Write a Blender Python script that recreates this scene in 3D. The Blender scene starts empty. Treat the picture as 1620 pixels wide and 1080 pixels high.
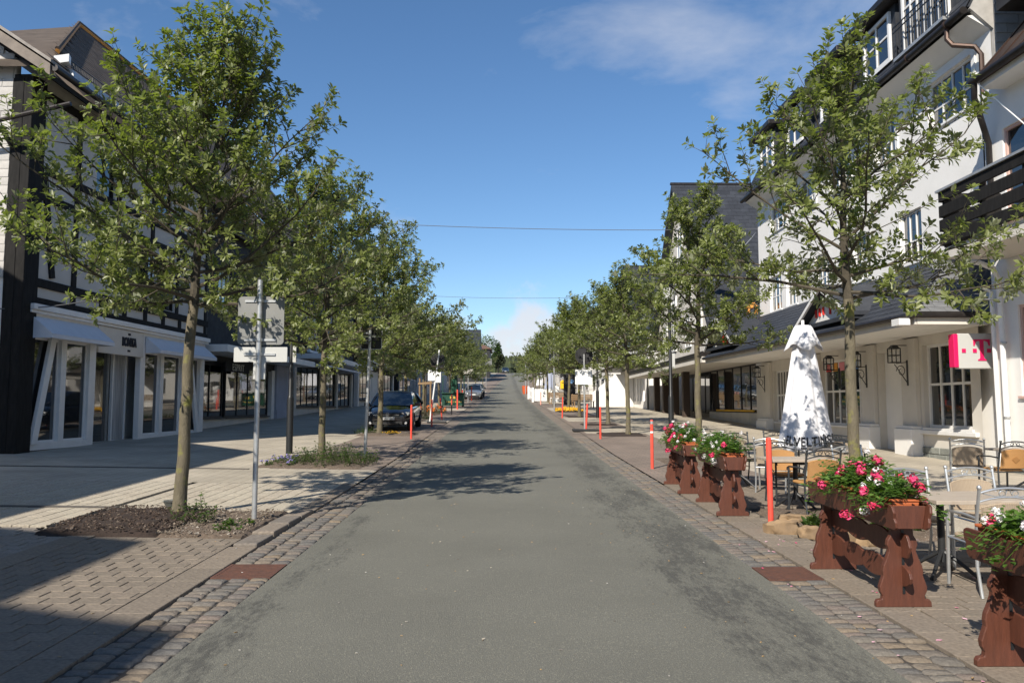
import bpy, bmesh, math, random
import numpy as np
from mathutils import Vector, Matrix, noise

rnd = random.Random(7)
SC = bpy.context.scene
COL = SC.collection
V = Vector
R = math.radians

# ---------------------------------------------------------------- camera, sky, sun, exposure
FPX = 1250.0                       # focal length in pixels of the 1620 px wide photograph
cam_d = bpy.data.cameras.new('camera')
cam_d.sensor_width = 36.0
cam_d.lens = 36.0 * FPX / 1620.0
cam_d.clip_start = 0.05
cam_d.clip_end = 3000
cam = bpy.data.objects.new('camera', cam_d)
COL.objects.link(cam)
cam.location = (0, 0, 1.65)
cam.rotation_euler = (R(90 + 4.665), 0, R(-0.55))
SC.camera = cam

SUN_EL, SUN_AZ = 39.5, 30.0        # light travels towards +Y and to the right by SUN_AZ
LD = V((math.sin(R(SUN_AZ)) * math.cos(R(SUN_EL)), math.cos(R(SUN_AZ)) * math.cos(R(SUN_EL)), -math.sin(R(SUN_EL))))
world = bpy.data.worlds.new('World')
SC.world = world
world.use_nodes = True
wn = world.node_tree
wn.nodes.clear()
sky = wn.nodes.new('ShaderNodeTexSky')
sky.sky_type = 'NISHITA'
sky.sun_disc = False
sky.sun_elevation = R(SUN_EL)
sky.sun_rotation = R(180 + SUN_AZ)
sky.altitude = 600
sky.air_density = 1.0
sky.dust_density = 0.05
sky.ozone_density = 3.0
tc = wn.nodes.new('ShaderNodeTexCoord')
mp = wn.nodes.new('ShaderNodeMapping')
mp.inputs['Scale'].default_value = (1.0, 1.0, 2.6)
mp.inputs['Location'].default_value = (5.1, 1.4, 0.3)
n1 = wn.nodes.new('ShaderNodeTexNoise')
n1.inputs['Scale'].default_value = 2.3
n1.inputs['Detail'].default_value = 9
n1.inputs['Roughness'].default_value = 0.58
n1.inputs['Distortion'].default_value = 0.35
cr = wn.nodes.new('ShaderNodeValToRGB')
cr.color_ramp.elements[0].position = 0.545
cr.color_ramp.elements[0].color = (0, 0, 0, 1)
cr.color_ramp.elements[1].position = 0.82
cr.color_ramp.elements[1].color = (0.8, 0.8, 0.8, 1)
mx = wn.nodes.new('ShaderNodeMixRGB')
mx.inputs['Color2'].default_value = (5.6, 5.9, 6.6, 1)
bg = wn.nodes.new('ShaderNodeBackground')
bg.inputs['Strength'].default_value = 0.085
wo = wn.nodes.new('ShaderNodeOutputWorld')
L = wn.links.new
L(tc.outputs['Generated'], mp.inputs['Vector'])
L(mp.outputs['Vector'], n1.inputs['Vector'])
L(n1.outputs['Fac'], cr.inputs['Fac'])
L(cr.outputs['Color'], mx.inputs['Fac'])
hs_n = wn.nodes.new('ShaderNodeHueSaturation')
hs_n.inputs['Saturation'].default_value = 1.13
hs_n.inputs['Value'].default_value = 1.15
L(sky.outputs['Color'], hs_n.inputs['Color'])
# low bank of cumulus along the horizon
sz = wn.nodes.new('ShaderNodeSeparateXYZ')
L(tc.outputs['Generated'], sz.inputs['Vector'])
n2 = wn.nodes.new('ShaderNodeTexNoise')
n2.inputs['Scale'].default_value = 7.0
n2.inputs['Detail'].default_value = 8
n2.inputs['Roughness'].default_value = 0.55
L(tc.outputs['Generated'], n2.inputs['Vector'])
b1 = wn.nodes.new('ShaderNodeMapRange')
b1.inputs['From Min'].default_value = 0.05
b1.inputs['From Max'].default_value = 0.20
b1.inputs['To Min'].default_value = 0.235
b1.inputs['To Max'].default_value = -0.22
L(sz.outputs['Z'], b1.inputs['Value'])
ad2 = wn.nodes.new('ShaderNodeMath')
ad2.operation = 'ADD'
L(n2.outputs['Fac'], ad2.inputs[0])
L(b1.outputs['Result'], ad2.inputs[1])
c2 = wn.nodes.new('ShaderNodeMapRange')
c2.interpolation_type = 'SMOOTHSTEP'
c2.inputs['From Min'].default_value = 0.50
c2.inputs['From Max'].default_value = 0.62
c2.inputs['To Max'].default_value = 0.85
L(ad2.outputs[0], c2.inputs['Value'])
mx2 = wn.nodes.new('ShaderNodeMixRGB')
mx2.inputs['Color2'].default_value = (6.4, 6.5, 6.9, 1)
L(c2.outputs['Result'], mx2.inputs['Fac'])
L(hs_n.outputs['Color'], mx2.inputs['Color1'])
L(mx2.outputs['Color'], mx.inputs['Color1'])
L(mx.outputs['Color'], bg.inputs['Color'])
L(bg.outputs['Background'], wo.inputs['Surface'])

sun_d = bpy.data.lights.new('sun', 'SUN')
sun_d.energy = 4.6
sun_d.angle = R(0.53)
sun_d.color = (1.0, 0.93, 0.82)
sun = bpy.data.objects.new('sun', sun_d)
COL.objects.link(sun)
sun.rotation_euler = LD.to_track_quat('-Z', 'Y').to_euler()
sun.location = (-20, -30, 40)

SC.view_settings.view_transform = 'Standard'
SC.view_settings.look = 'None'
SC.view_settings.exposure = 0.55
SC.view_settings.gamma = 1.0
SC.view_settings.use_curve_mapping = False
SC.cycles.max_bounces = 6
SC.cycles.transparent_max_bounces = 6

# ---------------------------------------------------------------- helpers
def tag(o, label=None, cat=None, group=None, kind=None):
    if label: o['label'] = label
    if cat: o['category'] = cat
    if group: o['group'] = group
    if kind: o['kind'] = kind
    return o

def empty(name, loc, rz=0.0):
    o = bpy.data.objects.new(name, None)
    o.empty_display_size = 0.2
    o.location = loc
    o.rotation_euler = (0, 0, rz)
    COL.objects.link(o)
    return o

def thing(name, loc, rz, label, cat, group=None):
    return tag(empty(name, loc, rz), label, cat, group)

def kids(o):
    return [c for c in COL.objects if c.parent == o]

def copy_tree(o, tree=None, parent=None):
    c = o.copy()
    COL.objects.link(c)
    c.parent = parent
    for ch in tree[o]:
        copy_tree(ch, tree, c)
    return c

class Tree(dict):
    """children table of a prototype, made once so that copies stay cheap"""
    def __init__(self, root):
        allo = list(COL.objects)
        def rec(o):
            self[o] = [c for c in allo if c.parent == o]
            for c in self[o]: rec(c)
        rec(root)

class MB:
    def __init__(self, off=(0, 0, 0)):
        self.v = []; self.f = []; self.off = V(off)
    def add(self, vs, fs):
        b = len(self.v)
        self.v.extend([V(p) for p in vs])
        self.f.extend([tuple(b + i for i in f) for f in fs])
    def quad(self, a, b, c, d):
        self.add([a, b, c, d], [(0, 1, 2, 3)])
    def poly(self, pts):
        self.add(pts, [tuple(range(len(pts)))])
    def box(self, x0, x1, y0, y1, z0, z1):
        self.hexa([(x0, y0, z0), (x1, y0, z0), (x1, y1, z0), (x0, y1, z0)], [(x0, y0, z1), (x1, y0, z1), (x1, y1, z1), (x0, y1, z1)])
    def hexa(self, lo, hi):
        self.add(list(lo) + list(hi), [(3, 2, 1, 0), (4, 5, 6, 7), (0, 1, 5, 4), (1, 2, 6, 5), (2, 3, 7, 6), (3, 0, 4, 7)])
    def obox(self, c, ax, ay, az):
        c, ax, ay, az = V(c), V(ax), V(ay), V(az)
        lo = [c - ax - ay - az, c + ax - ay - az, c + ax + ay - az, c - ax + ay - az]
        hi = [c - ax - ay + az, c + ax - ay + az, c + ax + ay + az, c - ax + ay + az]
        self.hexa(lo, hi)
    def bar(self, a, b, w, h, up=(0, 0, 1)):
        a, b = V(a), V(b)
        d = (b - a)
        ln = d.length
        d.normalize()
        s = d.cross(V(up))
        if s.length < 1e-4: s = d.cross(V((1, 0, 0)))
        s.normalize()
        t = s.cross(d)
        self.obox((a + b) / 2, d * ln / 2, s * w / 2, t * h / 2)
    def prism(self, pts, dvec):
        n = len(pts); d = V(dvec)
        p0 = [V(p) for p in pts]; p1 = [p + d for p in p0]
        fs = [tuple(range(n - 1, -1, -1)), tuple(range(n, 2 * n))]
        for i in range(n):
            j = (i + 1) % n
            fs.append((i, j, n + j, n + i))
        self.add(p0 + p1, fs)
    def tube(self, pts, r, n=8, cap=True):
        pts = [V(p) for p in pts]
        m = len(pts)
        rs = r if isinstance(r, (list, tuple)) else [r] * m
        vs = []; fs = []
        prev = None
        for i, p in enumerate(pts):
            d = (pts[min(i + 1, m - 1)] - pts[max(i - 1, 0)])
            if d.length < 1e-7: d = V((0, 0, 1))
            d.normalize()
            if prev is None:
                a = d.cross(V((0, 0, 1)))
                if a.length < 0.05: a = d.cross(V((1, 0, 0)))
            else:
                a = prev - d * prev.dot(d)
            a.normalize(); prev = a
            b = d.cross(a)
            for k in range(n):
                t = 2 * math.pi * k / n
                vs.append(p + (a * math.cos(t) + b * math.sin(t)) * rs[i])
        for i in range(m - 1):
            for k in range(n):
                k2 = (k + 1) % n
                fs.append((i * n + k, i * n + k2, (i + 1) * n + k2, (i + 1) * n + k))
        if cap:
            fs.append(tuple(range(n - 1, -1, -1)))
            fs.append(tuple((m - 1) * n + k for k in range(n)))
        self.add(vs, fs)
    def lathe(self, prof, n=16, c=(0, 0, 0)):
        c = V(c)
        vs = []; fs = []
        for (r, z) in prof:
            for k in range(n):
                t = 2 * math.pi * k / n
                vs.append(c + V((r * math.cos(t), r * math.sin(t), z)))
        m = len(prof)
        for i in range(m - 1):
            for k in range(n):
                k2 = (k + 1) % n
                fs.append((i * n + k, i * n + k2, (i + 1) * n + k2, (i + 1) * n + k))
        fs.append(tuple(range(n - 1, -1, -1)))
        fs.append(tuple((m - 1) * n + k for k in range(n)))
        self.add(vs, fs)
    def mesh(self, name):
        me = bpy.data.meshes.new(name)
        o = self.off
        me.from_pydata([tuple(p - o) for p in self.v], [], self.f)
        me.update()
        return me
    def build(self, name, mat, parent=None, smooth=False, bevel=0.0, kind=None, seg=2):
        me = self.mesh(name)
        return link(name, me, mat, parent, smooth, bevel, kind, seg)

def link(name, me, mat, parent=None, smooth=False, bevel=0.0, kind=None, seg=2):
    if mat is not None and not me.materials: me.materials.append(mat)
    if smooth:
        me.polygons.foreach_set('use_smooth', [True] * len(me.polygons))
        me.set_sharp_from_angle(angle=R(40))
    o = bpy.data.objects.new(name, me)
    COL.objects.link(o)
    if parent is not None: o.parent = parent
    if bevel:
        m = o.modifiers.new('bevel', 'BEVEL')
        m.width = bevel; m.segments = seg; m.limit_method = 'ANGLE'; m.angle_limit = R(35)
        m.harden_normals = False
    if kind: o['kind'] = kind
    return o

def text_mesh(s, size, extrude=0.004, spacing=1.0, offset=0.0):
    c = bpy.data.curves.new('lettering', 'FONT')
    c.body = s; c.size = size; c.extrude = extrude; c.align_x = 'CENTER'; c.align_y = 'CENTER'
    c.space_character = spacing; c.offset = offset
    c.resolution_u = 3
    c.fill_mode = 'BOTH'
    o = bpy.data.objects.new('lettering_source', c)
    COL.objects.link(o)
    bpy.context.view_layer.update()
    dg = bpy.context.evaluated_depsgraph_get()
    me = bpy.data.meshes.new_from_object(o.evaluated_get(dg))
    bpy.data.objects.remove(o)
    bpy.data.curves.remove(c)
    me.materials.clear()
    return me

def place_text(name, s, size, mat, parent, pos, right, up, extrude=0.004, spacing=1.0, offset=0.0, sx=1.0):
    """lettering lying in the plane (right, up) at pos, in the parent's space"""
    me = text_mesh(s, size, extrude, spacing, offset)
    r = V(right).normalized(); u = V(up).normalized(); n = r.cross(u)
    M = Matrix((r * sx, u, n)).transposed().to_4x4()
    M.translation = V(pos)
    me.transform(M)
    return link(name, me, mat, parent)

# ---------------------------------------------------------------- street profile
PR = [(-60, -1.14), (-30, -0.57), (0, 0), (10, .19), (20, .40), (32, .76), (44, 1.12), (60, 1.63), (75, 2.15), (90, 2.72), (102, 3.25), (116, 3.95),
      (130, 4.8), (142, 5.6), (155, 6.5), (170, 7.6), (185, 8.8), (198, 9.75), (208, 10.3), (218, 10.55), (232, 10.4), (250, 9.7), (280, 8.6), (330, 8.0), (420, 9.0), (700, 14.0)]
CXP = [(-60, .12), (60, .12), (85, 0.1), (102, .15), (125, .6), (155, 1.6), (201, 3.0), (240, 4.4), (300, 7), (700, 20)]
def interp(T, y):
    if y <= T[0][0]: return T[0][1]
    for (a, za), (b, zb) in zip(T, T[1:]):
        if y <= b: return za + (zb - za) * (y - a) / (b - a)
    return T[-1][1]
def zr(y): return interp(PR, y)
def cx(y): return interp(CXP, y)
def zl(x, y):                       # left pavement level
    k = min(1, max(0, (30 - y) / 10.0))
    return zr(y) + 0.012 + 0.014 * k * max(0, min(-2.6 - x, 10.4))
def zg(x, y):
    if x < -2.6 + cx(y) - .12: return zl(x, y)
    if x > 2.78 + cx(y) - .12: return zr(y) + 0.012
    return zr(y)
CR = cam.rotation_euler.to_matrix()
def ray(px, py):
    return CR @ V(((px - 810) / FPX, (540 - py) / FPX, -1.0))
def G(px, py):
    """where the sight line through a photo pixel meets the ground"""
    d = ray(px, py); d /= d.y
    y = 2.0
    while y < 260:
        p = cam.location + d * y
        if p.z <= zg(p.x, y): break
        y += 0.02 if y < 40 else 0.1
    p = cam.location + d * y
    return V((p.x, p.y, zg(p.x, p.y)))
def P(px, py, Y):
    d = ray(px, py); d /= d.y
    return cam.location + d * Y

# ---------------------------------------------------------------- materials
MATS = {}
def rgb(c): return (c[0], c[1], c[2], 1)
def mat(name, col, rough=0.7, var=0.0, scale=4.0, col2=None, bump=0.0, bscale=40.0, metal=0.0, spec=0.5, island=0.0, detail=6, stretch=None, coat=0.0,
        spots=None, spscale=120.0, spthr=(0.62, 0.7)):
    """principled material: col -> col2 by noise, per-piece brightness, fine bump, optional specks"""
    m = bpy.data.materials.new(name)
    m.use_nodes = True
    nt = m.node_tree
    nd, lk = nt.nodes, nt.links.new
    b = nd['Principled BSDF']
    b.inputs['Roughness'].default_value = rough
    b.inputs['Metallic'].default_value = metal
    b.inputs['Specular IOR Level'].default_value = spec
    b.inputs['Coat Weight'].default_value = coat
    b.inputs['Coat Roughness'].default_value = 0.05
    tc = nd.new('ShaderNodeTexCoord')
    vec = tc.outputs['Object']
    if stretch:
        mp = nd.new('ShaderNodeMapping'); mp.inputs['Scale'].default_value = stretch
        lk(vec, mp.inputs['Vector']); vec = mp.outputs['Vector']
    out = None
    if col2 is None and var > 0:
        col2 = tuple(c * (1 + var) for c in col); col = tuple(c * (1 - var) for c in col)
    if col2 is not None:
        n = nd.new('ShaderNodeTexNoise'); n.inputs['Scale'].default_value = scale; n.inputs['Detail'].default_value = detail
        n.inputs['Roughness'].default_value = 0.6
        lk(vec, n.inputs['Vector'])
        r = nd.new('ShaderNodeMapRange'); r.inputs['From Min'].default_value = 0.32; r.inputs['From Max'].default_value = 0.68
        lk(n.outputs['Fac'], r.inputs['Value'])
        mx = nd.new('ShaderNodeMixRGB'); mx.inputs['Color1'].default_value = rgb(col); mx.inputs['Color2'].default_value = rgb(col2)
        lk(r.outputs['Result'], mx.inputs['Fac'])
        out = mx.outputs['Color']
    if spots is not None:
        n = nd.new('ShaderNodeTexNoise'); n.inputs['Scale'].default_value = spscale; n.inputs['Detail'].default_value = 3
        lk(tc.outputs['Object'], n.inputs['Vector'])
        r = nd.new('ShaderNodeMapRange'); r.inputs['From Min'].default_value = spthr[0]; r.inputs['From Max'].default_value = spthr[1]
        lk(n.outputs['Fac'], r.inputs['Value'])
        mx = nd.new('ShaderNodeMixRGB'); mx.inputs['Color2'].default_value = rgb(spots)
        if out is None: mx.inputs['Color1'].default_value = rgb(col)
        else: lk(out, mx.inputs['Color1'])
        lk(r.outputs['Result'], mx.inputs['Fac'])
        out = mx.outputs['Color']
    if island:
        oi = nd.new('ShaderNodeObjectInfo'); ge = nd.new('ShaderNodeNewGeometry')
        ad = nd.new('ShaderNodeMath'); ad.operation = 'ADD'; lk(oi.outputs['Random'], ad.inputs[0]); lk(ge.outputs['Random Per Island'], ad.inputs[1])
        fr = nd.new('ShaderNodeMath'); fr.operation = 'FRACT'; lk(ad.outputs[0], fr.inputs[0])
        mr = nd.new('ShaderNodeMapRange'); mr.inputs['To Min'].default_value = 1 - island; mr.inputs['To Max'].default_value = 1 + island
        lk(fr.outputs[0], mr.inputs['Value'])
        mu = nd.new('ShaderNodeMixRGB'); mu.blend_type = 'MULTIPLY'; mu.inputs['Fac'].default_value = 1
        if out is None: mu.inputs['Color1'].default_value = rgb(col)
        else: lk(out, mu.inputs['Color1'])
        lk(mr.outputs['Result'], mu.inputs['Color2'])
        out = mu.outputs['Color']
    if out is None: b.inputs['Base Color'].default_value = rgb(col)
    else: lk(out, b.inputs['Base Color'])
    if bump:
        n = nd.new('ShaderNodeTexNoise'); n.inputs['Scale'].default_value = bscale; n.inputs['Detail'].default_value = 5
        lk(vec, n.inputs['Vector'])
        bp = nd.new('ShaderNodeBump'); bp.inputs['Strength'].default_value = min(1, bump); bp.inputs['Distance'].default_value = 0.01
        lk(n.outputs['Fac'], bp.inputs['Height'])
        lk(bp.outputs['Normal'], b.inputs['Normal'])
    MATS[name] = m
    return m

def ramp_island(m, cols):
    """colour picked per piece (object or mesh island) from a list"""
    nt = m.node_tree; nd, lk = nt.nodes, nt.links.new
    b = nd['Principled BSDF']
    oi = nd.new('ShaderNodeObjectInfo'); ge = nd.new('ShaderNodeNewGeometry')
    ad = nd.new('ShaderNodeMath'); ad.operation = 'ADD'; lk(oi.outputs['Random'], ad.inputs[0]); lk(ge.outputs['Random Per Island'], ad.inputs[1])
    fr = nd.new('ShaderNodeMath'); fr.operation = 'FRACT'; lk(ad.outputs[0], fr.inputs[0])
    cr = nd.new('ShaderNodeValToRGB'); cr.color_ramp.interpolation = 'LINEAR'
    el = cr.color_ramp.elements
    el[0].position = 0; el[0].color = rgb(cols[0])
    el[1].position = 1; el[1].color = rgb(cols[-1])
    for i, c in enumerate(cols[1:-1]):
        e = el.new((i + 1) / (len(cols) - 1)); e.color = rgb(c)
    lk(fr.outputs[0], cr.inputs['Fac'])
    n = nd.new('ShaderNodeTexNoise'); n.inputs['Scale'].default_value = 30; n.inputs['Detail'].default_value = 5
    tc = nd.new('ShaderNodeTexCoord'); lk(tc.outputs['Object'], n.inputs['Vector'])
    mr = nd.new('ShaderNodeMapRange'); mr.inputs['From Min'].default_value = .3; mr.inputs['From Max'].default_value = .7
    mr.inputs['To Min'].default_value = .72; mr.inputs['To Max'].default_value = 1.2
    lk(n.outputs['Fac'], mr.inputs['Value'])
    mu = nd.new('ShaderNodeMixRGB'); mu.blend_type = 'MULTIPLY'; mu.inputs['Fac'].default_value = 1
    lk(cr.outputs['Color'], mu.inputs['Color1']); lk(mr.outputs['Result'], mu.inputs['Color2'])
    lk(mu.outputs['Color'], b.inputs['Base Color'])
    return m

def paving_mat(name, c1, c2, cm, w, h, rot=0.0):
    """far paving: brick texture at the size of the real pavers"""
    m = mat(name, c1, 0.85, bump=0.1, bscale=60)
    nt = m.node_tree; nd, lk = nt.nodes, nt.links.new
    b = nd['Principled BSDF']
    tc = nd.new('ShaderNodeTexCoord')
    mp = nd.new('ShaderNodeMapping'); mp.inputs['Rotation'].default_value = (0, 0, rot)
    lk(tc.outputs['Object'], mp.inputs['Vector'])
    br = nd.new('ShaderNodeTexBrick')
    br.inputs['Scale'].default_value = 1.0
    br.inputs['Brick Width'].default_value = w; br.inputs['Row Height'].default_value = h
    br.inputs['Mortar Size'].default_value = 0.006; br.inputs['Mortar Smooth'].default_value = 0.3
    br.inputs['Color1'].default_value = rgb(c1); br.inputs['Color2'].default_value = rgb(c2); br.inputs['Mortar'].default_value = rgb(cm)
    lk(mp.outputs['Vector'], br.inputs['Vector'])
    n = nd.new('ShaderNodeTexNoise'); n.inputs['Scale'].default_value = 0.9; n.inputs['Detail'].default_value = 8
    lk(tc.outputs['Object'], n.inputs['Vector'])
    mr = nd.new('ShaderNodeMapRange'); mr.inputs['From Min'].default_value = .3; mr.inputs['From Max'].default_value = .7
    mr.inputs['To Min'].default_value = .78; mr.inputs['To Max'].default_value = 1.15
    lk(n.outputs['Fac'], mr.inputs['Value'])
    mu = nd.new('ShaderNodeMixRGB'); mu.blend_type = 'MULTIPLY'; mu.inputs['Fac'].default_value = 1
    lk(br.outputs['Color'], mu.inputs['Color1']); lk(mr.outputs['Result'], mu.inputs['Color2'])
    lk(mu.outputs['Color'], b.inputs['Base Color'])
    return m

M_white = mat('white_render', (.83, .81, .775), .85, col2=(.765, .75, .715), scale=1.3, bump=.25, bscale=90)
M_infill = mat('shaded_white_infill', (.56, .54, .50), .9, col2=(.50, .48, .445), scale=1.1, bump=.25, bscale=70)  # white panels greyed: shade of the street side put into the colour
M_cream = mat('cream_render', (.66, .62, .55), .85, col2=(.58, .545, .49), scale=1.5, bump=.2, bscale=80)
M_wframe = mat('white_painted_wood', (.76, .75, .73), .45, var=.05, scale=3, bump=.05)
M_timber = mat('black_timber', (.016, .015, .014), .8, spec=.2, var=.35, scale=3, stretch=(6, 6, 1), bump=.25, bscale=12)
M_slate = mat('dark_slate', (.033, .036, .043), .6, var=.2, scale=2, spec=.35, island=.16, bump=.2, bscale=25)
M_slatewall = mat('weathered_slate_cladding', (.50, .475, .44), .7, col2=(.40, .38, .35), scale=5, island=.12, bump=.2, bscale=20)
M_brownslate = mat('brown_slate', (.115, .093, .076), .85, spec=.15, var=.2, scale=2, island=.16, bump=.2, bscale=25)
M_darkwall = mat('dark_slate_hanging', (.035, .035, .037), .75, spec=.25, var=.3, scale=3, bump=.3, bscale=10)
M_glass = mat('window_glass', (.012, .014, .016), .02, spec=1.0, coat=.6)
M_curtain = mat('net_curtain', (.45, .46, .47), .9, col2=(.2, .21, .22), scale=3, stretch=(1, 8, .3), spec=.8, coat=1)
M_gutter = mat('dark_gutter_metal', (.035, .03, .028), .45, var=.3, scale=5, metal=.5)
M_copper = mat('weathered_copper', (.085, .05, .037), .5, col2=(.05, .036, .03), scale=3, metal=.55, stretch=(1, 6, 1))
M_zinc = mat('grey_zinc', (.46, .46, .45), .45, var=.12, scale=6, metal=.55)
M_galv = mat('galvanised_steel', (.50, .51, .51), .42, var=.12, scale=9, metal=.6, bump=.05)
M_signback = mat('sign_back_aluminium', (.21, .21, .20), .55, var=.08, scale=4, metal=.2)
M_black = mat('black_paint', (.016, .017, .018), .4, var=.2, scale=8)
M_iron = mat('wrought_iron', (.02, .021, .023), .5, var=.2, scale=20)
M_blacktrim = mat('black_plastic', (.02, .02, .021), .6)
M_orange = mat('orange_verge_strip', (.62, .27, .05), .6, var=.15, scale=6)
M_awning = mat('awning_canvas', (.62, .64, .68), .8, var=.04, scale=4)
M_lavender = mat('pale_blue_grey_render', (.36, .38, .45), .85, var=.08, scale=1.5, bump=.2)
M_stone = mat('green_grey_ashlar', (.27, .28, .25), .85, col2=(.19, .2, .18), scale=5, bump=.7, bscale=18, island=.15)
M_redpole = mat('red_bollard_paint', (.78, .085, .055), .45, var=.12, scale=6)
M_redpale = mat('faded_red_band', (.80, .35, .28), .5)
M_planter = mat('red_brown_stained_wood', (.125, .042, .024), .5, col2=(.085, .03, .018), scale=4, stretch=(8, 8, 1.2), bump=.25, bscale=20)
M_boxplastic = mat('terracotta_plastic', (.42, .11, .035), .55, var=.1, scale=5)
M_soil = mat('bark_mulch', (.022, .014, .010), .95, col2=(.045, .028, .02), scale=30, bump=1.0, bscale=50)
M_drysoil = mat('dry_gravelly_soil', (.15, .11, .08), .95, col2=(.08, .058, .04), scale=9, bump=1.0, bscale=45, spots=(.4, .36, .3), spscale=60)
M_chip = mat('bark_chip', (.06, .035, .025), .9)
ramp_island(M_chip, [(.02, .012, .01), (.05, .03, .02), (.09, .06, .042), (.03, .018, .013), (.22, .17, .13)])
M_rust = mat('rusty_cast_iron', (.13, .055, .035), .8, col2=(.08, .04, .03), scale=14, bump=.4, bscale=60)
M_alu = mat('silver_chair_frame', (.52, .53, .53), .35, var=.08, scale=12, metal=.7)
M_dkframe = mat('anthracite_chair_frame', (.06, .065, .07), .4, var=.15, scale=12, metal=.5)
def wicker(name, c1, c2):
    m = mat(name, c1, .6, bump=0)
    nt = m.node_tree; nd, lk = nt.nodes, nt.links.new
    b = nd['Principled BSDF']
    tc = nd.new('ShaderNodeTexCoord')
    w1 = nd.new('ShaderNodeTexWave'); w1.bands_direction = 'X'; w1.inputs['Scale'].default_value = 22; w1.inputs['Distortion'].default_value = .6
    w2 = nd.new('ShaderNodeTexWave'); w2.bands_direction = 'Z'; w2.inputs['Scale'].default_value = 42; w2.inputs['Distortion'].default_value = .8
    lk(tc.outputs['Object'], w1.inputs['Vector']); lk(tc.outputs['Object'], w2.inputs['Vector'])
    mu = nd.new('ShaderNodeMath'); mu.operation = 'MULTIPLY'; lk(w1.outputs['Fac'], mu.inputs[0]); lk(w2.outputs['Fac'], mu.inputs[1])
    cr = nd.new('ShaderNodeMixRGB'); cr.inputs['Color1'].default_value = rgb(c2); cr.inputs['Color2'].default_value = rgb(c1)
    ad = nd.new('ShaderNodeMath'); ad.operation = 'MULTIPLY_ADD'; ad.inputs[1].default_value = 1.2; ad.inputs[2].default_value = .25; ad.use_clamp = True
    lk(mu.outputs[0], ad.inputs[0]); lk(ad.outputs[0], cr.inputs['Fac'])
    lk(cr.outputs['Color'], b.inputs['Base Color'])
    bp = nd.new('ShaderNodeBump'); bp.inputs['Strength'].default_value = .7; bp.inputs['Distance'].default_value = .006
    lk(mu.outputs[0], bp.inputs['Height']); lk(bp.outputs['Normal'], b.inputs['Normal'])
    return m
M_honey = wicker('honey_rattan', (.60, .33, .12), (.34, .16, .05))
M_beige = wicker('weathered_rattan', (.50, .40, .29), (.28, .21, .14))
M_tabletop = mat('bleached_plank_tabletop', (.46, .40, .33), .55, col2=(.36, .29, .22), scale=5, stretch=(1.2, 14, 1), bump=.1)
M_canvas = mat('white_parasol_canvas', (.70, .70, .725), .85, var=.03, scale=4)
M_print = mat('black_print', (.015, .015, .02), .8)
M_magenta = mat('magenta_sign_paint', (.75, .008, .11), .45)
M_lightgrey = mat('light_grey_sign_face', (.50, .50, .475), .5)
M_whitepaint = mat('white_gloss_paint', (.80, .80, .79), .4, var=.03)
M_yellow = mat('yellow_letterbox_paint', (.80, .50, .02), .4)
M_green = mat('dark_green_paint', (.01, .06, .035), .5, var=.15)
M_gold = mat('gold_lettering', (.55, .38, .08), .5)
M_stake = mat('wooden_stake', (.26, .17, .09), .8, var=.2, scale=6, stretch=(8, 8, 1))
M_red = mat('red_paint', (.65, .03, .02), .5)
M_carblack = mat('black_car_paint', (.008, .009, .012), .12, coat=1.0, spec=.6)
M_carsilver = mat('silver_car_paint', (.30, .32, .34), .3, metal=.6, coat=1.0)
M_cardark = mat('dark_blue_car_paint', (.02, .03, .045), .2, coat=1.0)
M_tyre = mat('tyre_rubber', (.015, .015, .015), .85)
M_rim = mat('alloy_rim', (.42, .43, .44), .3, metal=.9)
M_chrome = mat('chrome', (.75, .76, .77), .08, metal=1.0)
M_lamp = mat('headlamp_glass', (.62, .64, .66), .08, metal=.5, coat=1)
M_carglass = mat('car_window_glass', (.01, .014, .018), .03, coat=.7, spec=.8)
M_plate = mat('white_number_plate', (.75, .75, .72), .4)
M_blue = mat('blue_plate_band', (.02, .06, .4), .4)
M_wire = mat('grey_cable', (.12, .12, .125), .6)
M_rock = mat('sandstone_rock', (.30, .20, .11), .9, col2=(.2, .14, .085), scale=7, bump=.9, bscale=14)
M_darkint = mat('dark_interior', (.03, .03, .03), .9)
M_terrab = mat('far_plaster', (.62, .60, .56), .9, var=.06)
# ---------------------------------------------------------------- ground
def strip(name, xa, xb, ys, zf, m, nx=1, kind='structure', parent=None):
    mb = MB()
    vs = []; fs = []
    for y in ys:
        a = xa(y) if callable(xa) else xa
        b = xb(y) if callable(xb) else xb
        for i in range(nx + 1):
            x = a + (b - a) * i / nx
            vs.append((x, y, zf(x, y)))
    k = nx + 1
    for j in range(len(ys) - 1):
        for i in range(nx):
            fs.append((j * k + i, j * k + i + 1, (j + 1) * k + i + 1, (j + 1) * k + i))
    mb.add(vs, fs)
    o = mb.build(name, m, parent, smooth=True)
    o['kind'] = kind
    return o

def frange(a, b, s):
    n = max(1, int(round((b - a) / s)))
    return [a + (b - a) * i / n for i in range(n + 1)]
YS = frange(-40, 60, 2.0) + frange(64, 260, 4.0)[0:]
XL, XR = -2.06, 2.31               # asphalt edges
GL, GR = -2.60, 2.80               # outer edges of the cobbled gutters
def ox(y): return cx(y) - .12

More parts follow.
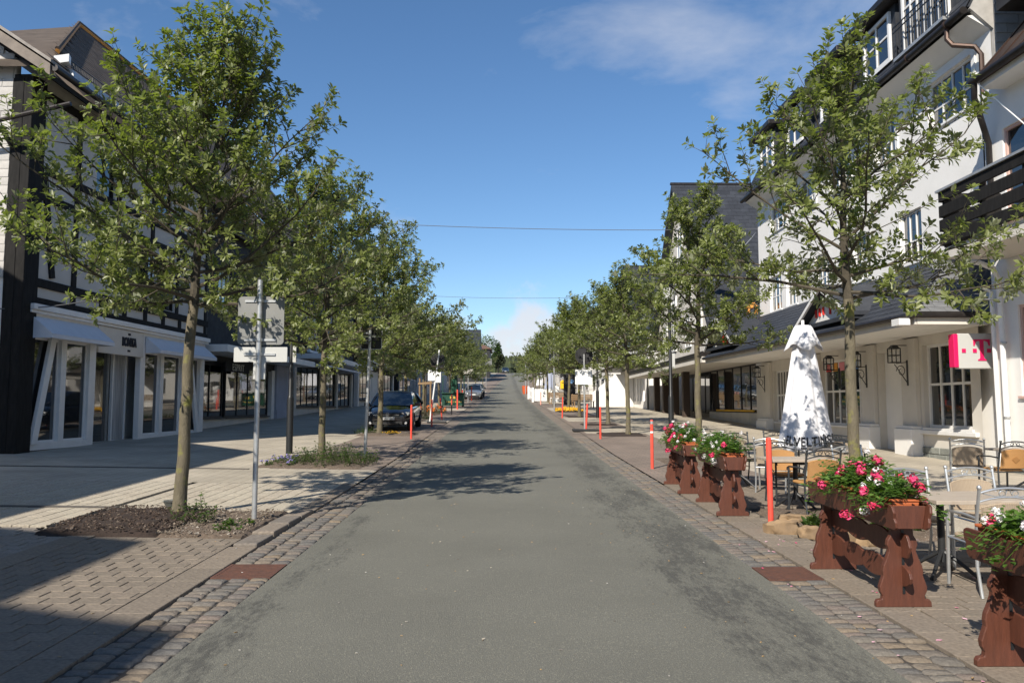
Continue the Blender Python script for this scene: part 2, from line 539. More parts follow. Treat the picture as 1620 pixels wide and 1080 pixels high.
# asphalt: worn, with damp dark patches along the right-hand side and in the wheel-less middle
M_asph = mat('asphalt', (.138, .135, .112), .9, spots=(.24, .23, .18), spscale=75, spthr=(.52, .74), bump=.9, bscale=130)
def asphalt_nodes(m):
    nt = m.node_tree; nd, lk = nt.nodes, nt.links.new
    b = nd['Principled BSDF']
    src = b.inputs['Base Color'].links[0].from_socket
    tc = nd.new('ShaderNodeTexCoord')
    n0 = nd.new('ShaderNodeTexNoise'); n0.inputs['Scale'].default_value = .5; n0.inputs['Detail'].default_value = 10; n0.inputs['Roughness'].default_value = .6
    lk(tc.outputs['Object'], n0.inputs['Vector'])
    r0 = nd.new('ShaderNodeMapRange'); r0.inputs['From Min'].default_value = .3; r0.inputs['From Max'].default_value = .7; r0.inputs['To Min'].default_value = .86; r0.inputs['To Max'].default_value = 1.1
    lk(n0.outputs['Fac'], r0.inputs['Value'])
    m0 = nd.new('ShaderNodeMixRGB'); m0.blend_type = 'MULTIPLY'; m0.inputs['Fac'].default_value = 1
    lk(src, m0.inputs['Color1']); lk(r0.outputs['Result'], m0.inputs['Color2'])
    # dark oily stains: noise, strongest in a band near the right gutter and a weaker one near the left gutter
    mp = nd.new('ShaderNodeMapping'); mp.inputs['Scale'].default_value = (1.5, .42, 1)
    lk(tc.outputs['Object'], mp.inputs['Vector'])
    n1 = nd.new('ShaderNodeTexNoise'); n1.inputs['Scale'].default_value = 1.5; n1.inputs['Detail'].default_value = 14; n1.inputs['Roughness'].default_value = .80
    lk(mp.outputs['Vector'], n1.inputs['Vector'])
    sx = nd.new('ShaderNodeSeparateXYZ'); lk(tc.outputs['Object'], sx.inputs['Vector'])
    band = nd.new('ShaderNodeValToRGB')
    el = band.color_ramp.elements
    el[0].position = 0; el[0].color = (.10, .10, .10, 1)
    el[1].position = 1; el[1].color = (0, 0, 0, 1)
    for p, v in ((.06, .12), (.16, -.03), (.30, -.05), (.66, -.05), (.75, .03), (.84, .15), (.93, .18), (.99, .11)):
        e = el.new(p); e.color = (max(0, v + .05),) * 3 + (1,)
    mr = nd.new('ShaderNodeMapRange'); mr.inputs['From Min'].default_value = -2.06; mr.inputs['From Max'].default_value = 2.31
    lk(sx.outputs['X'], mr.inputs['Value']); lk(mr.outputs['Result'], band.inputs['Fac'])
    ad = nd.new('ShaderNodeMath'); ad.operation = 'ADD'; lk(n1.outputs['Fac'], ad.inputs[0]); lk(band.outputs['Color'], ad.inputs[1])
    n3 = nd.new('ShaderNodeTexNoise'); n3.inputs['Scale'].default_value = 26; n3.inputs['Detail'].default_value = 6; n3.inputs['Roughness'].default_value = .75
    mp3 = nd.new('ShaderNodeMapping'); mp3.inputs['Scale'].default_value = (1, .35, 1); lk(tc.outputs['Object'], mp3.inputs['Vector']); lk(mp3.outputs['Vector'], n3.inputs['Vector'])
    ad3 = nd.new('ShaderNodeMath'); ad3.operation = 'MULTIPLY_ADD'; ad3.inputs[1].default_value = .55; lk(n3.outputs['Fac'], ad3.inputs[0]); lk(ad.outputs[0], ad3.inputs[2])
    st = nd.new('ShaderNodeMapRange'); st.inputs['From Min'].default_value = .92; st.inputs['From Max'].default_value = 1.06; st.inputs['To Max'].default_value = .70
    lk(ad3.outputs[0], st.inputs['Value'])
    m1 = nd.new('ShaderNodeMixRGB'); m1.inputs['Color2'].default_value = (.045, .044, .04, 1)
    lk(st.outputs['Result'], m1.inputs['Fac']); lk(m0.outputs['Color'], m1.inputs['Color1'])
    lk(m1.outputs['Color'], b.inputs['Base Color'])
asphalt_nodes(M_asph)
strip('road', lambda y: ox(y) + XL, lambda y: ox(y) + XR, YS, lambda x, y: zr(y), M_asph, nx=2)

M_terr = mat('far_grass', (.06, .085, .03), .95, col2=(.04, .06, .02), scale=.2)
strip('ground', -500, 500, frange(-60, 60, 4) + frange(70, 700, 10)[0:], lambda x, y: zr(y) - .12 - .02 * 0, M_terr, nx=4)

M_gravelbase = mat('joint_sand', (.075, .062, .05), .95, col2=(.04, .034, .028), scale=12, bump=.5, bscale=80)
M_cobfar = paving_mat('cobble_far', (.25, .2, .155), (.17, .145, .12), (.08, .065, .05), .17, .12)
M_beigefar = paving_mat('beige_paving_far', (.42, .37, .29), (.38, .335, .265), (.2, .17, .13), .42, .21, R(90))
M_brownfar = paving_mat('brown_paving_far', (.23, .18, .145), (.2, .16, .13), (.09, .07, .055), .24, .18)
NEAR = 14.0
CN = 26.0
ysn = frange(-12, NEAR, 2); ysf = frange(NEAR, 60, 2) + frange(64, 260, 4)
gl = strip('gutter', lambda y: ox(y) + GL, lambda y: ox(y) + XL, frange(-12, CN, 2), lambda x, y: zr(y) - .013, M_gravelbase)
gr = strip('gutter', lambda y: ox(y) + XR, lambda y: ox(y) + GR, frange(-12, CN, 2), lambda x, y: zr(y) - .013, M_gravelbase)
strip('gutter', lambda y: ox(y) + GL, lambda y: ox(y) + XL, frange(CN, 60, 2) + frange(64, 260, 4), lambda x, y: zr(y) - .004, M_cobfar)
strip('gutter', lambda y: ox(y) + XR, lambda y: ox(y) + GR, frange(CN, 60, 2) + frange(64, 260, 4), lambda x, y: zr(y) - .004, M_cobfar)
BL, BR = -4.85, 5.05               # outer edges of the brown parking bays
pl = strip('left_pavement', -13.0, lambda y: ox(y) + GL, ysn, lambda x, y: zl(x, y) - .030, M_gravelbase, nx=6)
pr = strip('right_pavement', lambda y: ox(y) + GR, 13.5, ysn, lambda x, y: zr(y) - .018, M_gravelbase, nx=2)
strip('left_pavement', -40, -13.0, ysn, lambda x, y: zl(x, y), M_beigefar, nx=1)
strip('left_pavement', -40, -13.0, ysf, lambda x, y: zl(x, y), M_beigefar, nx=1)
strip('left_pavement', -13.0, lambda y: ox(y) + BL, ysf, lambda x, y: zl(x, y), M_beigefar, nx=3)
strip('left_pavement', lambda y: ox(y) + BL, lambda y: ox(y) + GL, ysf, lambda x, y: zl(x, y), M_brownfar, nx=2)
strip('right_pavement', lambda y: ox(y) + GR, lambda y: ox(y) + BR, ysf, lambda x, y: zr(y) + .012, M_brownfar, nx=1)
strip('right_pavement', lambda y: ox(y) + BR, 40, ysf, lambda x, y: zr(y) + .012, M_beigefar, nx=2)
strip('right_pavement', 13.5, 40, ysn, lambda x, y: zr(y) + .012, M_beigefar, nx=1)
# beige crossings between the planted bays
for (xa, xb, ya, yb, left) in ((BL, GL - .0, 14.0, 16.4, 1), (2.95, BR, 28.4, 31.5, 0), (3.0, BR, 37, 41.5, 0), (3.0, BR, 50, 56, 0), (BL, GL, 36.5, 39.5, 1), (BL, GL, 51, 55, 1), (BL, GL, 95, 110, 1), (3.0, BR, 66, 120, 0)):
    strip('paved_crossing', lambda y, xa=xa: xa + ox(y), lambda y, xb=xb: xb + ox(y), frange(ya, yb, 2), (lambda x, y: zl(x, y) + .004) if left else (lambda x, y: zr(y) + .016), M_beigefar)

# --- single stones
COB = mat('gutter_cobble', (.2, .18, .15), .85, bump=.7, bscale=50)
ramp_island(COB, [(.155, .138, .115), (.135, .122, .107), (.185, .15, .117), (.205, .16, .112), (.145, .133, .118), (.118, .112, .104), (.17, .135, .113), (.175, .155, .128), (.13, .12, .108)])
PAVB = mat('brown_paver', (.2, .16, .13), .85, bump=.35, bscale=110)
ramp_island(PAVB, [(.20, .163, .126), (.222, .182, .14), (.185, .153, .118), (.21, .173, .135)])
PAVL = mat('beige_paver', (.4, .36, .28), .85, bump=.3, bscale=110)
ramp_island(PAVL, [(.40, .353, .278), (.43, .383, .302), (.385, .335, .262), (.41, .36, .285)])
PAVG = mat('grey_brown_paver', (.2, .18, .16), .85, bump=.35, bscale=110)
ramp_island(PAVG, [(.25, .22, .19), (.28, .25, .215), (.23, .2, .17), (.265, .235, .2)])

def stone_mesh(name, w, d, h, r, jag=0.0, dome=0.0, mt=None, cut=.12, smooth=True):
    """rounded stone: foot ring, shoulder ring, top ring, top cap"""
    n = 2
    base = []
    c = [(-w / 2, -d / 2), (w / 2, -d / 2), (w / 2, d / 2), (-w / 2, d / 2)]
    ring = []
    for i in range(4):
        a = V((*c[i], 0)); b = V((*c[(i + 1) % 4], 0))
        ring.append(a + (b - a) * cut); ring.append(a + (b - a) * (1 - cut))
    ring = [p + V((rnd.uniform(-jag, jag), rnd.uniform(-jag, jag), 0)) for p in ring]
    ctr = V((0, 0, 0))
    lv = [(1.0, -h), (1.0, -r), (1 - 1.2 * r / min(w, d), 0.0)]
    mb = MB(); vs = []; fs = []
    for (s, z) in lv:
        for p in ring:
            q = p * s
            if s < 1: q = V((p.x - math.copysign(r, p.x), p.y - math.copysign(r, p.y), 0))
            vs.append((q.x, q.y, z + (rnd.uniform(-jag, jag) * .25 if s < 1 else 0)))
    m = 8
    for l in range(2):
        for k in range(m):
            k2 = (k + 1) % m
            fs.append((l * m + k, l * m + k2, (l + 1) * m + k2, (l + 1) * m + k))
    vs.append((0, 0, dome))
    for k in range(m): fs.append((2 * m + k, 2 * m + (k + 1) % m, 3 * m))
    mb.add(vs, fs)
    me = mb.mesh(name)
    if mt: me.materials.append(mt)
    if smooth:
        me.polygons.foreach_set('use_smooth', [True] * len(me.polygons))
        me.set_sharp_from_angle(angle=R(50))
    return me

def lay(parent, name, items, meshes, mt, limit=300, view=None):
    """items: (x, y, z, rot, sx, sy, tiltx, tilty); the nearest are objects of their own, the rest one joined part"""
    items = sorted(items, key=lambda t: (0 if (abs(t[0] + .0) < t[1] * .70 + .3 and t[1] > 3.2) else 1, t[0] ** 2 + t[1] ** 2))
    inv = Matrix.Identity(4)
    rest = MB()
    for i, (x, y, z, rz, sx, sy, tx, ty) in enumerate(items):
        me = meshes[i % len(meshes)]
        if i < limit:
            o = bpy.data.objects.new(name, me)
            o.location = (x, y, z); o.rotation_euler = (tx, ty, rz); o.scale = (sx, sy, 1)
            o.parent = parent
            COL.objects.link(o)
        else:
            M = Matrix.Translation((x, y, z)) @ Matrix.Rotation(rz, 4, 'Z') @ Matrix.Rotation(ty, 4, 'Y') @ Matrix.Rotation(tx, 4, 'X') @ Matrix.Diagonal((sx, sy, 1, 1))
            rest.add([M @ v.co for v in me.vertices], [tuple(p.vertices) for p in me.polygons])
    if rest.v:
        o = rest.build(name + '_field', mt, parent, smooth=(name == 'cobble'))
        o['kind'] = 'stuff'

cobm = [stone_mesh('cobble', .166, .115, .05, .010, .008, .003, COB) for _ in range(7)]
def in_grate(x, y):
    return (-2.62 < x < -2.06 and 7.14 < y < 7.72) or (2.31 < x < 2.82 and 7.05 < y < 7.56)
for (p, xa) in ((gl, XL - .09), (gr, XR + .08)):
    it = []
    for row in range(3):
        x = (xa - row * .178) if p is gl else (xa + row * .162)
        y = 1.5 + rnd.random() * .1
        while y < CN:
            d = rnd.uniform(.085, .15)
            yy = y + d / 2
            if not in_grate(x, yy):
                it.append((x + rnd.uniform(-.008, .008), yy, zr(yy) + rnd.uniform(-.007, .005) - (.003 if row == 1 else 0), rnd.uniform(-.06, .06), rnd.uniform(.93, 1.04), (d - .012) / .115, R(1.1) + rnd.uniform(-.03, .03), rnd.uniform(-.03, .03)))
            y += d
    lay(p, 'cobble', it, cobm, COB)

def beds(x, y):
    return (-5.3 < x < -2.95 and 8.95 < y < 10.95) or (3.35 < x < 5.25 and 8.75 < y < 11.2)
bm_b = [stone_mesh('paver', .2355, .1755, .035, .003, .0005, 0, PAVB, .02, False) for _ in range(3)]
bm_l = [stone_mesh('paver', .205, .415, .035, .003, .0005, 0, PAVL, .02, False) for _ in range(3)]
bm_g = [stone_mesh('paver', .2355, .1755, .035, .003, .0005, 0, PAVG, .02, False) for _ in range(3)]
bm_k = [stone_mesh('kerb_paver', .30, .493, .05, .004, .001, 0, PAVB, .02, False) for _ in range(2)]
SL = R(1.09)
def field(parent, x0, x1, y0, y1, w, d, zf, meshes, mt, limit, bond='x', name='paver'):
    it = []
    if bond == 'x':
        ny = int((y1 - y0) / d)
        for j in range(ny):
            y = y0 + (j + .5) * d
            of = w * (.5 if j % 2 else 0) + w * rnd.uniform(0.02, .16)
            x = x0 + w / 2 + of
            if of > .02 and not beds(x0, y): it.append((x0 + of / 2, y, zf(x0, y), 0, of / w, 1, SL, 0))
            xe = x0 + of + w * int((x1 - x0 - of) / w + 1e-6)
            if x1 - xe > .03 and not beds(x1, y): it.append(((xe + x1) / 2, y, zf(x1, y), 0, (x1 - xe) / w, 1, SL, 0))
            while x < xe:
                if not beds(x, y):
                    it.append((x, y, zf(x, y) + rnd.uniform(-.0022, .0022), rnd.uniform(-.012, .012), rnd.uniform(.975, 1), rnd.uniform(.97, 1), SL + rnd.uniform(-.008, .008), rnd.uniform(-.008, .008)))
                x += w
    else:
        nx = int((x1 - x0) / w)
        for i in range(nx):
            x = x0 + (i + .5) * w
            y = y0 + d / 2 + (d * .5 if i % 2 else 0)
            if i % 2 and not beds(x, y0): it.append((x, y0 + d / 4, zf(x, y0 + d / 4), 0, 1, .5, SL, 0))
            ye = y0 + (d * .5 if i % 2 else 0) + d * int((y1 - y0 - (d * .5 if i % 2 else 0)) / d + 1e-6)
            if y1 - ye > .03 and not beds(x, y1): it.append((x, (ye + y1) / 2, zf(x, (ye + y1) / 2), 0, 1, (y1 - ye) / d - .01, SL, 0))
            while y < ye:
                if not beds(x, y):
                    it.append((x, y, zf(x, y) + rnd.uniform(-.0015, .0015), rnd.uniform(-.005, .005), 1, 1, SL + rnd.uniform(-.005, .005), rnd.uniform(-.005, .005)))
                y += d
    lay(parent, name, it, meshes, mt, limit)
zlf = lambda x, y: zl(x, y)
zrf = lambda x, y: zr(y) + .012
# kerb band, parking bay and slabs on the left
it = [(GL - .155, 1 + .5 * k + .25, zl(GL - .1, 1 + .5 * k + .25), 0, 1, 1, SL, 0) for k in range(26) if not (8.5 < 1 + .5 * k + .25 < 10.9)]
lay(pl, 'kerb_paver', it, bm_k, PAVB, 40)
field(pl, BL + .3, GL - .31, 1.2, 9.0, .24, .18, zlf, bm_b, PAVB, 170)
it = [(BL + .15, 1 + .5 * k + .25, zl(BL, 1 + .5 * k + .25), 0, 1, 1, SL, 0) for k in range(16)]
lay(pl, 'kerb_paver', it, bm_k, PAVB, 20)
field(pl, -13.0, BL, 1.2, 9.6, .24, .18, zlf, bm_g, PAVG, 40)
field(pl, -13.0, -5.35, 9.6, NEAR, .21, .42, zlf, bm_l, PAVL, 30, 'y')
field(pl, -5.35, GL - .02, 10.98, NEAR, .21, .42, zlf, bm_l, PAVL, 20, 'y')
# right: kerb band, bay, slabs
it = [(GR + .155, 1 + .5 * k + .25, zr(1 + .5 * k + .25) + .012, 0, 1, 1, SL, 0) for k in range(26)]
lay(pr, 'kerb_paver', it, bm_k, PAVB, 40)
field(pr, GR + .31, BR, 1.2, NEAR, .24, .18, zrf, bm_b, PAVB, 220)
field(pr, BR, 13.5, 1.2, NEAR, .21, .42, zrf, bm_l, PAVL, 40, 'y')
# dark drain lines across the left pavement
M_drainl = mat('drain_line_concrete', (.09, .08, .07), .9, var=.2)
for k, (y, xa, xb) in enumerate(((10.98, -12.9, -5.3), (16.22, -12.9, -5.2))):
    mb = MB()
    mb.hexa([(xa, y, zl(xa, y) - .03), (xb, y, zl(xb, y) - .03), (xb, y + .11, zl(xb, y + .11) - .03), (xa, y + .11, zl(xa, y + .11) - .03)],
            [(xa, y, zl(xa, y) + .012), (xb, y, zl(xb, y) + .012), (xb, y + .11, zl(xb, y + .11) + .012), (xa, y + .11, zl(xa, y + .11) + .012)])
    o = mb.build('drain_line', M_drainl, None, kind='structure')

# kerb stones along the mulch bed, standing proud of the gutter
kerb = empty('raised_kerb', (GL - .14, 9.6, zl(GL, 9.6)))
kerb['kind'] = 'structure'
M_kerb = mat('kerb_stone', (.2, .17, .14), .9, bump=.5, bscale=60)
ramp_island(M_kerb, [(.2, .17, .14), (.16, .14, .12), (.23, .19, .15)])
for k in range(4):
    y = 8.5 + k * .62
    mb = MB(kerb.location)
    h = .045 if 0 < k < 3 else .03
    mb.box(GL - .26, GL - .005, y, y + .60, zl(GL, y) - .1, zl(GL, y + .3) + h)
    mb.build('kerb_stone', M_kerb, kerb, bevel=.018)

# ---------------------------------------------------------------- planted beds
def bed(name, x0, x1, y0, y1, zf, h, m, label, cat, seed, n=22, skew=0.0):
    r = random.Random(seed)
    mb = MB(((x0 + x1) / 2, (y0 + y1) / 2, zf((x0 + x1) / 2, (y0 + y1) / 2)))
    vs = []; fs = []
    for j in range(n + 1):
        for i in range(n + 1):
            u, v = i / n, j / n
            ed = min(u, 1 - u, v, 1 - v)
            x = x0 + (x1 - x0) * u + skew * (v - .5); y = y0 + (y1 - y0) * v
            if ed == 0:
                x += noise.noise((u * 9, v * 9, seed)) * .08; y += noise.noise((u * 9, v * 9, seed + 7)) * .08
            z = zf(x, y) + .012 + h * min(1, ed * 5) ** .7 + noise.noise((x * 6, y * 6, seed)) * .03 * min(1, ed * 8) + r.uniform(-.008, .008)
            if ed == 0: z = zf(x, y) - .03
            vs.append((x, y, z))
    k = n + 1
    for j in range(n):
        for i in range(n): fs.append((j * k + i, j * k + i + 1, (j + 1) * k + i + 1, (j + 1) * k + i))
    mb.add(vs, fs)
    o = mb.build(name, m, None, smooth=True)
    o.location = mb.off
    return tag(o, label, cat, None, 'structure')
def chips(name, x0, x1, y0, y1, zf, n, size, m, seed):
    r = random.Random(seed); mb = MB()
    for _ in range(n):
        x = r.uniform(x0, x1); y = r.uniform(y0, y1); s = size * r.uniform(.4, 1.3)
        c = V((x, y, zf(x, y) + .02 + .2 * s))
        a = r.uniform(0, 6.28); t = r.uniform(-.6, .6)
        ax = V((math.cos(a), math.sin(a), t)) * s; ay = V((-math.sin(a), math.cos(a), r.uniform(-.5, .5))) * s * r.uniform(.3, .7)
        az = ax.cross(ay).normalized() * s * .25
        mb.obox(c, ax, ay, az)
    o = mb.build(name, m, None)
    o['kind'] = 'stuff'
    return o
bed('mulch_bed', -5.3, -3.9, 8.95, 10.92, zl, .05, M_soil, None, None, 3)
bed('gravel_bed', -3.9, -2.9, 8.97, 10.9, zl, .02, M_drysoil, None, None, 5)
chips('bark_chips', -5.25, -3.8, 9.0, 10.85, lambda x, y: zl(x, y) + .045, 1300, .014, M_chip, 2)
M_peb = mat('pebbles', (.3, .26, .2), .9); ramp_island(M_peb, [(.15, .11, .08), (.3, .25, .19), (.1, .07, .05), (.42, .38, .32)])
chips('gravel_pieces', -3.95, -2.95, 9.0, 10.85, lambda x, y: zl(x, y) + .015, 700, .014, M_peb, 4)
bed('planting_bed', -5.25, -2.95, 16.5, 19.6, zl, .05, M_drysoil, None, None, 8)
bed('planting_bed', 3.45, 5.2, 8.85, 11.1, zrf, .03, M_drysoil, None, None, 9)
bed('planting_bed', 3.5, 5.4, 17.0, 19.2, zrf, .02, M_drysoil, None, None, 10, 12)
bed('planting_bed', -5.2, -3.0, 27.0, 29.3, zl, .04, M_drysoil, None, None, 11, 12)
for k, (a, b, left) in enumerate(((26.8, 29, 0), (33.4, 35.2, 0), (41, 43.5, 0), (48, 50, 0), (36, 42, 1), (44, 50, 1))):
    if left: bed('planting_bed', -5.3, -3.7, a, b, zl, .04, M_drysoil, None, None, 20 + k, 8)
    else: bed('planting_bed', 3.2, 5.0, a, b, zrf, .02, M_soil, None, None, 20 + k, 8)
# fallen petals, dead leaves and litter flecks
r0 = random.Random(5); mbp = MB(); mbq = MB()
for _ in range(70):
    x = r0.uniform(2.4, 4.6); y = r0.uniform(4.3, 9); s = r0.uniform(.006, .016); z = zg(x, y) + .006
    a = r0.uniform(0, 6); mbp.obox((x, y, z), V((math.cos(a), math.sin(a), .2)) * s, V((-math.sin(a), math.cos(a), 0)) * s * .6, V((0, 0, .002)))
for _ in range(260):
    x = r0.uniform(-3.4, 3.6); y = r0.uniform(4.2, 16); s = r0.uniform(.003, .011); z = zg(x, y) + .004
    a = r0.uniform(0, 6); mbq.obox((x, y, z), V((math.cos(a), math.sin(a), .1)) * s, V((-math.sin(a), math.cos(a), 0)) * s * .6, V((0, 0, .002)))
M_petal = mat('petal', (.75, .2, .35), .7); ramp_island(M_petal, [(.7, .06, .2), (.75, .55, .6), (.75, .3, .45)])
M_fleck = mat('litter_fleck', (.5, .45, .35), .8); ramp_island(M_fleck, [(.6, .57, .5), (.3, .2, .1), (.5, .33, .15), (.08, .06, .04), (.65, .62, .58)])
mbp.build('fallen_petals', M_petal, None, kind='stuff'); mbq.build('litter_flecks', M_fleck, None, kind='stuff')

# drain grates
def grate(x0, x1, y0, y1, label):
    zc = zr((y0 + y1) / 2)
    t = thing('drain_grate', ((x0 + x1) / 2, (y0 + y1) / 2, zc), 0, label, 'drain grate', 'cast iron drain grates in the gutters')
    mb = MB(t.location)
    sl = .019 * (y1 - y0) / 2
    def hx(xa, xb, ya, yb, dz0, dz1):
        za = .019 * (ya - (y0 + y1) / 2); zb = .019 * (yb - (y0 + y1) / 2)
        mb.hexa([(xa, ya, zc + za + dz0), (xb, ya, zc + za + dz0), (xb, yb, zc + zb + dz0), (xa, yb, zc + zb + dz0)],
                [(xa, ya, zc + za + dz1), (xb, ya, zc + za + dz1), (xb, yb, zc + zb + dz1), (xa, yb, zc + zb + dz1)])
    hx(x0, x0 + .03, y0, y1, -.03, .004); hx(x1 - .03, x1, y0, y1, -.03, .004)
    hx(x0 + .03, x1 - .03, y0, y0 + .03, -.03, .0035); hx(x0 + .03, x1 - .03, y1 - .03, y1, -.03, .0035)
    mb.build('grate_frame', M_rust, t)
    mb = MB(t.location); hx(x0 + .03, x1 - .03, y0 + .03, y1 - .03, -.03, -.0115); mb.build('pit_shade_plate', M_blacktrim, t)  # black plate under the bars, its colour standing for the pit's shade
    n = 9
    for k in range(n):
        mb = MB(t.location)
        y = y0 + .035 + (y1 - y0 - .07) * (k + .5) / n; w = (y1 - y0 - .07) / n * .29
        hx(x0 + .031, x1 - .031, y - w, y + w, -.02, .003)
        mb.build('grate_bar', M_rust, t)
grate(-2.60, -2.07, 7.15, 7.70, 'rusty drain grate in the left cobbled gutter below the mulch bed')
grate(2.32, 2.81, 7.06, 7.55, 'rusty drain grate in the right cobbled gutter beside the flower planter')

# ---------------------------------------------------------------- trees
def leaf_mat(name, c1, c2, c3, under, trans=.35):
    m = mat(name, c1, .42, spec=.45)
    nt = m.node_tree; nd, lk = nt.nodes, nt.links.new
    b = nd['Principled BSDF']
    ge = nd.new('ShaderNodeNewGeometry')
    cr = nd.new('ShaderNodeValToRGB'); el = cr.color_ramp.elements
    el[0].color = rgb(c1); el[1].color = rgb(c3); el[1].position = 1
    e = el.new(.5); e.color = rgb(c2)
    lk(ge.outputs['Random Per Island'], cr.inputs['Fac'])
    mx = nd.new('ShaderNodeMixRGB'); mx.inputs['Color2'].default_value = rgb(under)
    lk(ge.outputs['Backfacing'], mx.inputs['Fac']); lk(cr.outputs['Color'], mx.inputs['Color1'])
    lk(mx.outputs['Color'], b.inputs['Base Color'])
    tr = nd.new('ShaderNodeBsdfTranslucent')
    g = nd.new('ShaderNodeMixRGB'); g.blend_type = 'MULTIPLY'; g.inputs['Fac'].default_value = 1; g.inputs['Color2'].default_value = (1.6, 1.9, .5, 1)
    lk(cr.outputs['Color'], g.inputs['Color1']); lk(g.outputs['Color'], tr.inputs['Color'])
    ms = nd.new('ShaderNodeMixShader'); ms.inputs['Fac'].default_value = trans
    lk(b.outputs['BSDF'], ms.inputs[1]); lk(tr.outputs['BSDF'], ms.inputs[2])
    lk(ms.outputs['Shader'], nd['Material Output'].inputs['Surface'])
    return m
M_leaf = leaf_mat('whitebeam_leaf', (.108, .13, .034), (.165, .19, .052), (.225, .245, .095), (.25, .262, .175))
M_leaf2 = leaf_mat('bush_leaf', (.035, .07, .016), (.06, .105, .022), (.1, .15, .035), (.07, .11, .04))
M_bud = mat('flower_buds', (.34, .37, .25), .9); ramp_island(M_bud, [(.25, .29, .17), (.36, .39, .26), (.44, .45, .34)])
M_bark = mat('tree_bark', (.10, .085, .055), .9, col2=(.16, .135, .09), scale=7, stretch=(3, 3, 1), bump=1.0, bscale=30, spots=(.20, .19, .05), spscale=6, spthr=(.55, .68))
M_branch = mat('branch_bark', (.07, .058, .04), .9, var=.3, scale=12, bump=.5)

LEAF = np.array([(0, 0, 0), (.30, .21, .06), (.33, 0, 0), (.30, -.21, .06), (.68, .20, .06), (.70, 0, -.01), (.68, -.20, .06), (1, 0, -.05)])
LEAFF = [(0, 2, 1), (0, 3, 2), (1, 2, 5, 4), (2, 3, 6, 5), (4, 5, 7), (5, 6, 7)]
def leaves_mesh(name, recs):
    """recs: list of (origin, direction, normal, size) -> one mesh of folded leaves"""
    n = len(recs)
    O = np.array([tuple(r[0]) for r in recs]); D = np.array([tuple(r[1]) for r in recs]); N = np.array([tuple(r[2]) for r in recs])
    S = np.array([r[3] for r in recs])[:, None]
    D /= np.linalg.norm(D, axis=1)[:, None] + 1e-9
    N = N - D * (N * D).sum(1)[:, None]
    N /= np.linalg.norm(N, axis=1)[:, None] + 1e-9
    B = np.cross(N, D)
    vs = (O[:, None, :] + S[:, None] * (LEAF[None, :, 0:1] * D[:, None, :] + LEAF[None, :, 1:2] * B[:, None, :] + LEAF[None, :, 2:3] * N[:, None, :])).reshape(-1, 3)
    me = bpy.data.meshes.new(name)
    loops = []; starts = []; tot = []
    base = []
    for f in LEAFF: base.append(np.array(f))
    li = np.concatenate(base); ln = np.array([len(f) for f in LEAFF])
    k = len(li)
    allv = (li[None, :] + 8 * np.arange(n)[:, None]).reshape(-1)
    st = (np.concatenate([[0], np.cumsum(ln)[:-1]])[None, :] + k * np.arange(n)[:, None]).reshape(-1)
    me.vertices.add(len(vs)); me.vertices.foreach_set('co', vs.astype(np.float32).reshape(-1))
    me.loops.add(len(allv)); me.loops.foreach_set('vertex_index', allv.astype(np.int32))
    me.polygons.add(len(st)); me.polygons.foreach_set('loop_start', st.astype(np.int32))
    me.polygons.foreach_set('use_smooth', [True] * len(st))
    me.update(calc_edges=True); me.validate()
    return me

def rosette(recs, p, d, r, n=7, size=.085):
    d = d.normalized()
    a = d.cross(V((0, 0, 1)))
    if a.length < .1: a = d.cross(V((1, 0, 0)))
    a.normalize(); b = d.cross(a)
    ph = r.uniform(0, 6.28)
    for k in range(n):
        t = ph + k * 2.4 + r.uniform(-.3, .3)
        rad = a * math.cos(t) + b * math.sin(t)
        ld = (rad * r.uniform(.7, 1.1) + d * r.uniform(.1, .8) + V((0, 0, r.uniform(-.25, .25)))).normalized()
        nn = (d * .8 + V((0, 0, .7)) + V((r.uniform(-.5, .5), r.uniform(-.5, .5), r.uniform(-.3, .5))) - rad * .2)
        recs.append((p - d * .035 * (k / n) + ld * .015, ld, nn, size * r.uniform(.7, 1.2)))

def curve(p, d, ln, r, up=.25, seg=5, jit=.16):
    pts = [p.copy()]; d = d.normalized()
    for i in range(seg):
        d = (d + V((r.uniform(-jit, jit), r.uniform(-jit, jit), r.uniform(-jit, jit) + up / seg * 2.2))).normalized()
        p = p + d * ln / seg
        pts.append(p.copy())
    return pts
def along(pts, t):
    f = t * (len(pts) - 1); i = min(int(f), len(pts) - 2); u = f - i
    return pts[i].lerp(pts[i + 1], u), (pts[i + 1] - pts[i]).normalized()

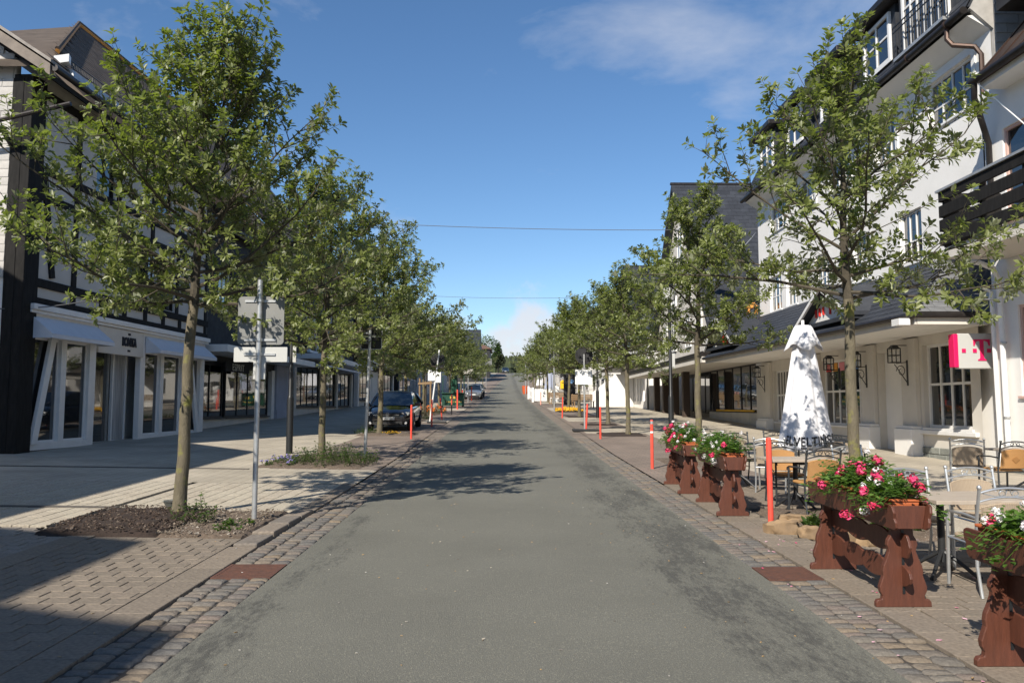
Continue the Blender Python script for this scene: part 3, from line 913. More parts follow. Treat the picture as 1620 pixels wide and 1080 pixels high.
def grow(seed, H, RAD, zc, tr, nl=15, nsec=7, ntw=4, size=.088, lean=(0, 0), spread=1.0, buds=90, dens=1.0, ld=(0, 0)):
    r = random.Random(seed)
    tk = MB(); br = MB(); recs = []; bud = MB()
    # trunk and leader
    fork = zc + .15
    tp = [V((0, 0, -.05)), V((.0, 0, .15))]
    x = y = 0
    nseg = 9
    for i in range(1, nseg + 1):
        z = .15 + (fork - .15) * i / nseg
        x = lean[0] * z / fork + r.uniform(-.015, .015); y = lean[1] * z / fork + r.uniform(-.015, .015)
        tp.append(V((x, y, z)))
    rr = [tr * 1.35, tr * 1.08] + [tr * (1.0 - .22 * i / nseg) * r.uniform(.96, 1.05) for i in range(1, nseg + 1)]
    tk.tube(tp, rr, 12)
    lead = curve(tp[-1], V((lean[0] * .1 + ld[0], lean[1] * .1 + ld[1], 1)), H - fork - .25, r, .1, 8, .10)
    br.tube(lead, [tr * .8 * (1 - .88 * i / 8) for i in range(9)], 8)
    tips = []
    for i in range(nl):
        t = (i + .3) / nl
        h = t ** 1.4 * .88
        p, dd = along(lead, h)
        az = i * 2.399 + r.uniform(-.35, .35)
        el = R(-2 + 58 * t ** .9 + r.uniform(-9, 9))
        prof = (.98 + .08 * t / .15) if t < .15 else 1.06 - .80 * ((t - .15) / .85) ** 1.0
        ln = RAD * prof * r.uniform(.80, 1.15)
        d = V((math.cos(az) * math.cos(el), math.sin(az) * math.cos(el), math.sin(el)))
        lp = curve(p, d, ln, r, .10, 6, .17)
        r0 = tr * (.34 - .2 * t)
        br.tube(lp, [r0 * (1 - .85 * k / 6) + .0025 for k in range(7)], 6)
        m = max(4, int(nsec * (.55 + .45 * ln / RAD)))
        for s in range(m + 1):
            ts = .16 + .84 * (s + r.uniform(-.25, .25)) / m
            if s == m: ts = 1.0
            ts = min(1, max(.1, ts))
            q, qd = along(lp, ts)
            if s < m:
                sd = (1 if s % 2 else -1) * R(r.uniform(30, 75))
                ax = V((r.uniform(-.6, .6), r.uniform(-.6, .6), 1)).normalized()
                qd = Matrix.Rotation(sd, 3, ax) @ qd
                qd.z += r.uniform(-.55, .45)
                sl = RAD * r.uniform(.16, .40) * (1.2 - .5 * ts)
            else: sl = RAD * .14
            sp = curve(q, qd, sl, r, .18, 3, .25)
            br.tube(sp, [.008, .006, .0045, .003], 4, cap=False)
            for w in range(ntw):
                tw = .22 + .78 * w / (ntw - 1)
                u, ud = along(sp, tw)
                if w < ntw - 1:
                    ud = (ud + V((r.uniform(-1, 1), r.uniform(-1, 1), r.uniform(-.6, .9)))).normalized()
                tl = r.uniform(.08, .24)
                e = u + ud * tl
                br.tube([u, u.lerp(e, .5) + V((0, 0, -.006)), e], [.004, .0035, .0025], 3, cap=False)
                if r.random() < dens:
                    rosette(recs, e, ud, r, r.choice((7, 8, 9, 10)), size)
                    tips.append((e, ud))
                if r.random() < .9 * dens: rosette(recs, u.lerp(e, .45), ud, r, r.choice((4, 5, 6)), size * .95)
    r.shuffle(tips)
    for (e, d) in tips[:buds]:
        c = e + d * .04
        for _ in range(9):
            q = c + V((r.uniform(-.035, .035), r.uniform(-.035, .035), r.uniform(-.008, .02)))
            s = r.uniform(.006, .011)
            bud.add([q + V((s, 0, 0)), q + V((0, s, 0)), q + V((-s, 0, 0)), q + V((0, -s, 0)), q + V((0, 0, s)), q - V((0, 0, s))],
                    [(0, 1, 4), (1, 2, 4), (2, 3, 4), (3, 0, 4), (1, 0, 5), (2, 1, 5), (3, 2, 5), (0, 3, 5)])
    return tk, br, leaves_mesh('crown', recs), bud, len(recs)

def tree_proto(seed, *a, **k):
    root = empty('street_tree', (0, 0, 0))
    tk, br, lf, bd, n = grow(seed, *a, **k)
    tk.build('trunk', M_bark, root, smooth=True)
    br.build('branches', M_branch, root, smooth=True)
    c = link('crown', lf, M_leaf, root)
    bd.build('flower_buds', M_bud, root, kind='stuff')
    return root
TG = 'whitebeam trees planted in two rows along the street'
def put_tree(root, x, y, rz, label, sc=1.0, szz=1.0):
    root.location = (x + ox(y) * (y > 60), y, zg(x, y) + .01); root.rotation_euler = (0, 0, rz); root.scale = (sc * szz, sc * szz, sc)
    tag(root, label, 'tree', TG)
tA = tree_proto(11, 6.5, 2.45, 2.6, .082, nl=34, nsec=13, ntw=5, lean=(.07, .03), ld=(.03, 0), buds=300, size=.09)
tB = tree_proto(23, 5.75, 2.2, 2.65, .076, nl=24, nsec=9, ntw=5, lean=(-.03, -.04), ld=(-.05, 0), buds=120, size=.092, dens=.88)
tC = tree_proto(37, 6.5, 2.65, 2.5, .082, nl=33, nsec=13, ntw=5, lean=(.05, .02), buds=220, size=.095)
tD = tree_proto(49, 6.1, 1.9, 2.5, .078, nl=24, nsec=10, ntw=5, lean=(.02, .06), buds=180, size=.095)
TA, TB, TC_, TD = Tree(tA), Tree(tB), Tree(tC), Tree(tD)
put_tree(tA, -4.22, 10.45, 0.0, 'nearest tree on the left, trunk rising from the dark mulch bed')
put_tree(tB, 4.42, 10.05, 0.4, 'nearest tree on the right, standing between the cafe tables and the folded parasol')
put_tree(tC, -4.2, 18.3, 1.0, 'second tree on the left, growing out of a low green bush bed')
put_tree(tD, 4.42, 18.0, 0.3, 'second tree on the right, rising behind the farthest flower planter and black lamp post')
protos = [(tC, TC_), (tA, TA), (tD, TD), (tB, TB)]
more = [(-4.42, 28.2, 1.05, 'third tree on the left, right in front of the parked black hatchback'),
        (-4.5, 36.5, .95, 'left-row tree just behind the parked black hatchback'),
        (-4.6, 45, .95, 'left-row tree behind the staked sapling'),
        (-4.4, 53.5, .92, 'left-row tree in front of the dark green stall'),
        (-4.3, 62, .95, 'left-row tree at the far end of the dark green stall'),
        (-4.3, 71, .95, 'left-row tree nearest before the parked silver car'),
        (-4.4, 80, .95, 'left-row tree beside the parked silver car'),
        (-4.5, 89, .95, 'left-row tree right behind the parked silver car'),
        (-4.6, 99, .95, 'left-row tree at the far beige crossing, ninth from the camera'),
        (-4.6, 118, .9, 'farther left-row tree before the dark house at the crest'),
        (-4.4, 133, .8, 'farthest left-row tree near the crest of the street'),
        (4.35, 27.9, 1.0, 'third tree on the right, standing alone at the edge of a beige crossing'),
        (4.5, 34.4, .95, 'fourth tree on the right, in front of the dark glazed arcade'),
        (3.98, 42, .95, 'fifth tree on the right, in front of the white wall with the stair'),
        (4.1, 50.5, 1.0, 'right-row tree with yellow flowers round its foot'),
        (3.7, 59, .95, 'right-row tree at the corner of the white picket fence'),
        (3.8, 69, .95, 'right-row tree just behind the white picket fence'),
        (3.9, 79, .95, 'right-row tree behind the folded blue-grey parasol'),
        (4.0, 91, .95, 'eighth tree on the right, beyond the picket fence'),
        (4.0, 104, .95, 'ninth tree on the right, far up the street'),
        (4.0, 120, .9, 'farther right-row tree before the crest'),
        (4.0, 138, .8, 'farthest right-row tree near the crest of the street'),
        (-4.3, -2.6, 1.0, 'street tree behind the camera on the left')]
for i, (x, y, s, lab) in enumerate(more):
    p, t = protos[i % 4]
    c = copy_tree(p, t)
    put_tree(c, x, y, i * 1.7 + .4, lab, s * (1 + .06 * math.sin(i * 5.1)), 1.14)

# low bushes, shoots and flowers
def bush(name, cx0, cy0, rx, ry, h, n, seed, label, cat, size=.045, m=None, zf=None, flowers=None, group=None, upright=.6):
    r = random.Random(seed); recs = []; st = MB((cx0, cy0, 0)); fl = MB((cx0, cy0, 0))
    zf = zf or zg
    root = thing(name, (cx0, cy0, zf(cx0, cy0)), 0, label, cat, group)
    st.off = V(root.location); fl.off = V(root.location)
    for _ in range(n):
        a = r.uniform(0, 6.283); q = math.sqrt(r.random())
        x = cx0 + rx * q * math.cos(a); y = cy0 + ry * q * math.sin(a)
        hh = h * (1 - .55 * q * q) * r.uniform(.45, 1.1)
        b = V((x, y, zf(x, y)))
        d = V((r.uniform(-.6, .6), r.uniform(-.6, .6), 1.0)).normalized()
        e = b + d * hh
        st.tube([b, b.lerp(e, .5) + V((r.uniform(-.02, .02), r.uniform(-.02, .02), 0)), e], [.004, .003, .002], 3, cap=False)
        for k in range(4):
            p = b.lerp(e, .35 + .65 * k / 3) - root.location
            for _k in range(3):
                aa = r.uniform(0, 6.28)
                ld = V((math.cos(aa), math.sin(aa), r.uniform(-.1, upright + .3)))
                recs.append((p, ld, V((r.uniform(-.4, .4), r.uniform(-.4, .4), 1)), size * r.uniform(.6, 1.3)))
        if flowers and r.random() < flowers[1]:
            for _k in range(5):
                q2 = e + V((r.uniform(-.03, .03), r.uniform(-.03, .03), r.uniform(-.02, .03)))
                s = flowers[2] * r.uniform(.6, 1.2); aa = r.uniform(0, 3)
                fl.obox(q2, V((math.cos(aa), math.sin(aa), .3)) * s, V((-math.sin(aa), math.cos(aa), .3)) * s, V((0, 0, .2)) * s)
    link('leaves', leaves_mesh('leaves', recs), m or M_leaf2, root)['kind'] = 'stuff'
    st.build('stems', M_branch, root, kind='stuff')
    if fl.v: fl.build('blossoms', flowers[0], root, kind='stuff')
    return root
M_bloom_y = mat('yellow_blossom', (.75, .42, .02), .7)
M_bloom_b = mat('violet_blossom', (.25, .2, .5), .7)
M_bloom_o = mat('orange_blossom', (.75, .18, .02), .7)
bush('low_shrub', -3.75, 17.6, .95, 1.0, .5, 330, 3, 'low green shrub in the second bed on the left', 'shrub')
bush('low_shrub', -4.75, 17.5, .5, .9, .22, 90, 4, 'sparse creeping plant with violet flowers beside the green shrub', 'shrub', flowers=(M_bloom_b, .35, .014))
bush('young_shoots', -3.75, 9.85, .28, .25, .42, 26, 5, 'few green shoots sprouting beside the trunk of the nearest left tree', 'plant', size=.05)
bush('grass_tuft', -3.2, 9.5, .22, .4, .1, 30, 15, 'dry grass tuft in the gravel by the signpost', 'plant', size=.05)
bush('leafy_plant', 3.72, 9.2, .22, .28, .26, 60, 6, 'bright green leafy plant edged by sandstone rocks', 'plant', size=.09, upright=1.0)
bush('leafy_plant', 4.55, 9.3, .3, .3, .18, 40, 16, 'small green plants under the cafe chairs beside the rocks', 'plant', size=.06, upright=.8)
bush('low_shrub', -4.95, 28.3, .4, .5, .3, 60, 7, 'small shrub at the foot of the third left tree', 'shrub')
bush('flower_patch', -4.0, 28.0, .35, .4, .12, 40, 17, 'patch of yellow flowers beside the third left tree', 'flowers', flowers=(M_bloom_y, .5, .02))
bush('flower_patch', 4.0, 49.3, .9, .9, .3, 200, 8, 'patch of yellow flowers around a tree on the right', 'flowers', flowers=(M_bloom_y, .9, .035))
bush('low_shrub', -4.3, 39.5, .6, 1.6, .4, 150, 9, 'green shrub beside the slanting pole with white sheets', 'shrub')
bush('low_shrub', -4.3, 46.5, .9, 2.5, .6, 260, 10, 'reddish flowering shrub in front of the dark green stall', 'shrub', flowers=(M_bloom_o, .25, .03))
# ---------------------------------------------------------------- building kit
class F:
    """facade frame: s along the wall, d outwards, t up; parts are stored relative to the root"""
    def __init__(self, root, o, u, flip=False):
        self.root = root; self.o = V(o); self.u = V(u).normalized()
        n = V((self.u.y, -self.u.x, 0)); self.n = -n if flip else n
    def p(self, s, d, t): return self.o + self.u * s + self.n * d + V((0, 0, t))
    def mb(self): return MB(self.root.location)
    def box(self, mb, s0, s1, d0, d1, t0, t1):
        q = self.p
        mb.hexa([q(s0, d0, t0), q(s1, d0, t0), q(s1, d1, t0), q(s0, d1, t0)], [q(s0, d0, t1), q(s1, d0, t1), q(s1, d1, t1), q(s0, d1, t1)])
    def part(self, name, m, *boxes, bevel=0, parent=None):
        mb = self.mb()
        for b in boxes: self.box(mb, *b)
        return mb.build(name, m, parent or self.root, bevel=bevel)
    def wall(self, name, m, s0, s1, t0, t1, holes=(), depth=.25, parent=None, d=0.0):
        mb = self.mb()
        ss = sorted({s0, s1, *[h[0] for h in holes], *[h[1] for h in holes]}); ts = sorted({t0, t1, *[h[2] for h in holes], *[h[3] for h in holes]})
        ss = [s for s in ss if s0 <= s <= s1]; ts = [t for t in ts if t0 <= t <= t1]
        for a, b in zip(ss, ss[1:]):
            run = None
            for c, e in zip(ts, ts[1:]):
                mid = ((a + b) / 2, (c + e) / 2)
                inh = any(h[0] < mid[0] < h[1] and h[2] < mid[1] < h[3] for h in holes)
                if not inh: mb.quad(self.p(a, d, c), self.p(b, d, c), self.p(b, d, e), self.p(a, d, e))
        for h in holes:
            a, b, c, e = h[:4]
            q = self.p
            mb.quad(q(a, d, c), q(a, d - depth, c), q(a, d - depth, e), q(a, d, e)); mb.quad(q(b, d, c), q(b, d - depth, c), q(b, d - depth, e), q(b, d, e))
            mb.quad(q(a, d, e), q(b, d, e), q(b, d - depth, e), q(a, d - depth, e)); mb.quad(q(a, d, c), q(b, d, c), q(b, d - depth, c), q(a, d - depth, c))
        return mb.build(name, m, parent or self.root)
    def window(self, s0, s1, t0, t1, cols=2, rows=2, d=-.14, fw=.06, mw=.035, m=None, g=None, sill=True, split=None, parent=None, name='window', panes=True):
        m = m or M_wframe; g = g or M_glass
        mb = self.mb()
        self.box(mb, s0, s0 + fw, d - .04, d + .04, t0, t1); self.box(mb, s1 - fw, s1, d - .04, d + .04, t0, t1)
        self.box(mb, s0 + fw, s1 - fw, d - .04, d + .04, t0, t0 + fw); self.box(mb, s0 + fw, s1 - fw, d - .04, d + .04, t1 - fw, t1)
        a, b, c, e = s0 + fw, s1 - fw, t0 + fw, t1 - fw
        xs = [a + (b - a) * i / cols for i in range(cols + 1)]
        zs = [c + (e - c) * i / rows for i in range(rows + 1)]
        if split: zs = [c] + [c + (e - c) * k for k in split] + [e]
        for x in xs[1:-1]: self.box(mb, x - mw / 2, x + mw / 2, d - .03, d + .028, c, e)
        for z in zs[1:-1]: self.box(mb, a, b, d - .028, d + .024, z - mw / 2, z + mw / 2)
        w = mb.build(name, m, parent or self.root)
        if panes:
            for xa, xb in zip(xs, xs[1:]):
                for za, zb in zip(zs, zs[1:]):
                    q = self.mb(); j = rnd.uniform(-.004, .004); j2 = rnd.uniform(-.004, .004)
                    q.hexa([self.p(xa, d - .012 + j, za), self.p(xb, d - .012 - j, za), self.p(xb, d - .002 - j, za), self.p(xa, d - .002 + j, za)],
                           [self.p(xa, d - .012 + j2, zb), self.p(xb, d - .012 - j2, zb), self.p(xb, d - .002 - j2, zb), self.p(xa, d - .002 + j2, zb)])
                    q.build('pane', g, w)
        else:
            q = self.mb(); self.box(q, a, b, d - .012, d - .002, c, e); q.build('pane', g, w)
        if sill:
            q = self.mb(); self.box(q, s0 - .06, s1 + .06, d + .042, .05, t0 - .05, t0 - .002); q.build('sill', m, w)
        return w

def slate_plane(root, p0, U, Vv, du, dv, m, limit=300, clip=None, name='slate', th=.009, parent=None, back=None):
    """slates laid in courses on the parallelogram p0 + U + V; the nearest are single objects"""
    p0, U, Vv = V(p0), V(U), V(Vv)
    lu, lv = U.length, Vv.length
    u = U.normalized(); vv = (Vv - u * Vv.dot(u)); 
    v = Vv.normalized(); n = u.cross(v).normalized()
    if n.z < 0 and abs(n.z) > .05: n = -n
    elif abs(n.z) <= .05 and n.dot(cam.location - p0) < 0: n = -n
    nu, nv = max(1, int(round(lu / du))), max(1, int(round(lv / dv)))
    du, dv = lu / nu, lv / nv
    items = []
    for j in range(nv):
        for i in range(nu + (j % 2)):
            x = (i + .5) * du - (du / 2 if j % 2 else 0); y = (j + .5) * dv
            hw = 1.0
            if x < du * .2: x = du * .25; hw = .5
            elif x > lu - du * .2: x = lu - du * .25; hw = .5
            if clip and not clip(x / lu, y / lv): continue
            items.append((p0 + u * x + v * y + n * .012, hw, j))
    tilt = th * .9 / dv
    v2 = (v - n * tilt).normalized(); n2 = u.cross(v2)
    if n2.dot(n) < 0: n2 = -n2
    mb = MB()
    mb.obox((0, 0, 0), (du * .485, 0, 0), (0, dv * .56, 0), (0, 0, th / 2))
    me = mb.mesh(name); me.materials.append(m)
    M0 = Matrix((u, v2, u.cross(v2))).transposed()
    s = 1 if u.cross(v2).dot(n) > 0 else -1
    items.sort(key=lambda t: (t[0] - cam.location).length)
    rest = MB(root.location)
    par = parent or root
    for k, (c, i, j) in enumerate(items):
        M = M0 @ Matrix.Rotation(rnd.uniform(-.012, .012), 3, 'Z')
        if k < limit:
            o = bpy.data.objects.new(name, me)
            o.matrix_local = Matrix.Translation(c - root.location + n * rnd.uniform(0, .003)) @ M.to_4x4() @ Matrix.Diagonal((i, 1, 1, 1))
            o.parent = par
            COL.objects.link(o)
        else:
            rest.obox(c, M @ V((du * .485 * i, 0, 0)), M @ V((0, dv * .56, 0)), n * th / 2)
    if rest.v: rest.build(name + '_courses', m, par, kind='stuff')

def awning(fr, s0, s1, t1, t0, d, parent_name='awning'):
    mb = fr.mb(); q = fr.p
    mb.poly([q(s0, .02, t1), q(s1, .02, t1), q(s1, d, t0), q(s0, d, t0)])
    mb.poly([q(s0, d, t0), q(s1, d, t0), q(s1, d, t0 - .10), q(s0, d, t0 - .10)])
    mb.poly([q(s0, .02, t1), q(s0, d, t0), q(s0, d, t0 - .1), q(s0, .02, t0 - .1)]); mb.poly([q(s1, .02, t1), q(s1, d, t0), q(s1, d, t0 - .1), q(s1, .02, t0 - .1)])
    o = mb.build('awning', M_awning, fr.root)
    m = o.modifiers.new('thickness', 'SOLIDIFY'); m.thickness = .008
    return o

# ---------------------------------------------------------------- left: half-timbered fashion shop
lb = thing('half_timbered_house', (-11.66, 19, .5), 0, 'half-timbered white shop with slanted window posts, twin awnings and steep brown slate roof', 'house')
f = F(lb, (-11.66, 19, .5), (.0434, 1, 0))
LEN = 10.7
M_plinth = mat('brown_plinth', (.10, .075, .055), .85, var=.2, bump=.3)
f.part('plinth', M_plinth, (0, LEN, -.35, -.02, -.6, .06))
# shop front in white wood: two glazed bays and a recessed entrance
W1 = (.42, 3.28); W2 = (5.95, 10.4); DO = (3.3, 5.93)
f.wall('shop_front', M_wframe, .42, LEN - .1, .06, 3.0, holes=[(.62, 1.75, .24, 2.86), (1.98, 3.05, .24, 2.86), (3.36, 5.85, .06, 2.86), (6.15, 7.2, .24, 2.86), (7.42, 8.75, .24, 2.86), (8.97, 10.25, .24, 2.86)], depth=.16)
for (a, b) in ((.62, 1.75), (1.98, 3.05), (6.15, 7.2), (7.42, 8.75), (8.97, 10.25)):
    w = f.part('shop_window', M_wframe, (a, a + .05, -.15, -.09, .24, 2.86), (b - .05, b, -.15, -.09, .24, 2.86), (a + .05, b - .05, -.15, -.09, .24, .29), (a + .05, b - .05, -.15, -.09, 2.81, 2.86))
    q = f.mb(); f.box(q, a + .05, b - .05, -.125, -.115, .29, 2.81); q.build('pane', M_glass, w)
for (a0, a1, b0, b1) in ((.62, .80, 1.30, 1.48), (10.02, 10.2, 9.35, 9.5)):
    mb = f.mb(); mb.prism([f.p(a0, -.06, .2), f.p(a1 + .04, -.06, .2), f.p(b1, -.06, 2.9), f.p(b0 - .04, -.06, 2.9)], f.n * .10)
    mb.build('slanted_post', M_wframe, lb, bevel=.01)
f.part('entrance_floor', M_plinth, (3.36, 5.85, -.9, -.02, -.2, .055))
dr = f.window(3.4, 5.0, .06, 2.86, cols=2, rows=1, d=-.55, fw=.05, sill=False, name='entrance_door', m=M_galv)
dr2 = f.window(5.02, 5.84, .06, 2.86, cols=1, rows=1, d=-.45, fw=.06, sill=False, name='entrance_door', m=M_wframe, g=M_curtain)
for nb_ in ((3.6, 3.85, -.50, -.495, 2.45, 2.68), (3.95, 4.05, -.50, -.495, 2.0, 2.25)): f.part('notice', M_whitepaint, nb_, parent=dr)
f.part('door_handle', M_galv, (4.15, 4.19, -.5, -.46, .9, 1.5), parent=dr)
f.part('ledge', M_wframe, (.3, LEN, -.2, .16, 3.52, 3.66), (.3, LEN, -.2, .10, 3.44, 3.515), bevel=.01)
f.wall('fascia', M_wframe, .42, LEN - .1, 3.0, 3.44, d=-.003)
awning(f, .45, 3.3, 3.36, 2.92, .55); awning(f, 6.1, 10.5, 3.34, 2.92, .5)
sb = f.part('sign_board', M_cream, (3.36, 5.9, .0, .06, 2.66, 3.42), bevel=.01)
place_text('letters', 'BONITA', .36, M_print, sb, f.p(5.0, .075, 3.06) - lb.location, f.u, (0, 0, 1), .015, 1.0, .012, .62)
f.part('sign_ornament', M_print, (4.93, 5.07, .06, .075, 3.28, 3.34), (4.93, 5.07, .06, .075, 2.78, 2.84), parent=sb)
# timber frame over white panels
wins = [(4.9, 5.85, 4.35, 6.1), (6.05, 7.0, 4.35, 6.1), (7.2, 8.0, 4.35, 6.1), (3.0, 4.0, 7.1, 8.4), (6.5, 7.6, 7.1, 8.4)]
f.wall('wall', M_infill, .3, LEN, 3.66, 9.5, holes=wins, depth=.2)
for w in wins: f.window(*w, cols=2, rows=1, m=M_timber, g=M_curtain if w[0] in (6.05,) else M_glass, sill=False, d=-.1)
tb = lambda s0, s1, t0, t1, d=.05: f.part('timber', M_timber, (s0, s1, -.05, d, t0, t1), bevel=.012)
f.part('corner_post', M_timber, (-.02, .55, -.42, .062, -.5, 9.3), bevel=.015)
f.part('corner_post', M_timber, (-.035, .20, -.435, -.16, -.5, 9.2), bevel=.015)
for (a, b) in ((4.1, 4.32), (6.30, 6.5), (6.98, 7.18)): tb(.55, LEN, a, b)
tb(.55, LEN, 3.7, 3.84, .045)
tb(.55, LEN, 8.9, 9.12)
for s in (2.1, 4.65, 5.93, 7.08, 8.15, 9.6, 10.5): tb(s - .1, s + .1, 4.32, 6.3, .044)
for s in (2.1, 3.5, 4.75, 6.0, 7.2, 8.4, 9.5, 10.5): tb(s - .1, s + .1, 3.84, 4.1, .044)
for s in (2.1, 4.2, 6.3, 8.4, 10.5): tb(s - .1, s + .1, 7.18, 8.9, .044); tb(s - .1, s + .1, 6.5, 6.98, .044)
for (s0, t0, s1, t1) in ((.62, 7.15, 1.15, 4.4), (8.5, 6.25, 9.4, 4.4)):
    mb = f.mb(); a, b = f.p(s0, .02, t0), f.p(s1, .02, t1); mb.bar(a, b, .06, .2, up=f.n.cross((b - a).normalized())); mb.build('timber', M_timber, lb)
vent = f.part('vent_grille', M_galv, (1.45, 1.75, -.02, .03, 4.9, 5.35))
# gable end facing the camera: slate shingles above, white render below
gx = -11.66 - .40
mb = MB(lb.location); mb.box(gx - 9, gx, 19.02, 19.3, -.4, 9.4)
mb.prism([(gx - 9, 19.02, 9.4), (gx, 19.02, 9.4), (gx, 19.02, 10.22), (gx - 5, 19.02, 13.5), (gx - 9, 19.02, 10.4)], (0, .2, 0))
mb.build('gable_wall', M_white, lb)
slate_plane(lb, (gx - 2.2, 19.0, 4.75), (2.17, 0, 0), (0, 0, 6.6), .55, .205, M_slatewall, 150, th=.011, clip=lambda a, b: 4.75 + b * 6.6 < 10.1 + (1 - a) * 2.17 * .66, name='shingle')
mb = MB(lb.location); mb.box(gx - .9, gx - .45, 18.97, 19.02, -.2, 1.15); mb.build('service_door', M_galv, lb)
# eaves: verge boards, soffit, gutter, snow guard, hipped slate roof
ev = V((-10.95, 18.55, 9.62))
def roofslab(name, pts, th, m): 
    mb = MB(lb.location); mb.prism(pts, (0, 0, th)); return mb.build(name, m, lb)
k = .66
mb = MB(lb.location)
for (y0, y1, dz) in ((18.45, 18.62, 0), ):
    mb.prism([(-10.9, y0, 9.55), (-10.9, y0, 9.83), (-16.6, y0, 9.83 + 5.7 * k), (-16.6, y0, 9.55 + 5.7 * k)], (0, y1 - y0, 0))
mb.build('verge_board', mat('weathered_verge_board', (.2, .165, .135), .8, var=.2, stretch=(1, 1, 1), bump=.3), lb)
mb = MB(lb.location); mb.prism([(-10.86, 18.4, 9.85), (-10.86, 18.4, 9.93), (-16.6, 18.4, 9.93 + 5.74 * k), (-16.6, 18.4, 9.85 + 5.74 * k)], (0, 2.4, 0)); mb.build('verge_tiles', mat('verge_tile', (.28, .25, .22), .8, var=.25, scale=4), lb)
mb = MB(lb.location); mb.prism([(-10.9, 18.62, 9.50), (-10.9, 18.62, 9.62), (-16.6, 18.62, 9.62 + 5.7 * k), (-16.6, 18.62, 9.50 + 5.7 * k)], (0, 11.5, 0)); mb.build('soffit', M_timber, lb)
mb = MB(lb.location); mb.tube([(-10.82, 18.5, 9.75), (-10.4, 30.2, 9.75)], .085, 10); mb.build('gutter', M_gutter, lb, smooth=True)
mb = MB(lb.location); mb.hexa([(-11.02, 19.4, 9.9), (-10.84, 19.4, 9.86), (-10.42, 30.2, 9.86), (-10.6, 30.2, 9.9)], [(-11.05, 19.4, 10.14), (-10.9, 19.4, 10.1), (-10.48, 30.2, 10.1), (-10.62, 30.2, 10.14)])
mb.build('eaves_flashing', M_zinc, lb)
for kq in range(12):
    a = kq / 12; mb = MB(lb.location)
    y0 = 19.6 + a * 10.5; mb.bar((-10.98 + a * .42, y0, 10.12), (-10.98 + a * .42, y0, 10.36), .02, .02)
    mb.build('snow_guard_post', M_iron, lb)
mb = MB(lb.location)
for zz in (10.2, 10.35): mb.bar((-10.98, 19.5, zz), (-10.56, 30.1, zz), .018, .018)
for kq in range(150):
    a = kq / 150; mb.bar((-10.98 + a * .42, 19.5 + a * 10.6, 10.14), (-10.98 + a * .42, 19.5 + a * 10.6, 10.35), .008, .008)
mb.build('snow_guard', M_iron, lb)
E1 = V((-11.0, 18.7, 10.02)); R1 = V((-16.45, 29.6, 16.26)); R2 = V((-15.5, 46, 16.26)); E2 = V((-9.95, 46, 10.02)); H1 = V((-22, 18.7, 10.02))
mb = MB(lb.location)
mb.prism([E1, E2, R2, R1], (0, 0, -.15)); mb.prism([E1, R1, H1], (0, 0, -.15)); mb.build('roof_deck', M_brownslate, lb)
U = E2 - E1; Wv = (R1 - E1) - U.normalized() * (R1 - E1).dot(U.normalized())
hipshift = (R1 - E1).dot(U.normalized()) / U.length
slate_plane(lb, E1 + V((0, 0, .02)), U * .86, Wv, .42, .27, M_brownslate, 300, clip=lambda a, b: a * .86 > hipshift * b)
for (a, b) in ((R1, R2), (R1, E1.lerp(R1, .12))):
    mb = MB(lb.location); mb.tube([a + V((0, 0, .07)), b + V((0, 0, .07))], .07, 6); mb.build('ridge_strip', M_orange, lb)
    mb = MB(lb.location); mb.tube([a + V((0, 0, .16)), b + V((0, 0, .16))], .06, 6); mb.build('ridge_cap', M_brownslate, lb)
mb = MB(lb.location); mb.obox((-11.1, 19.3, 10.28), (.16, .05, .05), (-.04, .12, 0), (0, 0, .1)); mb.build('snow_guard_end', M_wframe, lb)
mb = MB(lb.location); mb.box(-20, -12.1, 19.3, 29.5, -.5, 9.4); mb.box(-20.0, -12.05, 29.5, 29.75, -.5, 9.9); mb.build('rear_walls', M_white, lb)
# metal pole held by the gable
t = thing('flag_pole', (-11.9, 18.3, 8.7), 0, 'dark metal pole slanting out in front of the slate gable on the left', 'pole')
mb = MB(t.location); mb.tube([P(-60, 203, 18.5), P(0, 190, 18.45), P(112, 164, 18.4)], .055, 8); mb.build('pole', M_gutter, t, smooth=True)
mb = MB(t.location); a = P(1, 200, 18.5); mb.bar(a, a + V((0, .5, -.35)), .06, .12); mb.build('bracket', M_gutter, t)

# ---------------------------------------------------------------- left: shops farther up
def simple_roof(root, pts_list, m, name='roof'):
    mb = MB(root.location)
    for pts, th in pts_list: mb.prism(pts, (0, 0, -th))
    return mb.build(name, m, root)

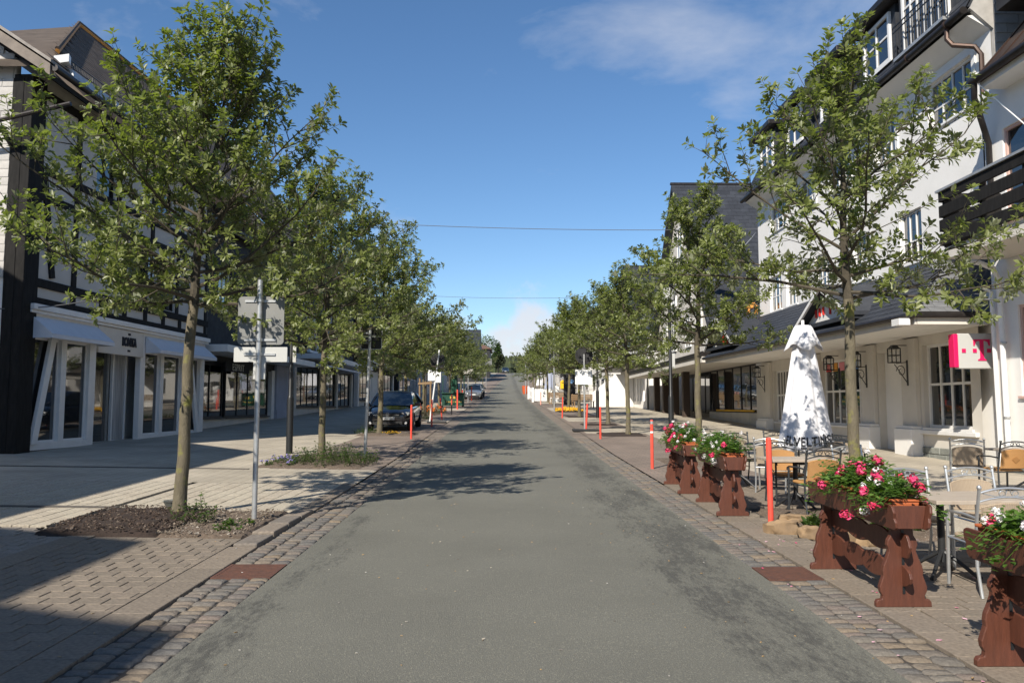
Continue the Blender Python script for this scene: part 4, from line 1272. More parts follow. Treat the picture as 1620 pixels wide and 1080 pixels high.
def slate_shop(name, o, u, ln, label, canopy_t, upper_t, eave, groups, pillar_m, cols, canopy_d=1.2, upper_wins=(), gablets=(), rdepth=6, rh=6, base_h=.45, upper_m=None):
    root = thing(name, o, 0, label, 'shop')
    f = F(root, o, u)
    f.part('base', M_cream, (0, ln, -.3, -.05, -1.2, base_h))
    for (a, b, n) in groups:
        w = (b - a) / n
        wi = f.window(a, b, base_h, canopy_t - .35, cols=n, rows=1, d=-.12, fw=.07, mw=.05, m=M_blacktrim, sill=True, name='shop_window')
    prev = 0
    for s in cols: f.part('pillar', pillar_m, (s - .22, s + .22, -.3, .03, -1.2, canopy_t - .3), bevel=.01)
    f.part('lintel', M_darkwall, (0, ln, -.3, -.02, canopy_t - .35, canopy_t + .05))
    c = f.part('canopy', M_wframe, (-.1, ln + .1, -.02, canopy_d, canopy_t, canopy_t + .28), bevel=.01)
    f.wall('upper_wall', upper_m or M_darkwall, 0, ln, canopy_t + .28, eave, holes=[(a, b, c, d) for a, b, c, d in upper_wins], depth=.15)
    for w in upper_wins: f.window(*w, cols=2, rows=2, panes=False)
    f.part('gutter', M_gutter, (-.2, ln + .2, .25, .42, eave - .08, eave + .06))
    q = f.p
    simple_roof(root, [([q(-.3, .35, eave), q(ln + .3, .35, eave), q(ln + .3, -rdepth, eave + rh), q(-.3, -rdepth, eave + rh)], .2)], M_brownslate)
    mb = f.mb(); mb.prism([q(0, -.3, -1), q(0, -rdepth * 2, -1), q(0, -rdepth * 2, eave), q(0, -rdepth, eave + rh - .2), q(0, -.3, eave + .3)], f.u * .2); mb.build('side_wall', upper_m or M_darkwall, root)
    mb = f.mb(); f.box(mb, .3, ln - .1, -rdepth * 1.8, -.35, -1, eave); mb.build('core', M_darkint, root)
    for (s, w, t0, h) in gablets:
        mb = f.mb(); mb.prism([q(s - w, .35, t0), q(s + w, .35, t0), q(s, .35, t0 + h)], f.n * -1.4); g = mb.build('gablet', M_darkwall, root)
        mb = f.mb()
        for (a, b) in (((s - w - .1, t0 - .06), (s, t0 + h + .1)), ((s + w + .1, t0 - .06), (s, t0 + h + .1))):
            mb.bar(q(a[0], .42, a[1]), q(b[0], .42, b[1]), .12, .16, up=f.n)
        mb.bar(q(s - w, .42, t0), q(s + w, .42, t0), .12, .12)
        mb.build('gablet_trim', M_wframe, g)
        mb = f.mb(); mb.prism([q(s - w * .45, .36, t0 + .12), q(s + w * .45, .36, t0 + .12), q(s, .36, t0 + h * .62)], f.n * .02); mb.build('gablet_window', M_glass, g)
    return root, f

r1, f1 = slate_shop('slate_hung_shop', (-11.9, 30.3, .72), (.03, 1, 0), 12.2, 'dark slate-hung shop with white canopy edge and grey letter sign over its glass front', 3.0, 0, 8.4,
                    [(.5, 3.2, 2), (3.5, 9.0, 4)], M_wframe, (.15, 9.5), 1.35, upper_wins=[(2.2, 3.6, 4.9, 6.6), (6.5, 7.9, 4.9, 6.6)])
es = f1.part('shop_sign', M_print, (2.4, 5.2, .25, .33, 2.36, 2.75))
place_text('letters', 'ESPRIT', .42, M_galv, es, f1.p(3.8, .34, 2.55) - r1.location, f1.u, (0, 0, 1), .01, 1.15)
f1.part('lavender_pier', M_lavender, (9.75, 12.1, -.3, .12, -.9, 2.98), bevel=.01)
f1.part('pier_foot', M_lavender, (9.7, 12.15, -.3, .18, -.9, .75), bevel=.01)
r2, f2 = slate_shop('slate_hung_shop', (-11.5, 43.4, 1.15), (.02, 1, 0), 15, 'dark slate-hung shop with two white-framed triangular gablets above its awning', 3.1, 0, 8.8,
                    [(.4, 5.6, 4), (6.4, 9.8, 3), (10.4, 14.4, 3)], M_cream, (.15, 6.0, 10.1, 14.8), 1.5, upper_wins=[(1.5, 2.7, 5.2, 6.7), (7.5, 8.7, 5.2, 6.7)], gablets=[(2.2, .9, 3.6, 1.9), (8.4, .9, 3.6, 1.9)])
awning(f2, .6, 9.6, 3.02, 2.75, 1.7)
r3, f3 = slate_shop('slate_hung_shop', (-11.0, 59.4, 1.65), (.02, 1, 0), 18, 'dark house with white panelled doors behind the parked black hatchback', 3.2, 0, 8.5,
                    [(1, 4, 2), (9, 16, 4)], M_wframe, (.2, 5, 8, 16.5), .9, upper_wins=[(2, 3.4, 5, 6.6), (6, 7.4, 5, 6.6), (11, 12.4, 5, 6.6)])
f3.window(5.3, 7.7, .1, 2.8, cols=4, rows=2, d=.02, sill=False, name='panelled_door', g=M_wframe)
def far_house(name, x0, x1, y0, y1, h, rh, label, m, rm, axis='y', wins=3, street='right', gp=None, storeys=2):
    z = zr((y0 + y1) / 2) - .3
    root = thing(name, ((x0 + x1) / 2, (y0 + y1) / 2, z), 0, label, 'house')
    mb = MB(root.location); mb.box(x0, x1, y0, y1, z - 1, z + h); mb.build('wall', m, root)
    mb = MB(root.location)
    if axis == 'y':
        xm = (x0 + x1) / 2
        mb.prism([(x0 - .4, y0 - .3, z + h - .2), (x1 + .4, y0 - .3, z + h - .2), (xm, y0 - .3, z + h + rh)], (0, y1 - y0 + .6, 0))
    else:
        ym = (y0 + y1) / 2
        mb.prism([(x0 - .3, y0 - .4, z + h - .2), (x0 - .3, y1 + .4, z + h - .2), (x0 - .3, ym, z + h + rh)], (x1 - x0 + .6, 0, 0))
    rf = mb.build('roof', rm, root)
    mb = MB(root.location); mb.box((x0 + x1) / 2 - .3, (x0 + x1) / 2 + .3, (y0 + y1) / 2 + 1, (y0 + y1) / 2 + 1.7, z + h, z + h + rh + .9); mb.build('chimney', M_cream, rf)
    fx = x1 if street == 'right' else x0; sg = 1 if street == 'right' else -1
    n = max(2, int((y1 - y0) / 3.2))
    for st in range(storeys):
        for i in range(n):
            y = y0 + (y1 - y0) * (i + .5) / n; zz = z + .9 + st * 2.9
            w = .55 if st else 1.0
            mb = MB(root.location); mb.box(*sorted((fx + sg * .01, fx + sg * .06)), y - w - .08, y + w + .08, zz - .08, zz + 1.48); wi = mb.build('window', M_wframe, root)
            mb = MB(root.location); mb.box(*sorted((fx + sg * .055, fx + sg * .075)), y - w, y + w, zz, zz + 1.4); mb.build('pane', M_glass, wi)
    nn = max(1, int((x1 - x0) / 3.5))
    for st in range(storeys):
        for i in range(nn):
            x = x0 + (x1 - x0) * (i + .5) / nn; zz = z + .9 + st * 2.9
            mb = MB(root.location); mb.box(x - .58, x + .58, y0 - .05, y0 - .01, zz - .08, zz + 1.4); wi = mb.build('window', M_wframe, root)
            mb = MB(root.location); mb.box(x - .5, x + .5, y0 - .07, y0 - .045, zz, zz + 1.32); mb.build('pane', M_glass, wi)
    return root
far_house('town_house', -22, -10.6, 79, 95, 6.5, 5, 'dark slate house far up the left side behind the tree row', M_darkwall, M_brownslate)
far_house('town_house', -20, -9.5, 97, 113, 6, 5, 'white plastered house far up the left side behind the tree row', M_terrab, M_brownslate)
far_house('town_house', -20, -8.5, 116, 134, 6.5, 5, 'pale plastered house near the far end of the left row', M_terrab, M_slate)
far_house('town_house', -18, -5.0, 150, 166, 6, 4.5, 'dark gabled house with white trim closing the left row at the crest', M_darkwall, M_slate, axis='x')
far_house('town_house', -16, -3.2, 172, 186, 6.2, 3.5, 'reddish-roofed dark house at the crest of the street', M_darkwall, mat('reddish_tile', (.16, .09, .07), .8, var=.2))

# houses left of and behind the camera: out of view, they throw the shadows on the left pavement
def shade_house(x_eave, y0, y1, h, pitch, dpt, label, m):
    z = zr((y0 + y1) / 2)
    root = thing('town_house', (x_eave - dpt / 2, (y0 + y1) / 2, z), 0, label, 'house')
    xe = x_eave - .5
    mb = MB(root.location); mb.box(xe - dpt, xe, y0 + .3, y1 - .3, z - 1, z + h)
    mb.prism([(xe - dpt, y0 + .3, z + h - .05), (xe, y0 + .3, z + h - .05), (xe - dpt / 2, y0 + .3, z + h + dpt / 2 * pitch)], (0, y1 - y0 - .6, 0)); mb.build('wall', m, root)
    mb = MB(root.location)
    mid = (x_eave - .5 - dpt / 2)
    zt = z + h + (x_eave - mid) * pitch
    mb.prism([(x_eave, y0, z + h), (mid, y0, zt), (mid, y0, zt + .2), (x_eave, y0, z + h + .2)], (0, y1 - y0, 0))
    mb.prism([(2 * mid - x_eave, y0, z + h), (mid, y0, zt), (mid, y0, zt + .2), (2 * mid - x_eave, y0, z + h + .2)], (0, y1 - y0, 0)); mb.build('roof', M_brownslate, root)
    n = max(2, int((y1 - y0) / 2.6))
    for st in range(max(1, int(h / 3))):
        for i in range(n):
            y = y0 + (y1 - y0) * (i + .5) / n; zz = z + .9 + st * 3
            mb = MB(root.location); mb.box(xe + .01, xe + .05, y - .68, y + .68, zz - .08, zz + 1.5); wi = mb.build('window', M_wframe, root)
            mb = MB(root.location); mb.box(xe + .045, xe + .065, y - .6, y + .6, zz, zz + 1.42); mb.build('pane', M_glass, wi)
    return root
shade_house(-10.65, -1.3, 13.15, 7.2, .62, 11, 'white plastered house on the left, beside the half-timbered shop and out of view', M_terrab)
shade_house(-9.77, -6.6, -1.5, 9.8, .30, 11, 'taller plastered house on the left behind the camera', M_terrab)
shade_house(-9.31, -24, -6.66, 11.9, .31, 12, 'tallest plastered house on the left behind the camera', M_terrab)

# ---------------------------------------------------------------- right: tall white house with the cafe arcade
WX = 10.45
rb = thing('white_guest_house', (WX, 17.3, .36), 0, 'tall white house with slate mansard dormers above a cafe arcade and slate lean-to roof', 'house')
g = F(rb, (WX, 17.3, .36), (0, 1, 0), flip=True)      # s = Y - 17.3, d towards the street
SY = lambda Y: Y - 17.3
ZT = lambda z: z - .36
up = []
for Y0, Y1 in ((17.0, 18.85), (20.5, 21.7), (23.3, 24.8), (26.0, 27.3), (28.75, 30.45)): up.append((SY(Y0), SY(Y1), ZT(8.35), ZT(9.5)))
for Y0, Y1 in ((19.4, 20.5), (22.2, 23.3), (25.1, 26.2), (27.85, 28.95), (29.45, 30.75)): up.append((SY(Y0), SY(Y1), ZT(5.3), ZT(6.65)))
g.wall('upper_wall', M_white, -1.0, 14.7, ZT(3.4), ZT(10.0), holes=up, depth=.16)
for w in up: g.window(*w, cols=4 if w[1] - w[0] > 1.7 else 3, rows=2, split=(.42,), d=-.10, fw=.06)
for w in up[:5]:
    g.part('window_surround', M_wframe, (w[0] - .14, w[0] - .0, 0, .03, w[2] - .0, w[3] + .12), (w[1], w[1] + .14, 0, .03, w[2], w[3] + .12), (w[0], w[1], 0, .03, w[3], w[3] + .12))
mb = g.mb(); mb.box(WX + .2, WX + 9, 16.4, 31.95, 0, 10); mb.box(WX + .002, WX + .25, 31.9, 31.99, 3.0, 10.0); mb.build('side_walls', M_white, rb)
# arcade wall
gw = [(SY(17.62), SY(19.62), ZT(1.12), ZT(3.16)), (SY(20.55), SY(22.0), .03, ZT(3.12)), (SY(22.9), SY(25.95), ZT(1.05), ZT(3.1)), (SY(26.9), SY(28.2), .03, ZT(3.1)), (SY(28.7), SY(30.6), ZT(1.05), ZT(3.0))]
g.wall('arcade_wall', M_cream, -.05, 15.4, -.5, ZT(3.4), holes=gw, depth=.28, d=.002)
for i, w in enumerate(gw):
    if i in (1, 3):
        dd = g.part('door_recess', M_cream, (w[0] - .1, w[1] + .1, -1.25, -1.15, -.3, w[3] + .1)); g.part('recess_side', M_cream, (w[1], w[1] + .06, -1.2, -.26, -.3, w[3] + .05), (w[0] - .06, w[0], -1.2, -.26, -.3, w[3] + .05))
        g.part('cafe_door', M_timber, (w[0] + .15, w[1] - .15, -1.15, -1.08, 0, w[3] - .5), bevel=.01)
        g.part('doorstep', M_stone, (w[0], w[1], -1.1, -.05, -.2, .06))
    else: g.window(*w, cols=(4 if i == 0 else 6), rows=2, split=(.52,), d=-.16, fw=.07, mw=.06, name='cafe_window')
g.part('window_ledge', M_wframe, (gw[0][0] - .25, gw[0][1] + .2, .0, .09, gw[0][2] - .16, gw[0][2] - .055), bevel=.015)
M_col = [mat('pane_sticker_%s' % n, c, .5) for n, c in (('red', (.6, .03, .03)), ('blue', (.05, .16, .4)), ('orange', (.7, .3, .03)), ('pink', (.75, .25, .3)))]
w = gw[2]; cw = (w[1] - w[0]) / 6
for k, ci in enumerate((2, 1, 0, 3, 2, 0)): g.part('coloured_pane', M_col[ci], (w[0] + cw * k + .08, w[0] + cw * (k + .9), -.15, -.135, w[3] - .34, w[3] - .08), bevel=0)
for (Y0, Y1) in ((19.78, 20.5), (22.05, 22.85), (25.98, 26.85), (30.75, 31.8)):
    a = g.part('pillar', M_cream, (SY(Y0), SY(Y1), .003, .12, -.4, ZT(3.36)), bevel=.01)
    b = g.part('pillar_foot', M_white, (SY(Y0) - .08, SY(Y1) + .08, .004, .32, -.5, .72), bevel=.02); g.part('pillar_foot_cap', M_white, (SY(Y0) - .05, SY(Y1) + .05, .005, .27, .72, .79), parent=b, bevel=.02)
# stone plinth of coursed ashlar under the bay window
for j in range(4):
    s = -.1
    k = 0
    while s < SY(19.68) - .05:
        l = rnd.uniform(.28, .5); e = min(s + l, SY(19.68))
        g.part('plinth_stone', M_stone, (s, e - .012, .0, .05 + rnd.uniform(0, .02), -.36 + j * .165, -.36 + (j + 1) * .165 - .012), bevel=.015)
        s += l
# soffit, gutter and slates of the lean-to roof
ex0, ex1 = 8.6, 8.12; ey0, ey1 = 16.4, 31.9; ez = 3.58
def eax(y): return ex0 + (ex1 - ex0) * (y - ey0) / (ey1 - ey0)
mb = MB(rb.location)
for k in range(5):
    a, b = k / 5, (k + 1) / 5 - .006
    l = lambda y, t: eax(y) + .06 + (WX - eax(y) - .06) * t
    mb.hexa([(l(ey0 + .1, a), ey0 + .1, 3.40), (l(ey0 + .1, b), ey0 + .1, 3.40), (l(ey1, b), ey1, 3.40), (l(ey1, a), ey1, 3.40)], [(l(ey0 + .1, a), ey0 + .1, 3.44), (l(ey0 + .1, b), ey0 + .1, 3.44), (l(ey1, b), ey1, 3.44), (l(ey1, a), ey1, 3.44)])
mb.build('soffit_boards', M_white, rb)
mb = MB(rb.location); mb.hexa([(eax(ey0) + .02, ey0 + .03, 3.36), (eax(ey0) + .06, ey0 + .03, 3.36), (eax(ey1) + .06, ey1, 3.36), (eax(ey1) + .02, ey1, 3.36)], [(eax(ey0) + .02, ey0 + .03, 3.56), (eax(ey0) + .06, ey0 + .03, 3.56), (eax(ey1) + .06, ey1, 3.56), (eax(ey1) + .02, ey1, 3.56)])
mb.box(eax(ey0) + .07, WX + .3, ey0 + .02, ey0 + .06, 3.36, 3.56); mb.build('fascia_board', M_cream, rb)
mb = MB(rb.location); mb.tube([(WX + .2, ey0 - .06, 3.56), (eax(ey0) - .05, ey0 - .06, 3.56), (eax(ey1) - .06, ey1, 3.56)], .065, 8); mb.build('gutter', M_gutter, rb, smooth=True)
mb = MB(rb.location); mb.obox((8.42, 16.62, 3.42), (.12, 0, 0), (0, .16, 0), (0, 0, .07)); mb.build('flood_light', M_wframe, rb)
top = 5.12
A0 = V((ex0, ey0, ez)); A1 = V((ex1, ey1, ez)); B0 = V((WX, 18.3, top)); B1 = V((WX, ey1, top)); C0 = V((WX + .6, ey0, ez)); C1 = V((WX + .6, 18.3, top))
mb = MB(rb.location); mb.prism([A0, A1, B1, B0], (0, 0, -.08)); mb.prism([A0, B0, C1, C0], (0, 0, -.08)); mb.build('lean_to_deck', M_slate, rb)
Uu = A1 - A0
un = Uu.normalized(); dv = (B0 - A0) - un * (B0 - A0).dot(un); hs = (B0 - A0).dot(un) / Uu.length
slate_plane(rb, A0 + V((0, 0, .02)), Uu, dv, .34, .21, M_slate, 300, clip=lambda a, b: a > hs * b)
M_hipslate = mat('pale_lit_slate', (.15, .152, .155), .6, var=.2, island=.15, bump=.2)  # slate made paler on the hip face, sunlight put into its colour
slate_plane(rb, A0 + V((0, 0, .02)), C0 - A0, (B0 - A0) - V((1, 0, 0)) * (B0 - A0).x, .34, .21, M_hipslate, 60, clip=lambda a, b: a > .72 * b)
mb = MB(rb.location)
for k in range(70):
    y = ey0 + .3 + (ey1 - ey0 - .4) * k / 70
    mb.box(eax(y) + .30, eax(y) + .33, y - .02, y + .02, 3.74, 3.86)
for z in (3.8, 3.86): mb.bar((eax(ey0) + .31, ey0 + .3, z), (eax(ey1) + .31, ey1, z), .012, .012)
mb.build('snow_guard', M_iron, rb)
# pediment with red letters, second pediment with plaque
def pediment(Y0, Y1, x, z0, z1, name='pediment'):
    ym = (Y0 + Y1) / 2
    mb = MB(rb.location); mb.prism([(x, Y0, z0), (x, Y1, z0), (x, ym, z1)], (1.2, 0, 0)); pd = mb.build(name, M_white, rb)
    mb = MB(rb.location)
    for (a, b) in ((Y0 - .15, ym), (Y1 + .15, ym)): mb.bar((x - .12, a, z0 - .02), (x - .12, b, z1 + .1), .30, .07, up=(1, 0, 0)) if False else mb.prism([(x - .3, a, z0 - .04), (x - .3, b, z1 + .06), (x - .3, b, z1 + .16), (x - .3, a, z0 + .06)], (1.5, 0, 0))
    mb.build('pediment_roof', M_slate, pd)
    mb = MB(rb.location)
    for (a, b) in ((Y0 - .15, ym), (Y1 + .15, ym)): mb.prism([(x - .315, a, z0 - .10), (x - .315, b, z1 + .0), (x - .315, b, z1 + .105), (x - .315, a, z0 + .005)], (.06, 0, 0))
    mb.build('pediment_trim', M_wframe, pd)
    mb = MB(rb.location); mb.box(x - .25, x + .1, Y0 - .1, Y1 + .1, z0 - .12, z0 - .01); mb.build('pediment_base', M_slate, pd)
    return pd
p1 = pediment(19.3, 22.7, 8.75, 3.92, 4.75)
for k, (y, h, dz) in enumerate(((21.9, .22, .18), (21.65, .22, .2), (21.4, .22, .21), (20.95, .52, .18), (20.5, .22, .26), (20.25, .22, .26), (19.95, .22, .22))):
    mb = MB(rb.location); mb.box(8.70, 8.748, y - .022, y + .022, 3.92 + dz, 3.92 + dz + h); mb.build('letter', M_red, p1)
mb = MB(rb.location); mb.box(8.702, 8.747, 20.80, 21.10, 4.605, 4.64); mb.build('letter', M_red, p1)
p2 = pediment(28.4, 32.0, 8.45, 3.95, 5.0)
mb = MB(rb.location); mb.box(8.40, 8.448, 30.3, 31.2, 4.05, 4.35); mb.build('plaque', M_print, p2)
mb = MB(rb.location); 
for (y, z, s) in ((29.9, 4.25, .12), (29.75, 4.5, .1), (29.6, 4.3, .1), (29.95, 4.1, .1), (29.55, 4.1, .08), (29.7, 4.7, .08)): mb.obox((8.38, y, z), (.03, 0, 0), V((0, .7, .7)) * s, V((0, -.7, .7)) * s)
mb.build('red_emblem', M_red, p2)
# main eaves and mansard
gx0, gz = 9.86, 10.12
mb = MB(rb.location); mb.tube([(gx0, 16.25, gz), (gx0, 32.2, gz)], .085, 10); mb.build('gutter', M_gutter, rb, smooth=True)
for k in range(9):
    mb = MB(rb.location); y = 16.9 + k * 1.7; mb.tube([(gx0, y - .03, gz), (gx0, y + .03, gz)], .1, 10); mb.build('gutter_bracket', M_copper, rb, smooth=True)
mb = MB(rb.location); mb.prism([(WX, 16.3, 9.72), (gx0 + .1, 16.3, 10.02), (WX, 16.3, 10.1)], (0, 15.7, 0)); mb.build('cove', M_white, rb)
mb = MB(rb.location); mb.box(gx0 + .05, WX + .2, 16.28, 32.2, 10.1, 10.16); mb.build('eaves_board', M_blacktrim, rb)
m0, m1 = V((9.95, 16.25, 10.2)), V((11.6, 16.25, 13.4))
mb = MB(rb.location); mb.prism([m0, m1, (20, 16.25, 13.6), (20, 16.25, 10.1)], (0, 16, 0)); mb.build('mansard', M_slate, rb)
slate_plane(rb, m0 + V((-.02, 0, 0)), (0, 15.9, 0), m1 - m0, .36, .24, M_slate, 120, name='mansard_slate')
def dormer(Y0, Y1, z1=11.95, rail=False):
    x = 10.12
    mb = MB(rb.location); mb.box(x, x + 1.6, Y0 - .22, Y1 + .22, 10.3, z1 + .12); dm = mb.build('dormer', M_slate, rb)
    fr = F(rb, (x, Y0, 10.35), (0, 1, 0), flip=True)
    n = 3 if Y1 - Y0 > 1.7 else 2
    fr.window(0, Y1 - Y0, .3 if not rail else .05, z1 - 10.35, cols=n * 2 if rail else n, rows=2, split=(.55,), d=.03, fw=.09, mw=.05, parent=dm, name='dormer_window', sill=not rail)
    mb = MB(rb.location); mb.box(x - .35, x + 1.8, Y0 - .5, Y1 + .5, z1 + .122, z1 + .3); mb.build('dormer_roof', M_gutter, dm, bevel=.02)
    if rail:
        mb = MB(rb.location)
        for zz in (10.42, 11.25, 11.12): mb.bar((9.92, Y0 - .2, zz), (9.92, Y1 + .2, zz), .025, .025)
        for k in range(17):
            y = Y0 - .2 + (Y1 - Y0 + .4) * k / 16; mb.bar((9.92, y, 10.42), (9.92, y, 11.25), .016, .016)
        mb.build('railing', M_iron, dm)
        mb = MB(rb.location); mb.box(9.86, 10.1, Y0 - .1, Y1 + .1, 10.32, 10.40); mb.build('balcony_floor', M_zinc, dm)
dormer(17.15, 19.2, 12.6, True); dormer(19.85, 21.35); dormer(22.9, 24.4); dormer(26.0, 27.4); dormer(28.9, 30.3)
mb = MB(rb.location); mb.prism([(9.98, 16.22, 10.15), (WX + .02, 16.22, 9.7), (WX + .02, 16.22, 3.6), (20, 16.22, 3.6), (20, 16.22, 13.6), (11.6, 16.22, 13.4)], (0, .1, 0)); mb.build('gable_wall', M_slatewall, rb)
slate_plane(rb, (WX + .02, 16.2, 6.0), (2.6, 0, 0), (0, 0, 7.2), .52, .21, M_slatewall, 90, name='shingle', th=.02)
g.part('slate_cladding', M_slate, (-.95, .95, .0, .045, ZT(4.15), ZT(5.95)))
# rainwater pipe, swan neck from the upper gutter
mb = MB(rb.location); mb.tube([(9.88, 16.95, 10.1), (9.88, 16.95, 9.8), (9.95, 16.85, 9.62), (10.25, 16.55, 9.45), (10.34, 16.48, 9.25), (10.34, 16.48, 5.3)], .055, 8); mb.build('downpipe', M_copper, rb, smooth=True)
# wall lanterns
M_clear = mat('lantern_glass', (.5, .5, .48), .1)
nt_ = M_clear.node_tree; tr_n = nt_.nodes.new('ShaderNodeBsdfTransparent'); ms_n = nt_.nodes.new('ShaderNodeMixShader'); ms_n.inputs['Fac'].default_value = .75
nt_.links.new(nt_.nodes['Principled BSDF'].outputs[0], ms_n.inputs[1]); nt_.links.new(tr_n.outputs[0], ms_n.inputs[2]); nt_.links.new(ms_n.outputs[0], nt_.nodes['Material Output'].inputs['Surface'])
def lantern(x, y, z, label):
    t = thing('wall_lantern', (WX - .12, y, z), 0, label, 'wall lamp', 'wrought iron wall lanterns on the cafe arcade')
    mb = MB(t.location)
    mb.tube([(WX - .12, y, z + .28), (x, y, z + .28)], .012, 5); mb.box(WX - .13, WX - .10, y - .04, y + .04, z - .75, z - .1)
    for k in range(14):
        a = k / 13 * 2 * math.pi * 1.2
        r_ = .16 * (1 - k / 20)
        p = V((WX - .28 - r_ * math.cos(a) * .8, y, z - .38 + r_ * math.sin(a)))
        if k: mb.tube([pp, p], .010, 4)
        pp = p
    mb.tube([(WX - .12, y, z - .15), (x + .05, y, z - .18)], .012, 5); mb.tube([(WX - .12, y, z - .7), (WX - .28, y, z - .45), (x, y, z - .2)], .011, 5)
    mb.build('bracket', M_iron, t)
    mb = MB(t.location); s = .11
    for (a, b) in ((-1, -1), (-1, 1), (1, -1), (1, 1)): mb.bar((x + a * s, y + b * s, z - .16), (x + a * s, y + b * s, z + .2), .022, .022)
    for zz in (-.16, .02, .2): 
        for (a, b, c, d) in ((-1, -1, 1, -1), (1, -1, 1, 1), (1, 1, -1, 1), (-1, 1, -1, -1)): mb.bar((x + a * s, y + b * s, z + zz), (x + c * s, y + d * s, z + zz), .022, .022)
    mb.hexa([(x - s, y - s, z + .2), (x + s, y - s, z + .2), (x + s, y + s, z + .2), (x - s, y + s, z + .2)], [(x - .05, y - .05, z + .29), (x + .05, y - .05, z + .29), (x + .05, y + .05, z + .29), (x - .05, y + .05, z + .29)])
    mb.build('lantern_frame', M_iron, t)
    mb = MB(t.location); mb.box(x - s + .012, x + s - .012, y - s + .012, y + s - .012, z - .15, z + .19); mb.build('lantern_glass', M_clear, t)
lantern(10.0, 20.15, 2.92, 'iron wall lantern on the pillar nearest the magenta sign')
lantern(10.02, 22.45, 2.92, 'iron wall lantern just right of the nearest right tree trunk')
lantern(10.02, 24.3, 2.92, 'iron wall lantern between the parasol and the nearest right tree trunk')
lantern(10.02, 31.3, 2.95, 'iron wall lantern on the pillar beside the dark glass shop front')

# projecting telecom sign
t = thing('shop_sign', (9.85, 16.75, 2.8), 0, 'grey projecting shop sign with a magenta T and squares', 'sign')
sx0, sx1 = P(1515, 555, 16.6).x, P(1571, 555, 16.6).x
z0, z1 = P(1545, 583, 16.6).z, P(1545, 527, 16.6).z
mb = MB(t.location); mb.box(sx0, sx1, 16.6, 16.75, z0, z1); mb.build('panel', M_lightgrey, t, bevel=.02)
mb = MB(t.location); mb.box(sx0 - .10, sx0 - .004, 16.56, 16.76, z0 + .03, z1 - .02); mb.build('edge_strip', M_magenta, t, bevel=.01)  # plain magenta strip along the sign's edge
mb = MB(t.location); mb.box(sx1, WX - .02, 16.63, 16.69, z0 + .3, z0 + .38); mb.box(sx1, WX - .02, 16.63, 16.69, z1 - .2, z1 - .12); mb.build('arm', M_zinc, t)
cx_, cz_ = P(1553, 554, 16.6).x, (z0 + z1) / 2 + .02
k_ = (z1 - z0)
Tpts = [(-.235, .3), (.235, .3), (.235, .12), (.20, .12), (.17, .22), (.10, .255), (.055, .255), (.055, -.22), (.075, -.255), (.12, -.265), (.12, -.3), (-.12, -.3), (-.12, -.265), (-.075, -.255), (-.055, -.22), (-.055, .255), (-.10, .255), (-.17, .22), (-.20, .12), (-.235, .12)]
mb = MB(t.location); mb.prism([(cx_ + a * k_, 16.596, cz_ + b * k_) for a, b in Tpts], (0, -.008, 0)); mb.build('letter', M_magenta, t)
for a in (-.2, .2, -.50):
    mb = MB(t.location); s = .055 * k_; xx = cx_ + a * k_ * (1.0 if a > -.4 else 1.02); mb.box(xx - s, xx + s, 16.588, 16.596, cz_ - s - .02 * k_, cz_ + s - .02 * k_); mb.build('square', M_magenta, t)

# ---------------------------------------------------------------- right: near house with the timber balcony
nb = thing('balcony_house', (10.25, 12, .2), 0, 'white house at the right edge with a dark slatted timber balcony and copper eaves', 'house')
h = F(nb, (10.2, 3.5, .2), (0, 1, 0), flip=True)
hs_ = [(9.6, 12.0, 1.65, 3.45), (10.9, 12.2, 5.2, 7.1), (6.0, 8.5, .6, 3.2)]
h.wall('wall', M_white, -2, 12.8, -.5, 8.1, holes=hs_, depth=.18)
for w in hs_: h.window(*w, cols=2, rows=1, m=mat('pink_tinted_frame%d' % int(w[0]), (.62, .42, .36), .5), d=-.08)
h.part('plinth', M_stone, (-2, 12.81, .0, .05, -.5, .38), bevel=.01)
mb = MB(nb.location); mb.box(10.42, 20, 2, 16.18, -.4, 8.2); mb.quad((10.2, 16.3, -.3), (10.46, 16.3, -.3), (10.46, 16.3, 8.2), (10.2, 16.3, 8.2)); mb.build('side_walls', M_white, nb)
mb = MB(nb.location); mb.prism([(9.62, 2, 8.22), (9.62, 2, 8.34), (11.6, 2, 10.6), (11.9, 2, 10.6), (11.9, 2, 8.22)], (0, 13.6, 0)); mb.build('roof', M_copper, nb)
mb = MB(nb.location); mb.box(9.7, 10.2, 2, 15.55, 8.08, 8.215); mb.build('soffit', M_white, nb)
mb = MB(nb.location); mb.tube([(9.58, 1.8, 8.26), (9.58, 15.65, 8.26)], .08, 10); mb.tube([(9.58, 15.55, 8.26), (9.60, 15.6, 7.9), (9.95, 15.9, 7.4), (10.1, 16.0, 7.1), (10.1, 16.0, 5.2)], .06, 8); mb.build('gutter', M_gutter, nb, smooth=True)
mb = MB(nb.location); mb.bar((9.6, 15.5, 8.2), (10.15, 14.9, 7.1), .02, .02); mb.build('steel_strut', M_wframe, nb)
# seams of the copper roof
for k in range(9):
    mb = MB(nb.location); y = 15.4 - k * .6; mb.bar((9.66, y, 8.40), (11.55, y, 10.56), .03, .03); mb.build('roof_seam', M_copper, nb)
mb = MB(nb.location); mb.box(9.95, 14, 9.0, 15.3, 9.6, 12.6); dm = mb.build('roof_dormer', M_darkwall, nb); mb = MB(nb.location); mb.box(9.5, 14, 8.7, 15.7, 12.602, 12.9); mb.build('dormer_roof', M_gutter, dm)
